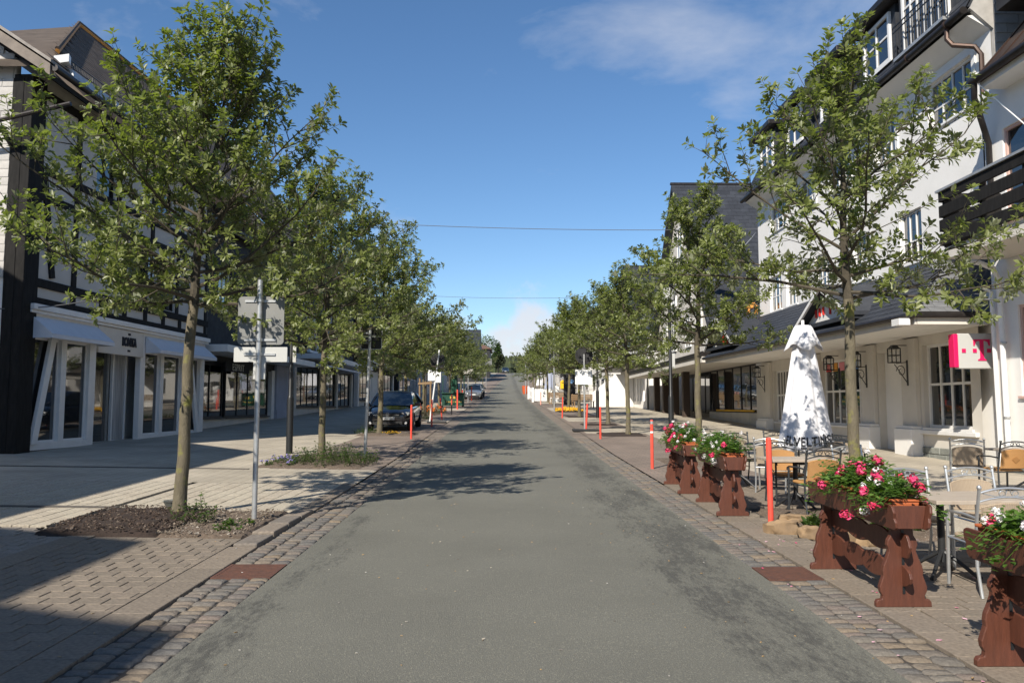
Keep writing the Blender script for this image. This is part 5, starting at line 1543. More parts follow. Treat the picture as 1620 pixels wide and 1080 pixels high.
# balcony
bx = 8.92
mb = MB(nb.location); mb.box(bx + .05, 10.18, 5, 15.8, 4.62, 4.86); mb.build('balcony_slab', M_cream, nb, bevel=.01)
for k, (z0, z1) in enumerate(((4.9, 5.14), (5.19, 5.43), (5.48, 5.72), (5.80, 6.0))):
    mb = MB(nb.location); mb.box(bx - .02, bx + .03, 5, 15.85, z0, z1); mb.build('balcony_board', M_timber, nb, bevel=.008)
    mb = MB(nb.location); mb.box(bx + .035, 10.19, 15.82, 15.86, z0, z1); mb.build('balcony_board', M_timber, nb, bevel=.008)
for k in range(9):
    mb = MB(nb.location); y = 15.75 - k * 1.25; mb.box(bx + .031, bx + .10, y - .04, y + .04, 4.86, 5.98); mb.build('balcony_post', M_timber, nb)
mb = MB(nb.location); mb.box(bx - .06, bx + .12, 5, 15.89, 6.002, 6.05); mb.build('hand_rail', M_zinc, nb)
mb = MB(nb.location); mb.tube([(9.5, 16.0, 4.62), (9.75, 15.95, 4.58), (10.0, 15.9, 4.45), (10.07, 15.85, 4.2), (10.07, 15.8, .4)], .055, 10); mb.build('downpipe', M_whitepaint, nb, smooth=True)
mb = MB(nb.location); mb.tube([(9.9, 16.15, 4.1), (10.08, 16.13, 4.0), (10.1, 16.1, .4)], .045, 8); mb.build('downpipe', M_whitepaint, nb, smooth=True)
for z in (1.4, 2.9): 
    mb = MB(nb.location); mb.tube([(10.07, 15.8, z), (10.07, 15.8, z + .04)], .066, 10); mb.build('pipe_clip', M_zinc, nb)

# ---------------------------------------------------------------- right: farther houses
ar = thing('glazed_arcade', (10.7, 33, .8), 0, 'flat-canopied shop row with dark glazing and brown posts beyond the cafe', 'shop')
a = F(ar, (10.7, 32.9, .8), (0, 1, 0), flip=True)
a.part('glass_plinth', M_cream, *[(.2 + k * 1.35, .2 + k * 1.35 + 1.31, -.1, .04, -.4, .55) for k in range(6)], bevel=.01)
a.window(.15, 8.3, .56, 2.65, cols=6, rows=1, d=-.05, fw=.05, mw=.05, m=M_blacktrim, sill=False, name='shop_window')
a.window(9.2, 18.5, .1, 2.65, cols=6, rows=1, d=-1.2, fw=.06, mw=.06, m=M_blacktrim, sill=False, name='shop_window')
a.part('flower_row', M_bloom_y, (1.0, 7.0, -.03, .02, .6, .68))
M_brownpost = mat('brown_post', (.06, .04, .03), .6)
for s in (9.0, 11.6, 14.3, 17.0): a.part('post', M_brownpost, (s - .18, s + .18, .9, 1.25, -.2, 2.65)); a.part('post_foot', M_stone, (s - .28, s + .28, .8, 1.35, -.5, .12))
a.part('canopy', M_gutter, (-.2, 19.5, -.1, 2.55, 2.9, 3.08)); a.part('canopy_soffit', M_cream, (-.2, 19.5, -.1, 2.5, 2.66, 2.898))
M_clad = mat('vertical_cladding', (.34, .34, .345), .7, var=.1)
for k in range(33): a.part('cladding_board', M_clad, (.0 + k * .58, .0 + k * .58 + .53, -.2, .55 + .02 * (k % 2), 3.082, 4.2))
a.part('core', M_darkint, (.1, 19.3, -6, -1.35, -.4, 3.08))
gh = thing('gabled_house', (10, 44, 1.1), 0, 'gabled house with steep dark slate roof and pale gable behind the second right tree', 'house')
gy0, gy1, gx = 37.2, 51.0, 9.95
gzr, gze = P(1081, 293, 44.2).z, 6.0
mb = MB(gh.location); mb.prism([(gx, gy0, 4.4), (gx, gy1, 4.4), (gx, gy1, gze), (gx, 44.1, gzr - .35), (gx, gy0, gze)], (.4, 0, 0)); mb.box(gx + .4, 22, gy0 + .1, gy1 - .1, 4.4, gze); mb.build('wall', M_cream, gh)
q0 = V((gx - .45, gy0 - .5, gze - .45)); q1 = V((gx - .45, 44.1, gzr)); q2 = V((gx - .45, gy1 + .5, gze - .45)); ex = V((13, 0, 0))
mb = MB(gh.location); mb.prism([q0, q1, q1 - V((0, 0, .3)), q0 - V((0, 0, .3))], ex); mb.prism([q2, q1, q1 - V((0, 0, .3)), q2 - V((0, 0, .3))], ex); rf = mb.build('roof', M_slate, gh)
slate_plane(gh, q0 + V((0, 0, .02)), ex * .6, q1 - q0, .5, .34, M_slate, 260, name='roof_slate')
mb = MB(gh.location); mb.box(gx - .5, 22, 44.0, 44.2, gzr - .02, gzr + .1); mb.build('ridge_cap', M_gutter, rf)
mb = MB(gh.location); mb.tube([(gx - .3, gy0 - .55, gze - .45), (22, gy0 - .55, gze - .45)], .09, 6); mb.build('gutter', M_zinc, gh)
hf = F(gh, (gx, 37.2, 0), (0, 1, 0), flip=True)
for (s, z) in ((2.2, 4.8), (4.6, 4.8), (8.2, 4.8), (10.6, 4.8), (4.3, 7.4), (8.0, 7.4), (6.2, 10.0)): hf.window(s, s + 1.2, z, z + 1.7, cols=2, rows=2, d=.04, sill=False, panes=False)
mb = MB(gh.location); mb.prism([P(1190, 376, 34.5), P(1197, 366, 34.5), P(1133, 438, 37.5), P(1126, 448, 37.5)], (.05, .2, .0)); mb.build('eaves_flashing', M_zinc, gh)
for (yy, zz) in ((41.5, 10.6), (42.6, 11.8)):
    for xx in (10.4, 11.6, 12.8):
        mb = MB(gh.location); mb.obox((xx, yy, zz + .15), (.03, 0, 0), (0, .1, 0), (0, 0, .15)); mb.build('roof_hook', M_zinc, rf)
wt = thing('white_shop_house', (10.5, 60, 1.6), 0, 'white shop house with narrow dark openings and outside stair wall beyond the glazed arcade', 'shop')
k_ = F(wt, (9.6, 53.2, 1.4), (0, 1, 0), flip=True)
k_.wall('wall', M_white, 0, 12, -.5, 3.2, holes=[(.8 + i * 1.25, 1.5 + i * 1.25, .6, 2.7) for i in range(4)], depth=.25)
for i in range(4): k_.window(.8 + i * 1.25, 1.5 + i * 1.25, .6, 2.7, cols=1, rows=1, d=-.2, sill=False, m=M_blacktrim, panes=False)
mb = MB(wt.location); mb.box(9.75, 20, 53.3, 65.2, 1, 7.5); mb.build('upper_floor', M_white, wt)
mb = MB(wt.location); mb.prism([(9, 52.6, 7.4), (9, 66, 7.4), (9, 59.3, 12.3)], (12, 0, 0)); mb.build('roof', M_slate, wt)
ck = k_.part('canopy', M_gutter, (-.3, 12.3, 0.02, 1.6, 3.0, 3.2))
mb = MB(wt.location); zb = zr(59) - .1; mb.prism([(6.35, 58.5, zb), (9.55, 58.5, zb), (9.55, 58.5, zb + 2.5), (8.2, 58.5, zb + 2.5), (6.35, 58.5, zb + 1.0)], (0, .25, 0)); mb.build('stair_wall', M_white, wt)
far_house('town_house', 9.2, 20, 68, 82, 6.2, 5, 'white house far up the right side with a dark roof', M_terrab, M_slate, street='left')
far_house('town_house', 9.0, 20, 84, 100, 6.0, 5, 'pale house far up the right side behind the tree row', M_terrab, M_brownslate, street='left')
far_house('town_house', 8.6, 20, 104, 122, 9.0, 3.5, 'tall dark house rising over the trees far up the right side', M_darkwall, M_slate, street='left')
far_house('town_house', 9.5, 22, 126, 148, 6.0, 4.5, 'pale house near the far end of the right row', M_terrab, M_slate, street='left')
far_house('town_house', 12, 25, 155, 175, 6.0, 4.5, 'last plastered house on the right before the crest', M_terrab, M_brownslate, street='left')
# little orange roof lantern on the lean-to
t = thing('bird_house', P(1190, 493, 31.5), 0, 'small orange house-shaped lantern standing on the lean-to roof', 'bird house')
b0 = V((0, 0, 0))
mb = MB(); 
for s in (-.26, .26): mb.box(s - .06, s + .06, -.18, .18, -.12, .24)
mb.box(-.32, .32, -.2, .2, -.16, -.1); mb.build('body', M_orange, t)
mb = MB(); mb.prism([(-.45, -.25, .24), (.45, -.25, .24), (.14, -.25, .5), (-.14, -.25, .5)], (0, .5, 0)); mb.box(-.14, .14, -.2, .2, .5, .6); mb.build('roof', M_orange, t)
t.scale = (.6, .6, .6)
# ---------------------------------------------------------------- overhead cables
def cable(pts, r, label):
    t = tag(empty('overhead_cable', pts[0]), label, 'cable', 'thin cables spanning the street')
    mb = MB(pts[0]); a, b = V(pts[0]), V(pts[-1]); ps = []
    for k in range(17):
        q = a.lerp(b, k / 16); q.z -= pts[1] * 4 * (k / 16) * (1 - k / 16); ps.append(q)
    mb.tube(ps, r, 5); mb.build('wire', M_wire, t)
cable((P(480, 347, 40), .25, P(1212, 362, 40)), .016, 'nearest thin cable spanning the street high between the tree rows')
cable((P(640, 466, 75), .2, P(930, 470, 75)), .016, 'thin cable spanning the street lower down in the distance')
cable((P(-40, 487, 18.6), .12, P(165, 470, 20.4)), .014, 'thin black cable running along the white gable and shop fascia on the left')
# ---------------------------------------------------------------- far wood
r = random.Random(99); mb = MB((0, 330, zr(330)))
for k in range(1500):
    x = r.uniform(-70, 120); y = r.uniform(285, 400); w = r.uniform(2.6, 4.2)
    z0 = zr(y) - .3
    hgt = 1.65 + (77 + r.gauss(0, 3)) / 1250 * y - z0 - (10 if r.random() < .3 else 0) * r.random()
    n = 6; vs = []; ph = r.uniform(0, 6)
    for lev, (rr_, zz) in enumerate(((1, .06), (.62, .34), (.8, .36), (.42, .62), (.55, .64), (.06, 1.0))):
        for i in range(n):
            a_ = ph + 6.283 * i / n; q = rr_ * w * r.uniform(.75, 1.2)
            vs.append((x + q * math.cos(a_), y + q * math.sin(a_), z0 + hgt * (zz + r.uniform(-.02, .02))))
    fs = [(l * n + i, l * n + (i + 1) % n, (l + 1) * n + (i + 1) % n, (l + 1) * n + i) for l in range(5) for i in range(n)]
    mb.add(vs, fs)
M_wood = mat('conifer_wood', (.028, .04, .018), .95, island=.5, col2=(.05, .06, .025), scale=.6)
tag(mb.build('far_wood', M_wood, None, kind='stuff'), None).location = (0, 330, zr(330))
for i, (px, Y, hh, w, lab) in enumerate(((838, 262, 9, 4.5, 'round yellowish-green tree at the end of the street'), (770, 215, 10.5, 4.0, 'broad green tree beside the reddish-roofed house at the crest'), (788, 225, 9.5, 2.0, 'pointed dark conifer beside the house at the crest'))):
    p_ = P(px, 588, Y); root = thing('roadside_tree', (p_.x, Y, zr(Y)), 0, lab, 'tree')
    mb = MB(); mb.tube([(0, 0, -1), (0, 0, hh * .5)], [.3, .15], 6); mb.build('trunk', M_bark, root)
    recs = []
    for _ in range(1500):
        q = V((r.gauss(0, 1), r.gauss(0, 1), r.gauss(0, 1))).normalized() * r.random() ** .4
        zz = q.z * .5 + .5
        wd = w if i != 2 else w * 1.4 * (1 - zz)
        recs.append((V((q.x * wd, q.y * wd, hh * (.18 + .82 * zz))), V((r.uniform(-1, 1), r.uniform(-1, 1), r.uniform(-.4, .6))), V((r.uniform(-.5, .5), r.uniform(-.5, .5), 1)), r.uniform(.4, .9)))
    link('crown', leaves_mesh('crown', recs), (M_leaf2 if i else leaf_mat('yellow_green_leaf', (.16, .17, .03), (.2, .2, .04), (.24, .22, .05), (.2, .2, .08))) if i != 2 else M_wood, root)
# ---------------------------------------------------------------- signposts, bollards, lamps
def post(name, x, y, h, r, label, cat, group, m=M_galv, lean=(0, 0), parts=()):
    t = thing(name, (x, y, zg(x, y)), 0, label, cat, group)
    mb = MB(); mb.tube([(0, 0, -.05), (lean[0], lean[1], h)], r, 12); mb.build('post', m, t, smooth=True)
    mb = MB(); mb.tube([(lean[0], lean[1], h), (lean[0], lean[1], h + .02)], r * 1.12, 12); mb.build('post_cap', M_blacktrim, t)
    return t
def board(t, name, m, x0, x1, z0, z1, y=.05, th=.012, rad=.03, rim=None, clamps=True):
    pts = []
    for (cx_, cz_, a0) in ((x1 - rad, z1 - rad, 0), (x0 + rad, z1 - rad, 90), (x0 + rad, z0 + rad, 180), (x1 - rad, z0 + rad, 270)):
        for k in range(5):
            a_ = R(a0 + 22.5 * k); pts.append((cx_ + rad * math.cos(a_), y, cz_ + rad * math.sin(a_)))
    mb = MB(); mb.prism(pts, (0, th, 0)); b = mb.build(name, m, t)
    if rim:
        mb = MB(); mb.tube([V(p) + V((0, -.004, 0)) for p in pts] + [V(pts[0]) + V((0, -.004, 0))], .010, 5); mb.build('rim', rim, b)
    if clamps:
        for z in ((z0 + .06, z1 - .06) if z1 - z0 > .35 else ((z0 + z1) / 2,)):
            mb = MB(); mb.box(-.2 if x1 - x0 > .5 else -.09, .2 if x1 - x0 > .5 else .09, y - .014, y - .001, z - .014, z + .014); mb.tube([(0, 0, z - .018), (0, 0, z + .018)], .046, 10); mb.build('clamp', M_galv, b)
    return b
g0 = G(402, 825)
s1 = post('sign_post', g0.x, g0.y, 3.05, .033, 'near signpost at the mulch bed, seen from behind, large grey board above a white strip', 'signpost', 'galvanised signposts seen from behind')
px = g0.y / FPX
board(s1, 'sign_board', M_signback, -.29, .30, 2.22, 2.84, rad=.05)
board(s1, 'sign_board', M_lightgrey, -.33, .35, 2.0, 2.19, rad=.01)
b_ = board(s1, 'small_box', M_lightgrey, -.075, .075, 1.78, 2.0, y=.04, th=.04, rad=.005, clamps=False)
g0 = G(577, 727)
s2 = post('sign_post', g0.x, g0.y, 3.4, .038, 'signpost at the green shrub bed, seen from behind, with two stacked dark rimmed boards', 'signpost', 'galvanised signposts seen from behind', lean=(.10, 0))
board(s2, 'sign_board', M_darkwall, -.13, .36, 2.92, 3.36, rad=.04, rim=M_galv); board(s2, 'sign_board', M_darkwall, -.14, .35, 2.6, 2.89, rad=.04, rim=M_galv)
BG = 'red bollards along both gutters'
def bollard(px, py, label, h=1.02, lean=(0, 0), r=.034, m=M_redpole, dark=False):
    p = G(px, py)
    t = thing('bollard', p, 0, label, 'bollard', BG)
    mb = MB()
    if dark:
        mb.tube([(lean[0] * .45, lean[1], h * .5), (lean[0], lean[1], h)], r, 12); q = MB(); q.tube([(0, 0, -.05), (lean[0] * .45, lean[1], h * .5)], r, 12); q.build('dark_lower_half', M_black, t, smooth=True)
    else: mb.tube([(0, 0, -.05), (lean[0], lean[1], h)], r, 12)
    mb.build('post', m, t, smooth=True)
    mb = MB(); mb.lathe([(r * .98, h), (r * .9, h + .012), (r * .4, h + .02)], 12, (lean[0], lean[1], 0)); mb.build('cap', m, t)
    return t
b1 = bollard(1220, 836, 'red bollard nearest the camera, right of the road in front of the cafe chairs', 1.06, (-.0, .01))
b2 = bollard(1032, 741, 'red bollard with pale bands on the right beside the farthest flower planter', 1.0)
mb = MB(); mb.tube([(0, 0, .74), (0, 0, .78)], .036, 12); mb.build('reflective_band', M_whitepaint, b2, smooth=True)
mb = MB(); mb.tube([(0, 0, .93), (0, 0, .99)], .036, 12); mb.build('reflective_band', M_galv, b2, smooth=True)
bollard(950, 694, 'straight red bollard in front of the third right tree')
bollard(927, 682, 'leaning red bollard beside the post with the white sheet on the right', 1.0, (.06, 0))
bollard(889.5, 661, 'red bollard before the tree with yellow flowers on the right', 1.05, (.03, 0))
bollard(855.5, 640, 'pale pink faded bollard in front of the white picket fence', 1.0, m=M_redpale, r=.045)
bollard(650.5, 694, 'red bollard standing in front of the black hatchback', 1.08)
bollard(683, 674.5, 'red bollard right of the black hatchback at the slanting pole', 1.1)
bollard(699.5, 664, 'red bollard leaning to the left beyond the slanting pole', 1.05, (-.10, 0))
bollard(714.5, 655.5, 'red bollard with a black lower half before the green bar counter', 1.1, dark=True)
bollard(723.5, 647.5, 'tall red bollard at the corner of the green bar counter', 1.3, r=.05)
bollard(731.5, 643.5, 'red bollard just before the white notice post on the left', 1.2, r=.05)
bollard(746, 633.5, 'red bollard in front of the parked silver car', 1.3, r=.055)
# black lamp posts
LG = 'slim black lamp posts'
def lamp(px, py, label, h=4.3, box=True):
    p = G(px, py)
    t = thing('lamp_post', p, 0, label, 'lamp post', LG)
    mb = MB(); mb.tube([(0, 0, -.05), (0, 0, .05), (0, 0, 1.35), (0, 0, 1.42)], [.095, .085, .085, .07], 12); mb.build('foot', M_black, t, smooth=True)
    mb = MB(); mb.tube([(0, 0, 1.42), (0, 0, 1.45), (0, 0, h)], [.07, .055, .045], 12); mb.build('post', M_black, t, smooth=True)
    mb = MB(); mb.lathe([(.05, h), (.12, h + .03), (.17, h + .06)], 12); mb.lathe([(.26, h + .48), (.2, h + .55), (.06, h + .62), (.02, h + .72)], 12)
    for k in range(4):
        a_ = k * math.pi / 2; mb.bar((.16 * math.cos(a_), .16 * math.sin(a_), h + .05), (.23 * math.cos(a_), .23 * math.sin(a_), h + .49), .02, .02)
    mb.build('lamp_head', M_black, t)
    mb = MB(); mb.lathe([(.15, h + .062), (.21, h + .478)], 12); mb.build('lamp_glass', M_lightgrey, t)
    if box:
        mb = MB(); mb.box(.05, .13, -.06, .0, 2.3, 2.72); mb.build('number_plate', M_lightgrey, t)
lamp(457.5, 717, 'black lamp post behind the near signpost on the left')
lamp(1062.5, 700, 'black lamp post behind the farthest flower planter on the right')
lamp(945.5, 661, 'black lamp post in front of the white stair wall on the right')
lamp(868, 632, 'black lamp post behind the white picket fence')
# post with white sheet, right
g0 = G(925, 682); t = post('sheet_post', g0.x, g0.y, 2.9, .035, 'galvanised post holding a white sheet and a dark round sign on the right pavement', 'signpost', None)
board(t, 'white_sheet', M_whitepaint, -.35, .30, 1.75, 2.3, y=-.06, rad=.01, clamps=False)
mb = MB(); mb.prism([(.34 * math.cos(k * .3927), .03, 2.85 + .34 * math.sin(k * .3927)) for k in range(16)], (0, .012, 0)); mb.build('round_sign', M_darkwall, t)
mb = MB(); mb.box(-.45, .55, -.28, .28, 0, .09); mb.build('rubber_foot', M_blacktrim, t, bevel=.02)
g0 = G(679.5, 669); t = post('slanting_pole', g0.x, g0.y, 3.3, .036, 'slanting pole with two white sheets and a dark round sign beside the black hatchback', 'signpost', None, m=M_whitepaint, lean=(.42, 0))
mb = MB(); mb.box(-.08, .24, -.07, -.06, 1.9, 2.38); mb.box(.255, .50, -.075, -.065, 1.82, 2.3); mb.build('white_sheet', M_whitepaint, t)
mb = MB(); mb.prism([(.36 + .36 * math.cos(k * .3927), .03, 2.8 + .36 * math.sin(k * .3927)) for k in range(16)], (0, .012, 0)); mb.build('round_sign', M_darkwall, t)
mb = MB(); mb.box(-.1, .75, -.2, .2, 0, .08); mb.build('rubber_foot', M_blacktrim, t, bevel=.02)
g0 = G(740.5, 637); t = post('notice_post', g0.x, g0.y, 3.0, .045, 'post with a small white notice board beside the parked silver car', 'signpost', None)
board(t, 'notice_board', M_cream, -.42, .42, 2.45, 2.9, y=-.06, rad=.02, clamps=False)
for i, (px, py, h, lab) in enumerate(((877, 651, 4.6, 'tall galvanised post beside the white picket fence'), (836, 626, 4.5, 'galvanised post before the picket fence at the road edge'), (831.5, 624, 4.2, 'galvanised post left of the picket fence'), (769, 612.5, 5.5, 'tall grey post at the far left edge of the road'), (758, 616, 5.0, 'grey post behind the parked dark car'))):
    g0 = G(px, py); t = post('street_post', g0.x, g0.y, h, .05, lab, 'signpost', 'plain galvanised posts farther up the street')
    if i in (0, 1): board(t, 'sign_board', M_signback, -.3, .3, h - 1.4, h - .5, y=.06, rad=.03, clamps=False)
    if i in (3, 4): board(t, 'sign_board', M_signback, -.1, .9, h - 1.9, h - .9, y=.06, rad=.03, clamps=False)
# staked sapling
p = G(670, 658); t = thing('staked_sapling', p, 0, 'young tree tied between wooden stakes with a crossbar behind the black hatchback', 'tree')
for (x, y, hh) in ((-.22, 0, 2.05), (.42, -.5, 2.1), (.06, .5, 1.9)):
    mb = MB(); mb.tube([(x, y, -.05), (x, y, hh)], .05, 8); mb.build('stake', M_stake, t, smooth=True)
mb = MB(); mb.bar((-.3, -.04, 1.75), (.5, -.56, 1.8), .035, .1); mb.bar((.46, -.5, 1.78), (.06, .5, 1.75), .03, .09); mb.build('crossbar', M_stake, t)
mb = MB(); mb.tube([(.1, 0, -.05), (.12, 0, 2.0), (.1, .02, 4.4)], [.035, .028, .008], 7)
recs = []; r = random.Random(4)
for k in range(26):
    z = r.uniform(2.0, 4.3); a_ = r.uniform(0, 6.28); ln = r.uniform(.3, .9) * (1.1 - (z - 2) / 3.2); e = V((.1 + ln * math.cos(a_), ln * math.sin(a_), z + ln * .7)); mb.tube([(.1, 0, z), e], [.012, .004], 4)
    for q in (.5, .75, 1): rosette(recs, V((.1, 0, z)).lerp(e, q), e - V((.1, 0, z)), r, 6, .09)
mb.build('trunk', M_branch, t); link('crown', leaves_mesh('crown', recs), M_leaf, t)
# ---------------------------------------------------------------- green bar counter, letter box, bin, fence
p = G(716, 644); t = thing('market_stall', (p.x, p.y + .6, zg(p.x, p.y)), 0, 'dark green bar counter with faded gold lettering on its front panel', 'stall')
w = .80
mb = MB(); mb.box(-w, w, -.30, -.25, .12, 1.0); b_ = mb.build('front_panel', M_green, t)
for (x0, x1, z0, z1) in [(-.5 + k * .13, -.5 + k * .13 + .09, .36, .43) for k in range(9)] + [(-.22, -.06, .62, .8), (.02, .18, .62, .8)]:
    mb = MB(); mb.box(x0, x1, -.312, -.302, z0, z1); mb.build('gold_letter', M_gold, b_)
mb = MB(); mb.box(-w - .06, w + .06, -.42, .3, 1.002, 1.06); mb.build('counter', M_green, t, bevel=.01)
for x in (-w + .03, w - .03): mb = MB(); mb.box(x - .03, x + .03, -.249, .25, .0, 1.0); mb.build('side_panel', M_green, t)
for x in (-.78, .78): mb = MB(); mb.box(x - .025, x + .025, .2, .25, 1.06, 2.3); mb.build('upright', M_green, t)
p = G(717, 640); t = thing('folded_parasol', (p.x, p.y + 1.2, zg(p.x, p.y)), 0, 'folded dark green parasol standing behind the green bar counter', 'parasol')
mb = MB(); mb.tube([(0, 0, 0), (0, 0, 3.4)], .03, 8); mb.build('pole', M_stake, t)
mb = MB(); mb.lathe([(.36, .8), (.33, 1.2), (.24, 2.4), (.2, 2.9), (.26, 2.95), (.06, 3.45)], 16)
for q, v_ in enumerate(mb.v):
    if q % 2: v_.x *= .78; v_.y *= .78
mb.build('canopy', M_green, t)
p = G(893, 637); t = thing('letter_box', p, 0, 'yellow letter box on a post beside the tree with yellow flowers', 'letter box')
mb = MB(); mb.tube([(0, 0, 0), (0, 0, 1.2)], .05, 8); mb.build('stand', M_black, t)
mb = MB(); mb.prism([(-.35, -.22, 1.2), (.35, -.22, 1.2), (.35, -.22, 1.85), (.2, -.22, 1.95), (-.2, -.22, 1.95), (-.35, -.22, 1.85)], (0, .44, 0)); b_ = mb.build('body', M_yellow, t, bevel=.02)
mb = MB(); mb.box(-.25, .25, -.24, -.222, 1.7, 1.75); mb.build('slot', M_black, b_)
p = G(901, 640); t = thing('phone_pillar', p, 0, 'dark grey telephone pillar with a blue disc behind a right-row tree', 'telephone pillar')
mb = MB(); mb.box(-.45, .45, -.3, .3, 0, 2.3); mb.build('body', M_darkwall, t, bevel=.04)
mb = MB(); mb.prism([(.15 + .16 * math.cos(k * .628), -.302, 1.85 + .16 * math.sin(k * .628)) for k in range(10)], (0, -.02, 0)); mb.build('disc', mat('pale_blue_paint', (.2, .4, .7), .5), t)
mb = MB(); mb.box(-.5, .5, -.34, .34, 2.302, 2.4); mb.build('top', M_black, t)
p = G(903, 640); t = thing('litter_bin', (p.x + .3, p.y, p.z), 0, 'round grey litter bin at the foot of the telephone pillar', 'litter bin')
mb = MB(); mb.lathe([(.25, 0), (.28, .1), (.3, .85), (.26, .9)], 14); mb.build('bin', mat('concrete_grey', (.24, .24, .23), .8, var=.1), t, smooth=True)
mb = MB(); mb.lathe([(.31, .8), (.31, .86)], 14); mb.build('rim', M_gutter, t)
# picket fence round the far cafe
t = thing('picket_fence', G(858, 637), 0, 'white picket fence around the tables of a far cafe on the right', 'fence')
def pickets(a, b, n):
    a, b = V(a), V(b)
    for k in range(n):
        q = a.lerp(b, k / (n - 1)); mb = MB(t.location); z = zg(q.x, q.y)
        d = (b - a).normalized() * .065
        mb.prism([q - d + V((0, 0, .1)), q + d + V((0, 0, .1)), q + d + V((0, 0, 1.12)), q + V((0, 0, 1.22)), q - d + V((0, 0, 1.12))], V((-d.y, d.x, 0)).normalized() * .025)
        mb.build('picket', M_whitepaint, t)
    mb = MB(t.location); n_ = V((-(b - a).y, (b - a).x, 0)).normalized() * .045
    for zz in (.3, .95): mb.bar(a + n_ + V((0, 0, zz)), b + n_ + V((0, 0, zz)), .04, .1)
    mb.build('rail', M_whitepaint, t)
f0, f1_, f2_ = G(836, 631), G(843, 636), G(872, 636)
f3_ = V((f0.x + 3.5, f0.y + 4, zg(4, f0.y + 4)))
pickets(f0, f1_, 9); pickets(f1_, V((f2_.x, f1_.y, f1_.z)), 14)
for q in (f0, f1_, V((f2_.x, f1_.y, f1_.z))):
    mb = MB(t.location); mb.box(q.x - .09, q.x + .09, q.y - .09, q.y + .09, q.z, q.z + 1.3); mb.build('fence_post', M_whitepaint, t)
q = V((f2_.x + .45, f1_.y - .1, f1_.z)); mb = MB(t.location); mb.box(q.x - .25, q.x + .25, q.y, q.y + .1, q.z, q.z + 1.45); mb.build('end_panel', M_whitepaint, t)
p = G(831, 623); t = thing('orange_tub', p, 0, 'orange-red plant tub beside the picket fence at the road edge', 'tub')
mb = MB(); mb.lathe([(.3, 0), (.38, .5), (.42, 1.0), (.38, 1.02)], 12); mb.build('tub', mat('orange_red_tub', (.55, .10, .03), .6), t, smooth=True)
mb = MB(); mb.lathe([(.37, 1.0), (.2, 1.06)], 12); mb.build('soil', M_soil, t)
# far cafe: folded parasol and seats behind the fence
def parasol(x, y, h, rb_, z0, m, label, name='folded_parasol'):
    t = thing(name, (x, y, zg(x, y)), 0, label, 'parasol', None)
    mb = MB(); mb.tube([(0, 0, 0), (0, 0, h)], .03, 8); mb.build('pole', M_whitepaint, t)
    vs = []; fs = []; n = 32; prof = ((.03, h + .02), (rb_ * .38, h - .35), (rb_ * .62, h - 1.1), (rb_, z0))
    for (rr_, z) in prof:
        for k in range(n):
            a_ = 6.283 * k / n; q = rr_ * (1 + .13 * math.cos(8 * a_)); vs.append((q * math.cos(a_), q * math.sin(a_), z))
    fs = [(l * n + k, l * n + (k + 1) % n, (l + 1) * n + (k + 1) % n, (l + 1) * n + k) for l in range(3) for k in range(n)]
    mb = MB(); mb.add(vs, fs); o = mb.build('canopy', m, t, smooth=True)
    mb = MB(); mb.box(-.4, .4, -.4, .4, 0, .1); mb.build('foot', M_stone, t)
    return t
p = G(876, 634); parasol(p.x - .1, p.y + 3.5, 3.4, .55, 1.0, mat('blue_grey_canvas', (.33, .36, .45), .9), 'folded blue-grey parasol behind the white picket fence')
p = G(855, 622); parasol(p.x, p.y, 3.6, .5, 1.0, M_canvas, 'folded white parasol farther up the right pavement')
for i, (px, py, lab) in enumerate(((886, 640, 'brown wooden bench seat behind the picket fence post'), (926, 646, 'reddish wooden seat in front of the white stair wall'))):
    p = G(px, py); t = thing('wooden_seat', (p.x, p.y + 1.5, zg(p.x, p.y + 1.5)), .2, lab, 'bench')
    for k in range(4): mb = MB(); mb.box(-.8, .8, -.25 + k * .13, -.14 + k * .13, .44, .48); mb.build('slat', M_stake, t)
    for k in range(3): mb = MB(); mb.box(-.8, .8, .28, .31, .55 + k * .14, .66 + k * .14); mb.build('slat', M_stake, t)
    for s in (-.7, .7): mb = MB(); mb.box(s - .04, s + .04, -.25, -.18, 0, .438); mb.box(s - .04, s + .04, .31, .37, 0, .98); mb.build('leg', M_stake, t)
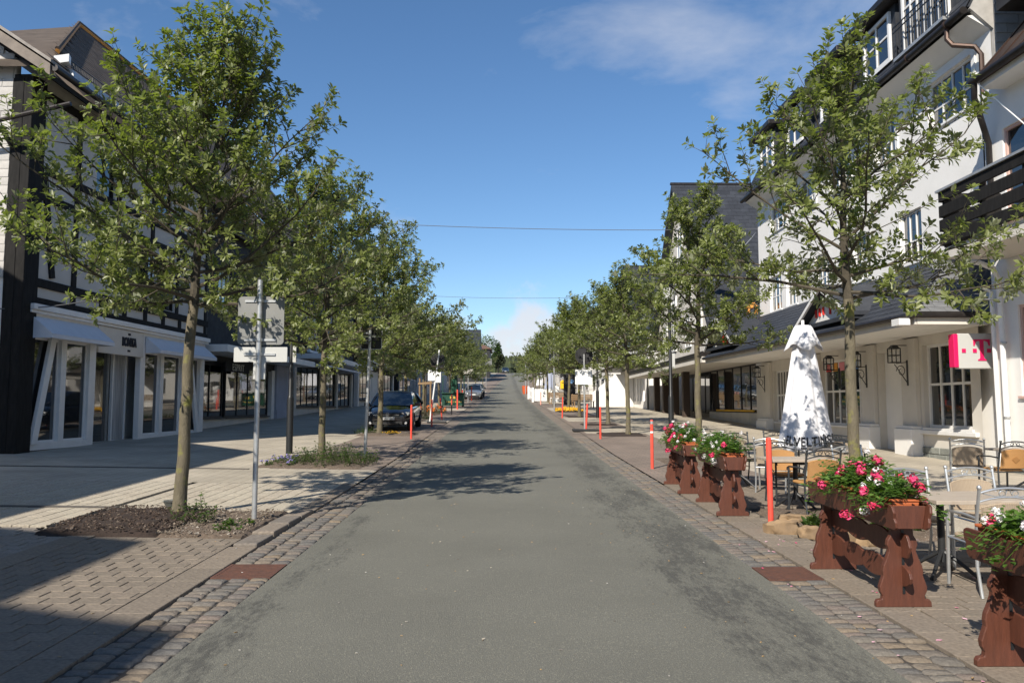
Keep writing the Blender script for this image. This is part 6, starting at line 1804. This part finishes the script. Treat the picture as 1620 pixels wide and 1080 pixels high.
# person-free; far parked cars and boxes are below
# ---------------------------------------------------------------- cars
def car(x, y, rz, paint, label, plate='', ln=4.2, wd=1.78, ht=1.47, lod=0):
    z = zg(x, y)
    t = thing('parked_car', (x, y, z), rz, label, 'car')
    sl = math.atan((zr(y + 2) - zr(y - 2)) / 4); t.rotation_euler = (sl, 0, rz)
    # front towards -Y; stations along Y: y, half width, bottom, shoulder z, top z(bonnet/boot deck)
    h = wd / 2
    ST = [(-ln / 2, .62, .34, .56, .60), (-ln / 2 + .06, .76, .24, .60, .68), (-ln / 2 + .28, .86, .20, .66, .79), (-ln / 2 + .75, .985, .19, .74, .90), (-ln / 2 + 1.15, 1.0, .19, .80, .965),
          (-.2, 1.0, .19, .84, .95), (.7, 1.0, .19, .87, .97), (1.35, .99, .20, .90, .99), (ln / 2 - .25, .93, .24, .92, 1.0), (ln / 2 - .05, .84, .30, .90, .98), (ln / 2, .74, .38, .84, .92)]
    vs = []; n = 14
    for (yy, wf, zb, zs, zt) in ST:
        w_ = h * wf
        ring = [(-w_ * .80, zb), (-w_ * .97, zb + .10), (-w_, zb + (zs - zb) * .5), (-w_ * .985, zs), (-w_ * .90, zs + (zt - zs) * .7), (-w_ * .62, zt), (-w_ * .25, zt + .02)]
        ring = ring + [(-a_, b_) for a_, b_ in reversed(ring)]
        vs += [(a_, yy, b_) for a_, b_ in ring]
    m = len(ST)
    fs = [(i * n + k, i * n + (k + 1) % n, (i + 1) * n + (k + 1) % n, (i + 1) * n + k) for i in range(m - 1) for k in range(n)]
    fs += [tuple(range(n - 1, -1, -1)), tuple((m - 1) * n + k for k in range(n))]
    mb = MB(); mb.add(vs, fs); body = mb.build('body', paint, t, smooth=True)
    s_ = body.modifiers.new('sub', 'SUBSURF'); s_.levels = 1; s_.render_levels = 2
    # cabin: roof shell with pillars, glass set in
    A = [(-1.02, .80, .93), (-.28, .645, ht - .06), (.35, .65, ht), (1.15, .62, ht - .05), (1.72, .56, ht - .2), (2.0, .70, .97)]
    def ring(yy, w_, zt): return [(-w_, yy, zt)]
    mb = MB()
    roof = [(-.28, .60, ht - .045), (.3, .62, ht), (1.0, .60, ht - .02), (1.6, .55, ht - .14)]
    vs = []
    for (yy, w_, zt) in roof:
        vs += [(-w_ - .05, yy, zt - .05), (-w_ * .8, yy, zt), (0, yy, zt + .025), (w_ * .8, yy, zt), (w_ + .05, yy, zt - .05)]
    fs = [(i * 5 + k, i * 5 + k + 1, (i + 1) * 5 + k + 1, (i + 1) * 5 + k) for i in range(3) for k in range(4)]
    mb.add(vs, fs); rf = mb.build('roof', paint, t, smooth=True); sm = rf.modifiers.new('thick', 'SOLIDIFY'); sm.thickness = .04
    mb = MB()
    for s in (-1, 1):
        mb.tube([(s * .80, -1.10, .93), (s * .73, -.66, 1.22), (s * .64, -.28, ht - .07)], [.05, .04, .04], 6)
        mb.tube([(s * .83, .62, .95), (s * .66, .55, ht - .04)], .045, 6); mb.tube([(s * .80, 1.95, .95), (s * .60, 1.55, ht - .14)], [.14, .10], 6)
    mb.build('pillars', paint, t, smooth=True)
    wsp = [(-.80, -1.12, .935), (-.3, -1.2, .955), (.3, -1.2, .955), (.80, -1.12, .935), (.635, -.3, ht - .075), (0, -.34, ht - .035), (-.635, -.3, ht - .075)]
    mb = MB(); mb.poly(wsp); mb.build('windscreen', M_carglass, t)
    for s in (-1, 1):
        mb = MB(); mb.poly([(s * .83, -1.0, .94), (s * .845, .58, .96), (s * .69, .52, ht - .06), (s * .655, -.26, ht - .08)]); mb.build('side_window', M_carglass, t)
        mb = MB(); mb.poly([(s * .845, .62, .96), (s * .80, 1.8, .97), (s * .64, 1.5, ht - .14), (s * .685, .6, ht - .06)]); mb.build('side_window', M_carglass, t)
    mb = MB(); mb.poly([(-.68, 2.0, .98), (.68, 2.0, .98), (.5, 1.62, ht - .15), (-.5, 1.62, ht - .15)]); mb.build('rear_window', M_carglass, t)
    mb = MB(); mb.box(-.7, .7, -.95, 1.7, .5, .93); mb.build('cabin_interior', M_darkint, t)
    for (sx, yy) in ((-1, -1.32), (1, -1.32), (-1, 1.27), (1, 1.27)):
        mb = MB(); c_ = [(.20, -.105), (.30, -.105), (.318, -.07), (.318, .07), (.30, .105), (.20, .105)]
        vs = []; nn = 20
        for (rr_, ax_) in c_:
            for k in range(nn): a_ = 6.283 * k / nn; vs.append((sx * (h - .12) + ax_, yy + rr_ * math.cos(a_), .318 + rr_ * math.sin(a_)))
        fs = [(i * nn + k, i * nn + (k + 1) % nn, (i + 1) * nn + (k + 1) % nn, (i + 1) * nn + k) for i in range(5) for k in range(nn)]
        mb.add(vs, fs); wh = mb.build('wheel', M_tyre, t, smooth=True)
        mb = MB(); xo = sx * (h - .03)
        for k in range(5):
            a_ = 6.283 * k / 5; mb.bar((xo, yy, .318), (xo, yy + .2 * math.cos(a_), .318 + .2 * math.sin(a_)), .03, .07, up=(1, 0, 0))
        mb.tube([(xo - .01, yy, .318), (xo + .01, yy, .318)], .05, 10); mb.tube([(sx * (h - .1), yy, .318), (sx * (h - .09), yy, .318)], .2, 16); mb.build('rim', M_rim, wh)
        mb = MB(); pts = [(sx * (h + .004), yy + .36 * math.cos(k * math.pi / 10), .32 + .36 * math.sin(k * math.pi / 10)) for k in range(11)]; mb.tube(pts, .018, 5); mb.build('wheel_arch', M_blacktrim, t)
    fy = -ln / 2
    for s in (-1, 1):
        mb = MB(); mb.prism([(s * .44, fy + .07, .575), (s * .74, fy + .20, .60), (s * .79, fy + .28, .70), (s * .66, fy + .20, .725), (s * .44, fy + .10, .655)], (0, .06, 0)); hl = mb.build('headlight', M_lamp, t)
        mb = MB(); mb.lathe([(.052, 0), (.05, .03)], 14, (0, 0, 0)); 
        for v_ in mb.v: v_.x, v_.y, v_.z = v_.x + s * .55, fy + .115 - v_.z, v_.y + .645
        mb.build('lamp_ring', M_chrome, hl)
        mb = MB(); mb.obox((s * .98, -.82, .98), (.11, .01, 0), (0, .07, 0), (0, 0, .075)); mb.build('mirror', paint, t, bevel=.03)
        mb = MB(); mb.tube([(s * .66, fy + .10, .32), (s * .66, fy + .14, .32)], .05, 10); mb.build('fog_light', M_lamp, t)
    mb = MB(); mb.box(-.42, .42, fy + .005, fy + .05, .585, .655); gr_ = mb.build('grille', M_blacktrim, t)
    mb = MB(); mb.box(-.42, .42, fy - .004, fy + .004, .612, .622); mb.build('chrome_strip', M_chrome, gr_)
    mb = MB(); mb.box(-.55, .55, fy - .012, fy + .05, .27, .38); mb.build('lower_grille', M_blacktrim, t)
    mb = MB()
    if lod == 0:
        R_ = .062; cyc = V((0, fy - .01, .625))
        mb.tube([cyc + V((R_ * math.cos(k * .3927), 0, R_ * math.sin(k * .3927))) for k in range(17)], .008, 6)
        for (p_, q_) in (((-.035, .045), (0, -.008)), ((.035, .045), (0, -.008)), ((-.05, .02), (-.022, -.048)), ((.05, .02), (.022, -.048)), ((-.022, -.048), (0, -.005)), ((.022, -.048), (0, -.005))):
            mb.tube([cyc + V((p_[0], 0, p_[1])), cyc + V((q_[0], 0, q_[1]))], .007, 5)
        mb.build('badge', M_chrome, t)
        mb = MB(); mb.bar((-.30, -1.16, 1.0), (-.43, -.75, 1.22), .015, .02); mb.build('wiper', M_galv, t)
    mb = MB(); mb.box(-.26, .26, fy - .03, fy - .015, .44, .55); np_ = mb.build('number_plate', M_plate, t)
    mb = MB(); mb.box(-.262, -.215, fy - .033, fy - .028, .438, .552); mb.build('blue_band', M_blue, np_)
    if plate: place_text('plate_letters', plate, .085, M_print, np_, (.02, fy - .032, .495), (1, 0, 0), (0, 0, 1), .001)
    for s in (-1, 1):
        mb = MB(); mb.obox((s * .66, ln / 2 - .03, .82), (.1, 0, 0), (0, .02, 0), (0, 0, .09)); mb.build('tail_light', M_red, t)
    return t
car(-4.35, 31.7, .0, M_carblack, 'black hatchback parked facing the camera behind the third left tree', 'HSK LT 337')
p = G(752, 632); car(-3.1, p.y + 2.3, 0, M_carsilver, 'silver car parked facing the camera farther up on the left', '', 4.3, 1.8, 1.46, 1)
car(-3.1, p.y + 9, 0, M_cardark, 'dark blue car parked just behind the silver car', '', 4.3, 1.8, 1.46, 1)
pp = P(808, 590, 206); car(pp.x - 1.4, 206, 0, M_cardark, 'dark car coming over the crest of the street', '', 4.3, 1.8, 1.46, 1)
# ---------------------------------------------------------------- flower planters and geraniums
PG = 'red-brown wooden flower planters along the right gutter'
def wavy(y0, y1, zc, hh, amp, per, ph):
    n = 36; top = []; bot = []
    for k in range(n + 1):
        y = y0 + (y1 - y0) * k / n
        w = abs(math.sin(math.pi * (y - y0) / per + ph)) ** .8 * amp
        top.append((y, zc + hh / 2 + w - amp / 2)); bot.append((y, zc - hh / 2 - w + amp / 2))
    e = min(.035, hh * .3)
    return top + [(y1 + .03, zc + hh * .25), (y1 + .045, zc), (y1 + .03, zc - hh * .25)] + list(reversed(bot)) + [(y0 - .03, zc - hh * .25), (y0 - .045, zc), (y0 - .03, zc + hh * .25)]
def planter_parts(t):
    HALF = [(.212, 0), (.212, .035), (.20, .055), (.165, .06), (.162, .085), (.178, .115), (.182, .15), (.165, .20), (.152, .235), (.155, .27), (.148, .31), (.125, .36), (.105, .415), (.105, .435), (.118, .465), (.112, .50), (.088, .54), (.082, .60)]
    for y in (-.64, .64):
        pts = [(x, y - .022, z) for x, z in HALF] + [(-x, y - .022, z) for x, z in reversed(HALF)]
        mb = MB(); mb.prism(pts, (0, .044, 0)); tr_ = mb.build('trestle', M_planter, t, bevel=.006)
        mb = MB(); mb.box(-.01, .01, y - .026, y - .0222, .1, .58); mb.build('groove', M_black, tr_)
    for (zc, hh, ph) in ((.235, .15, 0), (.465, .15, .8)):
        mb = MB(); mb.prism([(-.011, a_, b_) for a_, b_ in wavy(-.74, .74, zc, hh, .035, .37, ph)], (.022, 0, 0)); mb.build('stretcher', M_planter, t, bevel=.004)
    for s in (-1, 1):
        mb = MB(); o_ = []
        n = 12
        b0_ = [(-.80, .60), (-.83, .62), (-.835, .66), (-.82, .69), (-.835, .73), (-.82, .775), (-.79, .79)]
        pts = b0_ + [(-a_, b_) for a_, b_ in reversed(b0_)]
        mb.prism([(s * (.105 + .16 * (b_ - .6)), a_, b_) for a_, b_ in pts], (s * .022, 0, 0)); mb.build('side_board', M_planter, t, bevel=.005)
    for y in (-.76, .76):
        mb = MB(); mb.prism([(-.103, y - .011, .605), (.103, y - .011, .605), (.132, y - .011, .775), (-.132, y - .011, .775)], (0, .022, 0)); mb.build('end_board', M_planter, t, bevel=.004)
    mb = MB(); mb.box(-.104, .104, -.745, .745, .60, .622); mb.build('floor_board', M_planter, t)
pt0 = thing('flower_planter', (3.03, 6.78, 0), 0, '', 'planter', PG)
planter_parts(pt0); PT = Tree(pt0)
M_pink = mat('pink_geranium', (.72, .03, .13), .6); ramp_island(M_pink, [(.62, .015, .09), (.76, .04, .16), (.7, .08, .2), (.66, .02, .06)])
M_whiteb = mat('white_geranium', (.78, .76, .74), .7); ramp_island(M_whiteb, [(.78, .77, .75), (.8, .74, .76), (.72, .72, .68)])
M_ger = leaf_mat('geranium_leaf', (.05, .11, .02), (.085, .165, .028), (.13, .22, .045), (.1, .16, .06))
FB = 'terracotta flower boxes standing in the wooden planters'
def petals(mb, c, n, rad, s, r):
    for _ in range(n):
        d = V((r.gauss(0, 1), r.gauss(0, 1), r.gauss(0, .8))).normalized()
        a_ = d.cross(V((.3, .2, 1))).normalized(); b_ = d.cross(a_)
        q = c + d * rad * r.uniform(.6, 1.1); sz = s * r.uniform(.7, 1.25)
        mb.add([q - a_ * sz, q - b_ * sz * .8 + d * sz * .3, q + a_ * sz, q + b_ * sz * .8 + d * sz * .3], [(0, 1, 2, 3)])
def flower_box(x, y, z, seed, label, pink=.5, dens=1.0, sides=(-1, 1), tall=1.0, reach=1.0):
    r = random.Random(seed)
    t = thing('flower_box', (x, y, z), 0, label, 'flower box', FB)
    mb = MB(); mb.hexa([(-.075, -.735, 0), (.075, -.735, 0), (.075, .735, 0), (-.075, .735, 0)], [(-.105, -.745, .175), (.105, -.745, .175), (.105, .745, .175), (-.105, .745, .175)])
    mb.box(-.118, .118, -.752, .752, .176, .197); mb.build('trough', M_boxplastic, t, bevel=.008)
    mb = MB(); mb.box(-.09, .09, -.72, .72, .198, .204); mb.build('soil', M_soil, t)
    recs = []; st = MB(); pk = MB(); wh = MB()
    for k in range(int(330 * dens)):
        yy = r.uniform(-.80, .60); side = r.choice((-1, 1)); out = min(.27, abs(r.gauss(0, .13))) * reach
        mound = .75 + .35 * math.sin(yy * 7 + seed)
        b_ = V((r.uniform(-.07, .07), max(-.72, min(.72, yy)), .2))
        zz = .2 + mound * r.uniform(.02, .25) * (1 - .3 * min(1, out / .3)) - max(0, out - .13) * 1.1
        e = V((side * out, yy + r.uniform(-.06, .06), zz))
        st.tube([b_, b_.lerp(e, .55) + V((0, 0, .05)), e], [.003, .0025, .002], 3, cap=False)
        for _ in range(8):
            a_ = r.uniform(0, 6.28); p_ = e + V((r.uniform(-.05, .05), r.uniform(-.06, .06), r.uniform(-.05, .04)))
            ld = V((math.cos(a_), math.sin(a_), r.uniform(-.2, .5))); recs.append((p_, ld, V((r.uniform(-.6, .6), r.uniform(-.6, .6), 1)), r.uniform(.032, .062)))
        if r.random() < .13:
            c = e + V((side * r.uniform(.01, .06), r.uniform(-.05, .05), r.uniform(.0, .09)))
            st.tube([e, c], .002, 3, cap=False)
            zone = math.sin(yy * 9 + seed * 1.3) * .4
            if r.random() < pink + zone:
                for _ in range(r.choice((1, 1, 2))): petals(pk, c + V((r.uniform(-.03, .03), r.uniform(-.04, .04), r.uniform(-.03, .02))), 34, .036, .016, r)
            else: petals(wh, c, 30, .026, .011, r)
    for k in range(3):
        yy = r.uniform(-.6, .5); e = V((-.2, yy, r.uniform(-.02, .1))); petals(pk if r.random() < pink + .2 else wh, e, 34, .04, .014, r); st.tube([V((-.08, yy, .2)), V((-.16, yy, .2)), e], .002, 3, cap=False)
    link('foliage', leaves_mesh('foliage', recs), M_ger, t)['kind'] = 'stuff'
    st.build('stems', M_ger, t, kind='stuff')
    if pk.v: pk.build('pink_blossoms', M_pink, t, kind='stuff')
    if wh.v: wh.build('white_blossoms', M_whiteb, t, kind='stuff')
for i, (x, y, rz, lab, flab, pink, seed) in enumerate((
        (3.04, 6.78, 0, 'large red-brown planter in the middle of the right foreground, pink and white geraniums on top', 'flower box full of pink and white geraniums in the planter beside the near cafe table', .55, 21),
        (3.03, 4.20, 0, 'red-brown planter cut off by the right picture edge, nearest the camera', 'flower box at the right edge with white blossoms and trailing pink clusters', .3, 33),
        (3.02, 11.15, -.03, 'red-brown planter left of the nearest red bollard, white blossoms on top', 'flower box with mostly white blossoms left of the nearest red bollard', .06, 45),
        (2.99, 13.35, -.03, 'farthest red-brown planter, beside the bollard with pale bands', 'flower box with pink blossoms in the farthest planter', .6, 57))):
    c = pt0 if i == 0 else copy_tree(pt0, PT)
    sl = math.atan(.019); c.location = (x, y, zr(y) + .012); c.rotation_euler = (sl, 0, rz); c['label'] = lab
    fbz = zr(y) + .012 + .624
    flower_box(x, y, fbz, seed, flab, pink)
for o in COL.objects:
    if o.name.startswith('flower_box'): o.rotation_euler = (math.atan(.019), 0, 0)
# a few single tall blossoms and trailing clusters
# ---------------------------------------------------------------- cafe furniture
def chair_proto(fm, wm, honey):
    t = empty('cafe_chair', (0, 0, 0))
    W, D = .235, .22
    for s in (-1, 1):
        mb = MB(); mb.tube([(s * (W - .005), -D - .06, 0), (s * (W - .005), -D - .0, .25), (s * W, -D, .46), (s * W, -D - .035, .70), (s * W, -D - .075, .905)], .0135, 8); mb.lathe([(.012, .90), (.02, .912), (.018, .93), (.006, .942)], 8, (s * W, -D - .076, 0)); mb.build('back_leg', fm, t, smooth=True)
        mb = MB(); mb.tube([(s * W, D, 0), (s * W, D - .01, .635)], .015, 8); mb.build('front_leg', fm, t, smooth=True)
        mb = MB(); mb.tube([(s * W, -D - .02, .655), (s * W, -.05, .665), (s * W, D - .02, .655), (s * W, D + .025, .635), (s * W, D + .03, .605)], .0125, 7); mb.build('armrest', fm, t, smooth=True)
    def arch(z, rise, r_): return [(W * math.sin(a_), -D - .035 - (z + rise * math.cos(a_) - .70) * .19, z + rise * (math.cos(a_) - math.cos(R(75)))) for a_ in [R(-75 + 15 * k) for k in range(11)]]
    def rail(z, rise):
        ps = []
        for k in range(11):
            u = -1 + k * .2; zz = z + rise * (1 - u * u); ps.append((W * u, -D - .035 - (zz - .70) * .19, zz))
        return ps
    mb = MB(); mb.tube(rail(.872, .045), .011, 7); mb.tube(rail(.795, .045), .009, 7)
    for s in (-1, 1):
        ps = []
        for k in range(9):
            a_ = R(200 - 45 * k); rr_ = .032 * (1 - k / 14); zz = .868 + rr_ * math.sin(a_); ps.append((s * (.055 + rr_ * math.cos(a_)), -D - .035 - (zz - .7) * .19, zz))
        mb.tube(ps, .005, 5)
        mb.tube([(s * .01, -D - .065, .9), (s * .03, -D - .063, .85), (s * .1, -D - .065, .845), (s * .2, -D - .066, .87)], .005, 5)
    mb.build('top_rail', fm, t, smooth=True)
    # rattan back with a rounded top and its darker rim
    n = 14; fr = []; 
    pts = [(-.20, .49)] + [(-.20 + .4 * k / n, .755 + .035 * (1 - (2 * k / n - 1) ** 2)) for k in range(n + 1)] + [(.20, .49)]
    yb = lambda z: -D - .008 - max(0, z - .46) * .155
    mb = MB(); m_ = len(pts)
    ca = [V((x, yb(z) + .012 + .03 * (x / .2) ** 2 - .03, z)) for x, z in pts]; cb = [p_ + V((0, -.02, 0)) for p_ in ca]
    # strips from bottom to top for a curved panel
    cols = n + 1; vs = []; fs = []
    for side in (0, -.018):
        for r_ in range(5):
            for k in range(cols):
                x = -.2 + .4 * k / n; zt = .755 + .035 * (1 - (2 * k / n - 1) ** 2); z = .49 + (zt - .49) * r_ / 4
                vs.append((x, yb(z) - .02 + .03 * (x / .2) ** 2 + side, z))
    off = 5 * cols
    for r_ in range(4):
        for k in range(n):
            a_ = r_ * cols + k; fs.append((a_, a_ + 1, a_ + cols + 1, a_ + cols)); fs.append((off + a_ + cols, off + a_ + cols + 1, off + a_ + 1, off + a_))
    mb.add(vs, fs); bk = mb.build('backrest', wm, t, smooth=True)
    mb = MB(); rp = [(x, yb(z) - .029 + .03 * (x / .2) ** 2, z) for x, z in pts]; mb.tube(rp, .011, 6); mb.tube([rp[0], rp[-1]], .010, 6)
    mb.build('rim', wm, bk, smooth=True)
    if honey:
        mb = MB(); z0 = .63; 
        for k in range(-3, 4):
            a_ = k * .016
            p_ = V((a_ - .055, yb(z0) - .046, z0 + a_)); q_ = V((a_ + .055, yb(z0) - .046, z0 + a_))
            mb.tube([V((a_ * .9 - .05, yb(z0) - .043, z0 + a_ * 1.0 - .0)), V((a_ * .9, yb(z0) - .045, z0 + a_ * 1.0 + .055))], .005, 4) if False else mb.tube([V((-.06 + abs(a_), yb(z0 + a_) - .043, z0 + a_)), V((.06 - abs(a_), yb(z0 + a_) - .043, z0 + a_))], .0065, 4)
        mb.build('woven_diamond', wm, bk)
    mb = MB(); pr_ = []
    for k in range(20):
        a_ = 6.283 * k / 20; c_, s_ = math.cos(a_), math.sin(a_); pr_.append((.222 * math.copysign(abs(c_) ** .45, c_), .215 * math.copysign(abs(s_) ** .45, s_), .435))
    mb.prism(pr_, (0, 0, .032)); mb.build('seat', wm, t, bevel=.012)
    mb = MB(); mb.tube([(-W, D - .01, .425), (W, D - .01, .425)], .010, 6); mb.tube([(-W, -D, .425), (W, -D, .425)], .010, 6)
    for s in (-1, 1): mb.tube([(s * W, -D, .425), (s * W, D, .425)], .010, 6)
    mb.build('seat_frame', fm, t)
    return t
ch1 = chair_proto(M_alu, M_beige, False); ch2 = chair_proto(M_dkframe, M_honey, True); ch3 = chair_proto(M_dkframe, M_beige, False)
C1, C2, C3 = Tree(ch1), Tree(ch2), Tree(ch3)
CG = 'rattan cafe chairs with metal frames'
PI = math.pi
used = set()
def chair(kind, x, y, rz, label):
    p, tr_ = ((ch1, C1), (ch2, C2), (ch3, C3))[kind]
    c = p if kind not in used else copy_tree(p, tr_)
    used.add(kind)
    c.scale = (1, 1, .945)
    c.location = (x, y, zr(y) + .014); c.rotation_euler = (math.atan(.019) * (1 if abs(rz) < 1.6 else -1), 0, rz)
    tag(c, label, 'chair', CG)
chair(0, 4.02, 6.62, -.04, 'silver weathered rattan chair nearest the camera, back turned to us at the front table')
chair(0, 3.93, 7.62, PI - .08, 'silver rattan chair behind the pink geraniums, facing us across the front table')
chair(0, 4.68, 7.72, PI, 'silver rattan chair just behind the nearest one, far side of the front table')
chair(1, 4.1, 10.58, .12, 'honey rattan chair with woven diamond, back to us, between bollard and near right tree')
chair(1, 4.12, 11.6, PI, 'honey rattan chair facing us behind the small table, right of the nearest bollard top')
chair(0, 4.38, 13.0, -.45, 'silver rattan chair turned aside, left of the nearest bollard')
chair(2, 4.22, 14.15, PI + .1, 'dark-framed beige rattan chair beside the white-flowered planter')
chair(2, 5.1, 14.6, PI, 'dark-framed chair left behind the folded white parasol')
chair(2, 5.75, 13.4, PI, 'dark-framed chair right behind the folded white parasol')
chair(0, 4.82, 10.75, PI + .25, 'silver rattan chair just right of the nearest right tree trunk')
chair(2, 4.86, 11.6, PI, 'dark-framed beige rattan chair behind the tree trunk, by the small table')
chair(1, 7.72, 12.3, .08, 'honey rattan chair at the right edge by the far table')
chair(0, 7.5, 12.85, -.5, 'silver rattan chair at the right edge, left behind the honey one')
TGp = 'plank-topped cafe tables on black cast iron feet'
def table(x, y, w, d, label, rz=0.0, h=.70):
    t = thing('cafe_table', (x, y, zr(y) + .014), rz, label, 'table', TGp)
    n = 6
    for k in range(n):
        mb = MB(); yy = -d / 2 + d * k / n; mb.box(-w / 2, w / 2, yy + .002, yy + d / n - .002, h - .035, h); mb.build('top_plank', M_tabletop, t, bevel=.004)
    mb = MB(); mb.box(-w / 2 + .06, w / 2 - .06, -.03, .03, h - .07, h - .037); mb.box(-.03, .03, -d / 2 + .06, d / 2 - .06, h - .075, h - .038); mb.build('top_support', M_iron, t)
    for s in (-1, 1) if w > 1 else (0,):
        xx = s * w * .32
        mb = MB(); mb.tube([(xx, 0, .12), (xx, 0, h - .07)], .032, 10); mb.build('column', M_iron, t, smooth=True)
        for k in range(4):
            a_ = PI / 4 + k * PI / 2; mb = MB(); mb.tube([(xx, 0, .22), (xx + .14 * math.cos(a_), .14 * math.sin(a_), .13), (xx + .27 * math.cos(a_), .27 * math.sin(a_), .03), (xx + .31 * math.cos(a_), .31 * math.sin(a_), .015)], [.02, .018, .016, .018], 7); mb.build('foot', M_iron, t, smooth=True)
table(4.32, 7.14, 1.30, .76, 'front cafe table with a bleached plank top behind the middle planter')
table(4.06, 11.1, .86, .72, 'small cafe table between two honey rattan chairs')
table(3.98, 13.45, .8, .7, 'small cafe table beside the white-flowered planter')
table(8.45, 12.75, 1.0, .75, 'cafe table cut off by the right picture edge')
table(5.35, 12.9, .8, .7, 'small cafe table behind the nearest right tree trunk')
# folded parasol with lettering
px_, py_ = 5.37, 14.1
t = thing('folded_parasol', (px_, py_, zr(py_) + .012), 0, 'large folded white parasol with black lettering round its hem, standing among the cafe chairs', 'parasol')
g_ = t.location.z
mb = MB(); mb.tube([(0, 0, 0), (0, 0, 2.9)], .028, 10); mb.build('pole', M_whitepaint, t, smooth=True)
mb = MB(); mb.lathe([(.38, 0), (.38, .08), (.1, .11), (.05, .3)], 20); mb.build('foot', M_stone, t)
zb_, zt_ = P(1275, 712, py_).z - g_, P(1275, 528, py_).z - g_
rb0, rt0 = .50, .14
def rad(z): 
    u = (z - zb_) / (zt_ - zb_); return rb0 + (rt0 - rb0) * u ** .92
def fold(a_, z):
    u = (z - zb_) / (zt_ - zb_)
    return 1 + (.035 + .075 * u) * math.cos(8 * a_ + .4) + .012 * math.sin(21 * a_)
n, m = 112, 22; vs = []; fs = []
for j in range(m + 1):
    z = zb_ + (zt_ - zb_) * j / m
    for k in range(n):
        a_ = 6.2832 * k / n; q = rad(z) * fold(a_, z); vs.append((q * math.cos(a_), q * math.sin(a_) * .8, z + (.02 * math.sin(8 * a_) if j == 0 else 0)))
fs = [(j * n + k, j * n + (k + 1) % n, (j + 1) * n + (k + 1) % n, (j + 1) * n + k) for j in range(m) for k in range(n)]
mb = MB(); mb.add(vs, fs); cn = mb.build('canopy', M_canvas, t, smooth=True)
# flared cape over the top
zc0, zc1 = P(1275, 553, py_).z - g_, P(1275, 514, py_).z - g_
vs = []; n2 = 64
for j, (u, rr_) in enumerate(((0, .315), (.3, .26), (.62, .205), (.88, .16), (.97, .13), (1, .03))):
    for k in range(n2):
        a_ = 6.2832 * k / n2; q = rr_ * (1 + .10 * math.cos(4 * a_ + .5) * (1 - u) + .05 * math.cos(12 * a_)); vs.append((q * math.cos(a_), q * math.sin(a_) * .85, zc0 + (zc1 - zc0) * u + (1 - u) * (-.06 * math.cos(4 * a_ + .5) + .03)))
fs = [(j * n2 + k, j * n2 + (k + 1) % n2, (j + 1) * n2 + (k + 1) % n2, (j + 1) * n2 + k) for j in range(5) for k in range(n2)]
mb = MB(); mb.add(vs, fs); cp = mb.build('cape', M_canvas, t, smooth=True)
for o in (cn, cp): md = o.modifiers.new('thick', 'SOLIDIFY'); md.thickness = .006
# lettering bent round the hem
me = text_mesh('ELVELTINS \u00b7 V', .22, .002, 1.08, .004)
bm = bmesh.new(); bm.from_mesh(me); bmesh.ops.subdivide_edges(bm, edges=[e for e in bm.edges if e.calc_length() > .03], cuts=2, use_grid_fill=False); bm.to_mesh(me); bm.free()
xs_ = [v.co.x for v in me.vertices]; xa_, xb_ = min(xs_), max(xs_)
for v in me.vertices:
    u_ = (v.co.x - xa_) / (xb_ - xa_)
    a_ = -math.pi / 2 - 1.12 + 2.42 * u_; z = zb_ + .185 + v.co.y * 1.0 - .03 * math.sin(u_ * 5)
    q = rad(z) * fold(a_, z) + .014 + v.co.z
    v.co = (q * math.cos(a_), q * math.sin(a_) * .8 - .004, z)
link('lettering', me, M_print, cn)
# sandstone rocks edging the right bed
for i, (px, py, sx, sy, sz, lab) in enumerate(((1240, 843, .20, .10, .10, 'largest sandstone rock at the foot of the nearest red bollard'), (1284, 849, .13, .08, .08, 'sandstone rock in front of the bright leafy plant'), (1258, 829, .22, .10, .085, 'flat sandstone rock behind the largest one beside the bollard'), (1325, 856, .16, .1, .08, 'sandstone rock half hidden behind the middle planter'), (1385, 862, .18, .1, .08, 'sandstone rock under the middle planter'))):
    p = G(px, py); r = random.Random(i + 3)
    bm = bmesh.new(); bmesh.ops.create_icosphere(bm, subdivisions=3, radius=1)
    for v in bm.verts:
        d = v.co.normalized(); k = 1 + .38 * noise.noise(d * 1.7 + V((i * 7, 0, 0))) + .16 * noise.noise(d * 4.3 + V((i, 3, 0))) + .06 * noise.noise(d * 11)
        q = V((math.copysign(abs(d.x) ** .7, d.x), math.copysign(abs(d.y) ** .7, d.y), math.copysign(abs(d.z) ** .6, d.z)))
        v.co = V((q.x * sx, q.y * sy, q.z * sz)) * k
    me = bpy.data.meshes.new('rock'); bm.to_mesh(me); bm.free()
    o = link('rock', me, M_rock, None, smooth=True); o.location = p + V((0, 0, sz * .45)); o.rotation_euler = (0, 0, r.uniform(-.25, .25)); tag(o, lab, 'rock', 'sandstone rocks edging the tree bed')
# dark pot behind the nearest left trunk
p = G(268, 811); t = thing('flower_pot', (p.x, p.y + .18, zl(p.x, p.y) + .03), 0, 'shallow grey-green bowl lying behind the nearest left tree trunk', 'bowl')
mb = MB(); mb.lathe([(.10, 0), (.15, .1), (.165, .11), (.15, .112), (.11, .03)], 16); mb.build('bowl', M_stone, t, smooth=True)
mb = MB(); mb.lathe([(.135, .095), (.05, .1)], 12); mb.build('soil', M_soil, t)
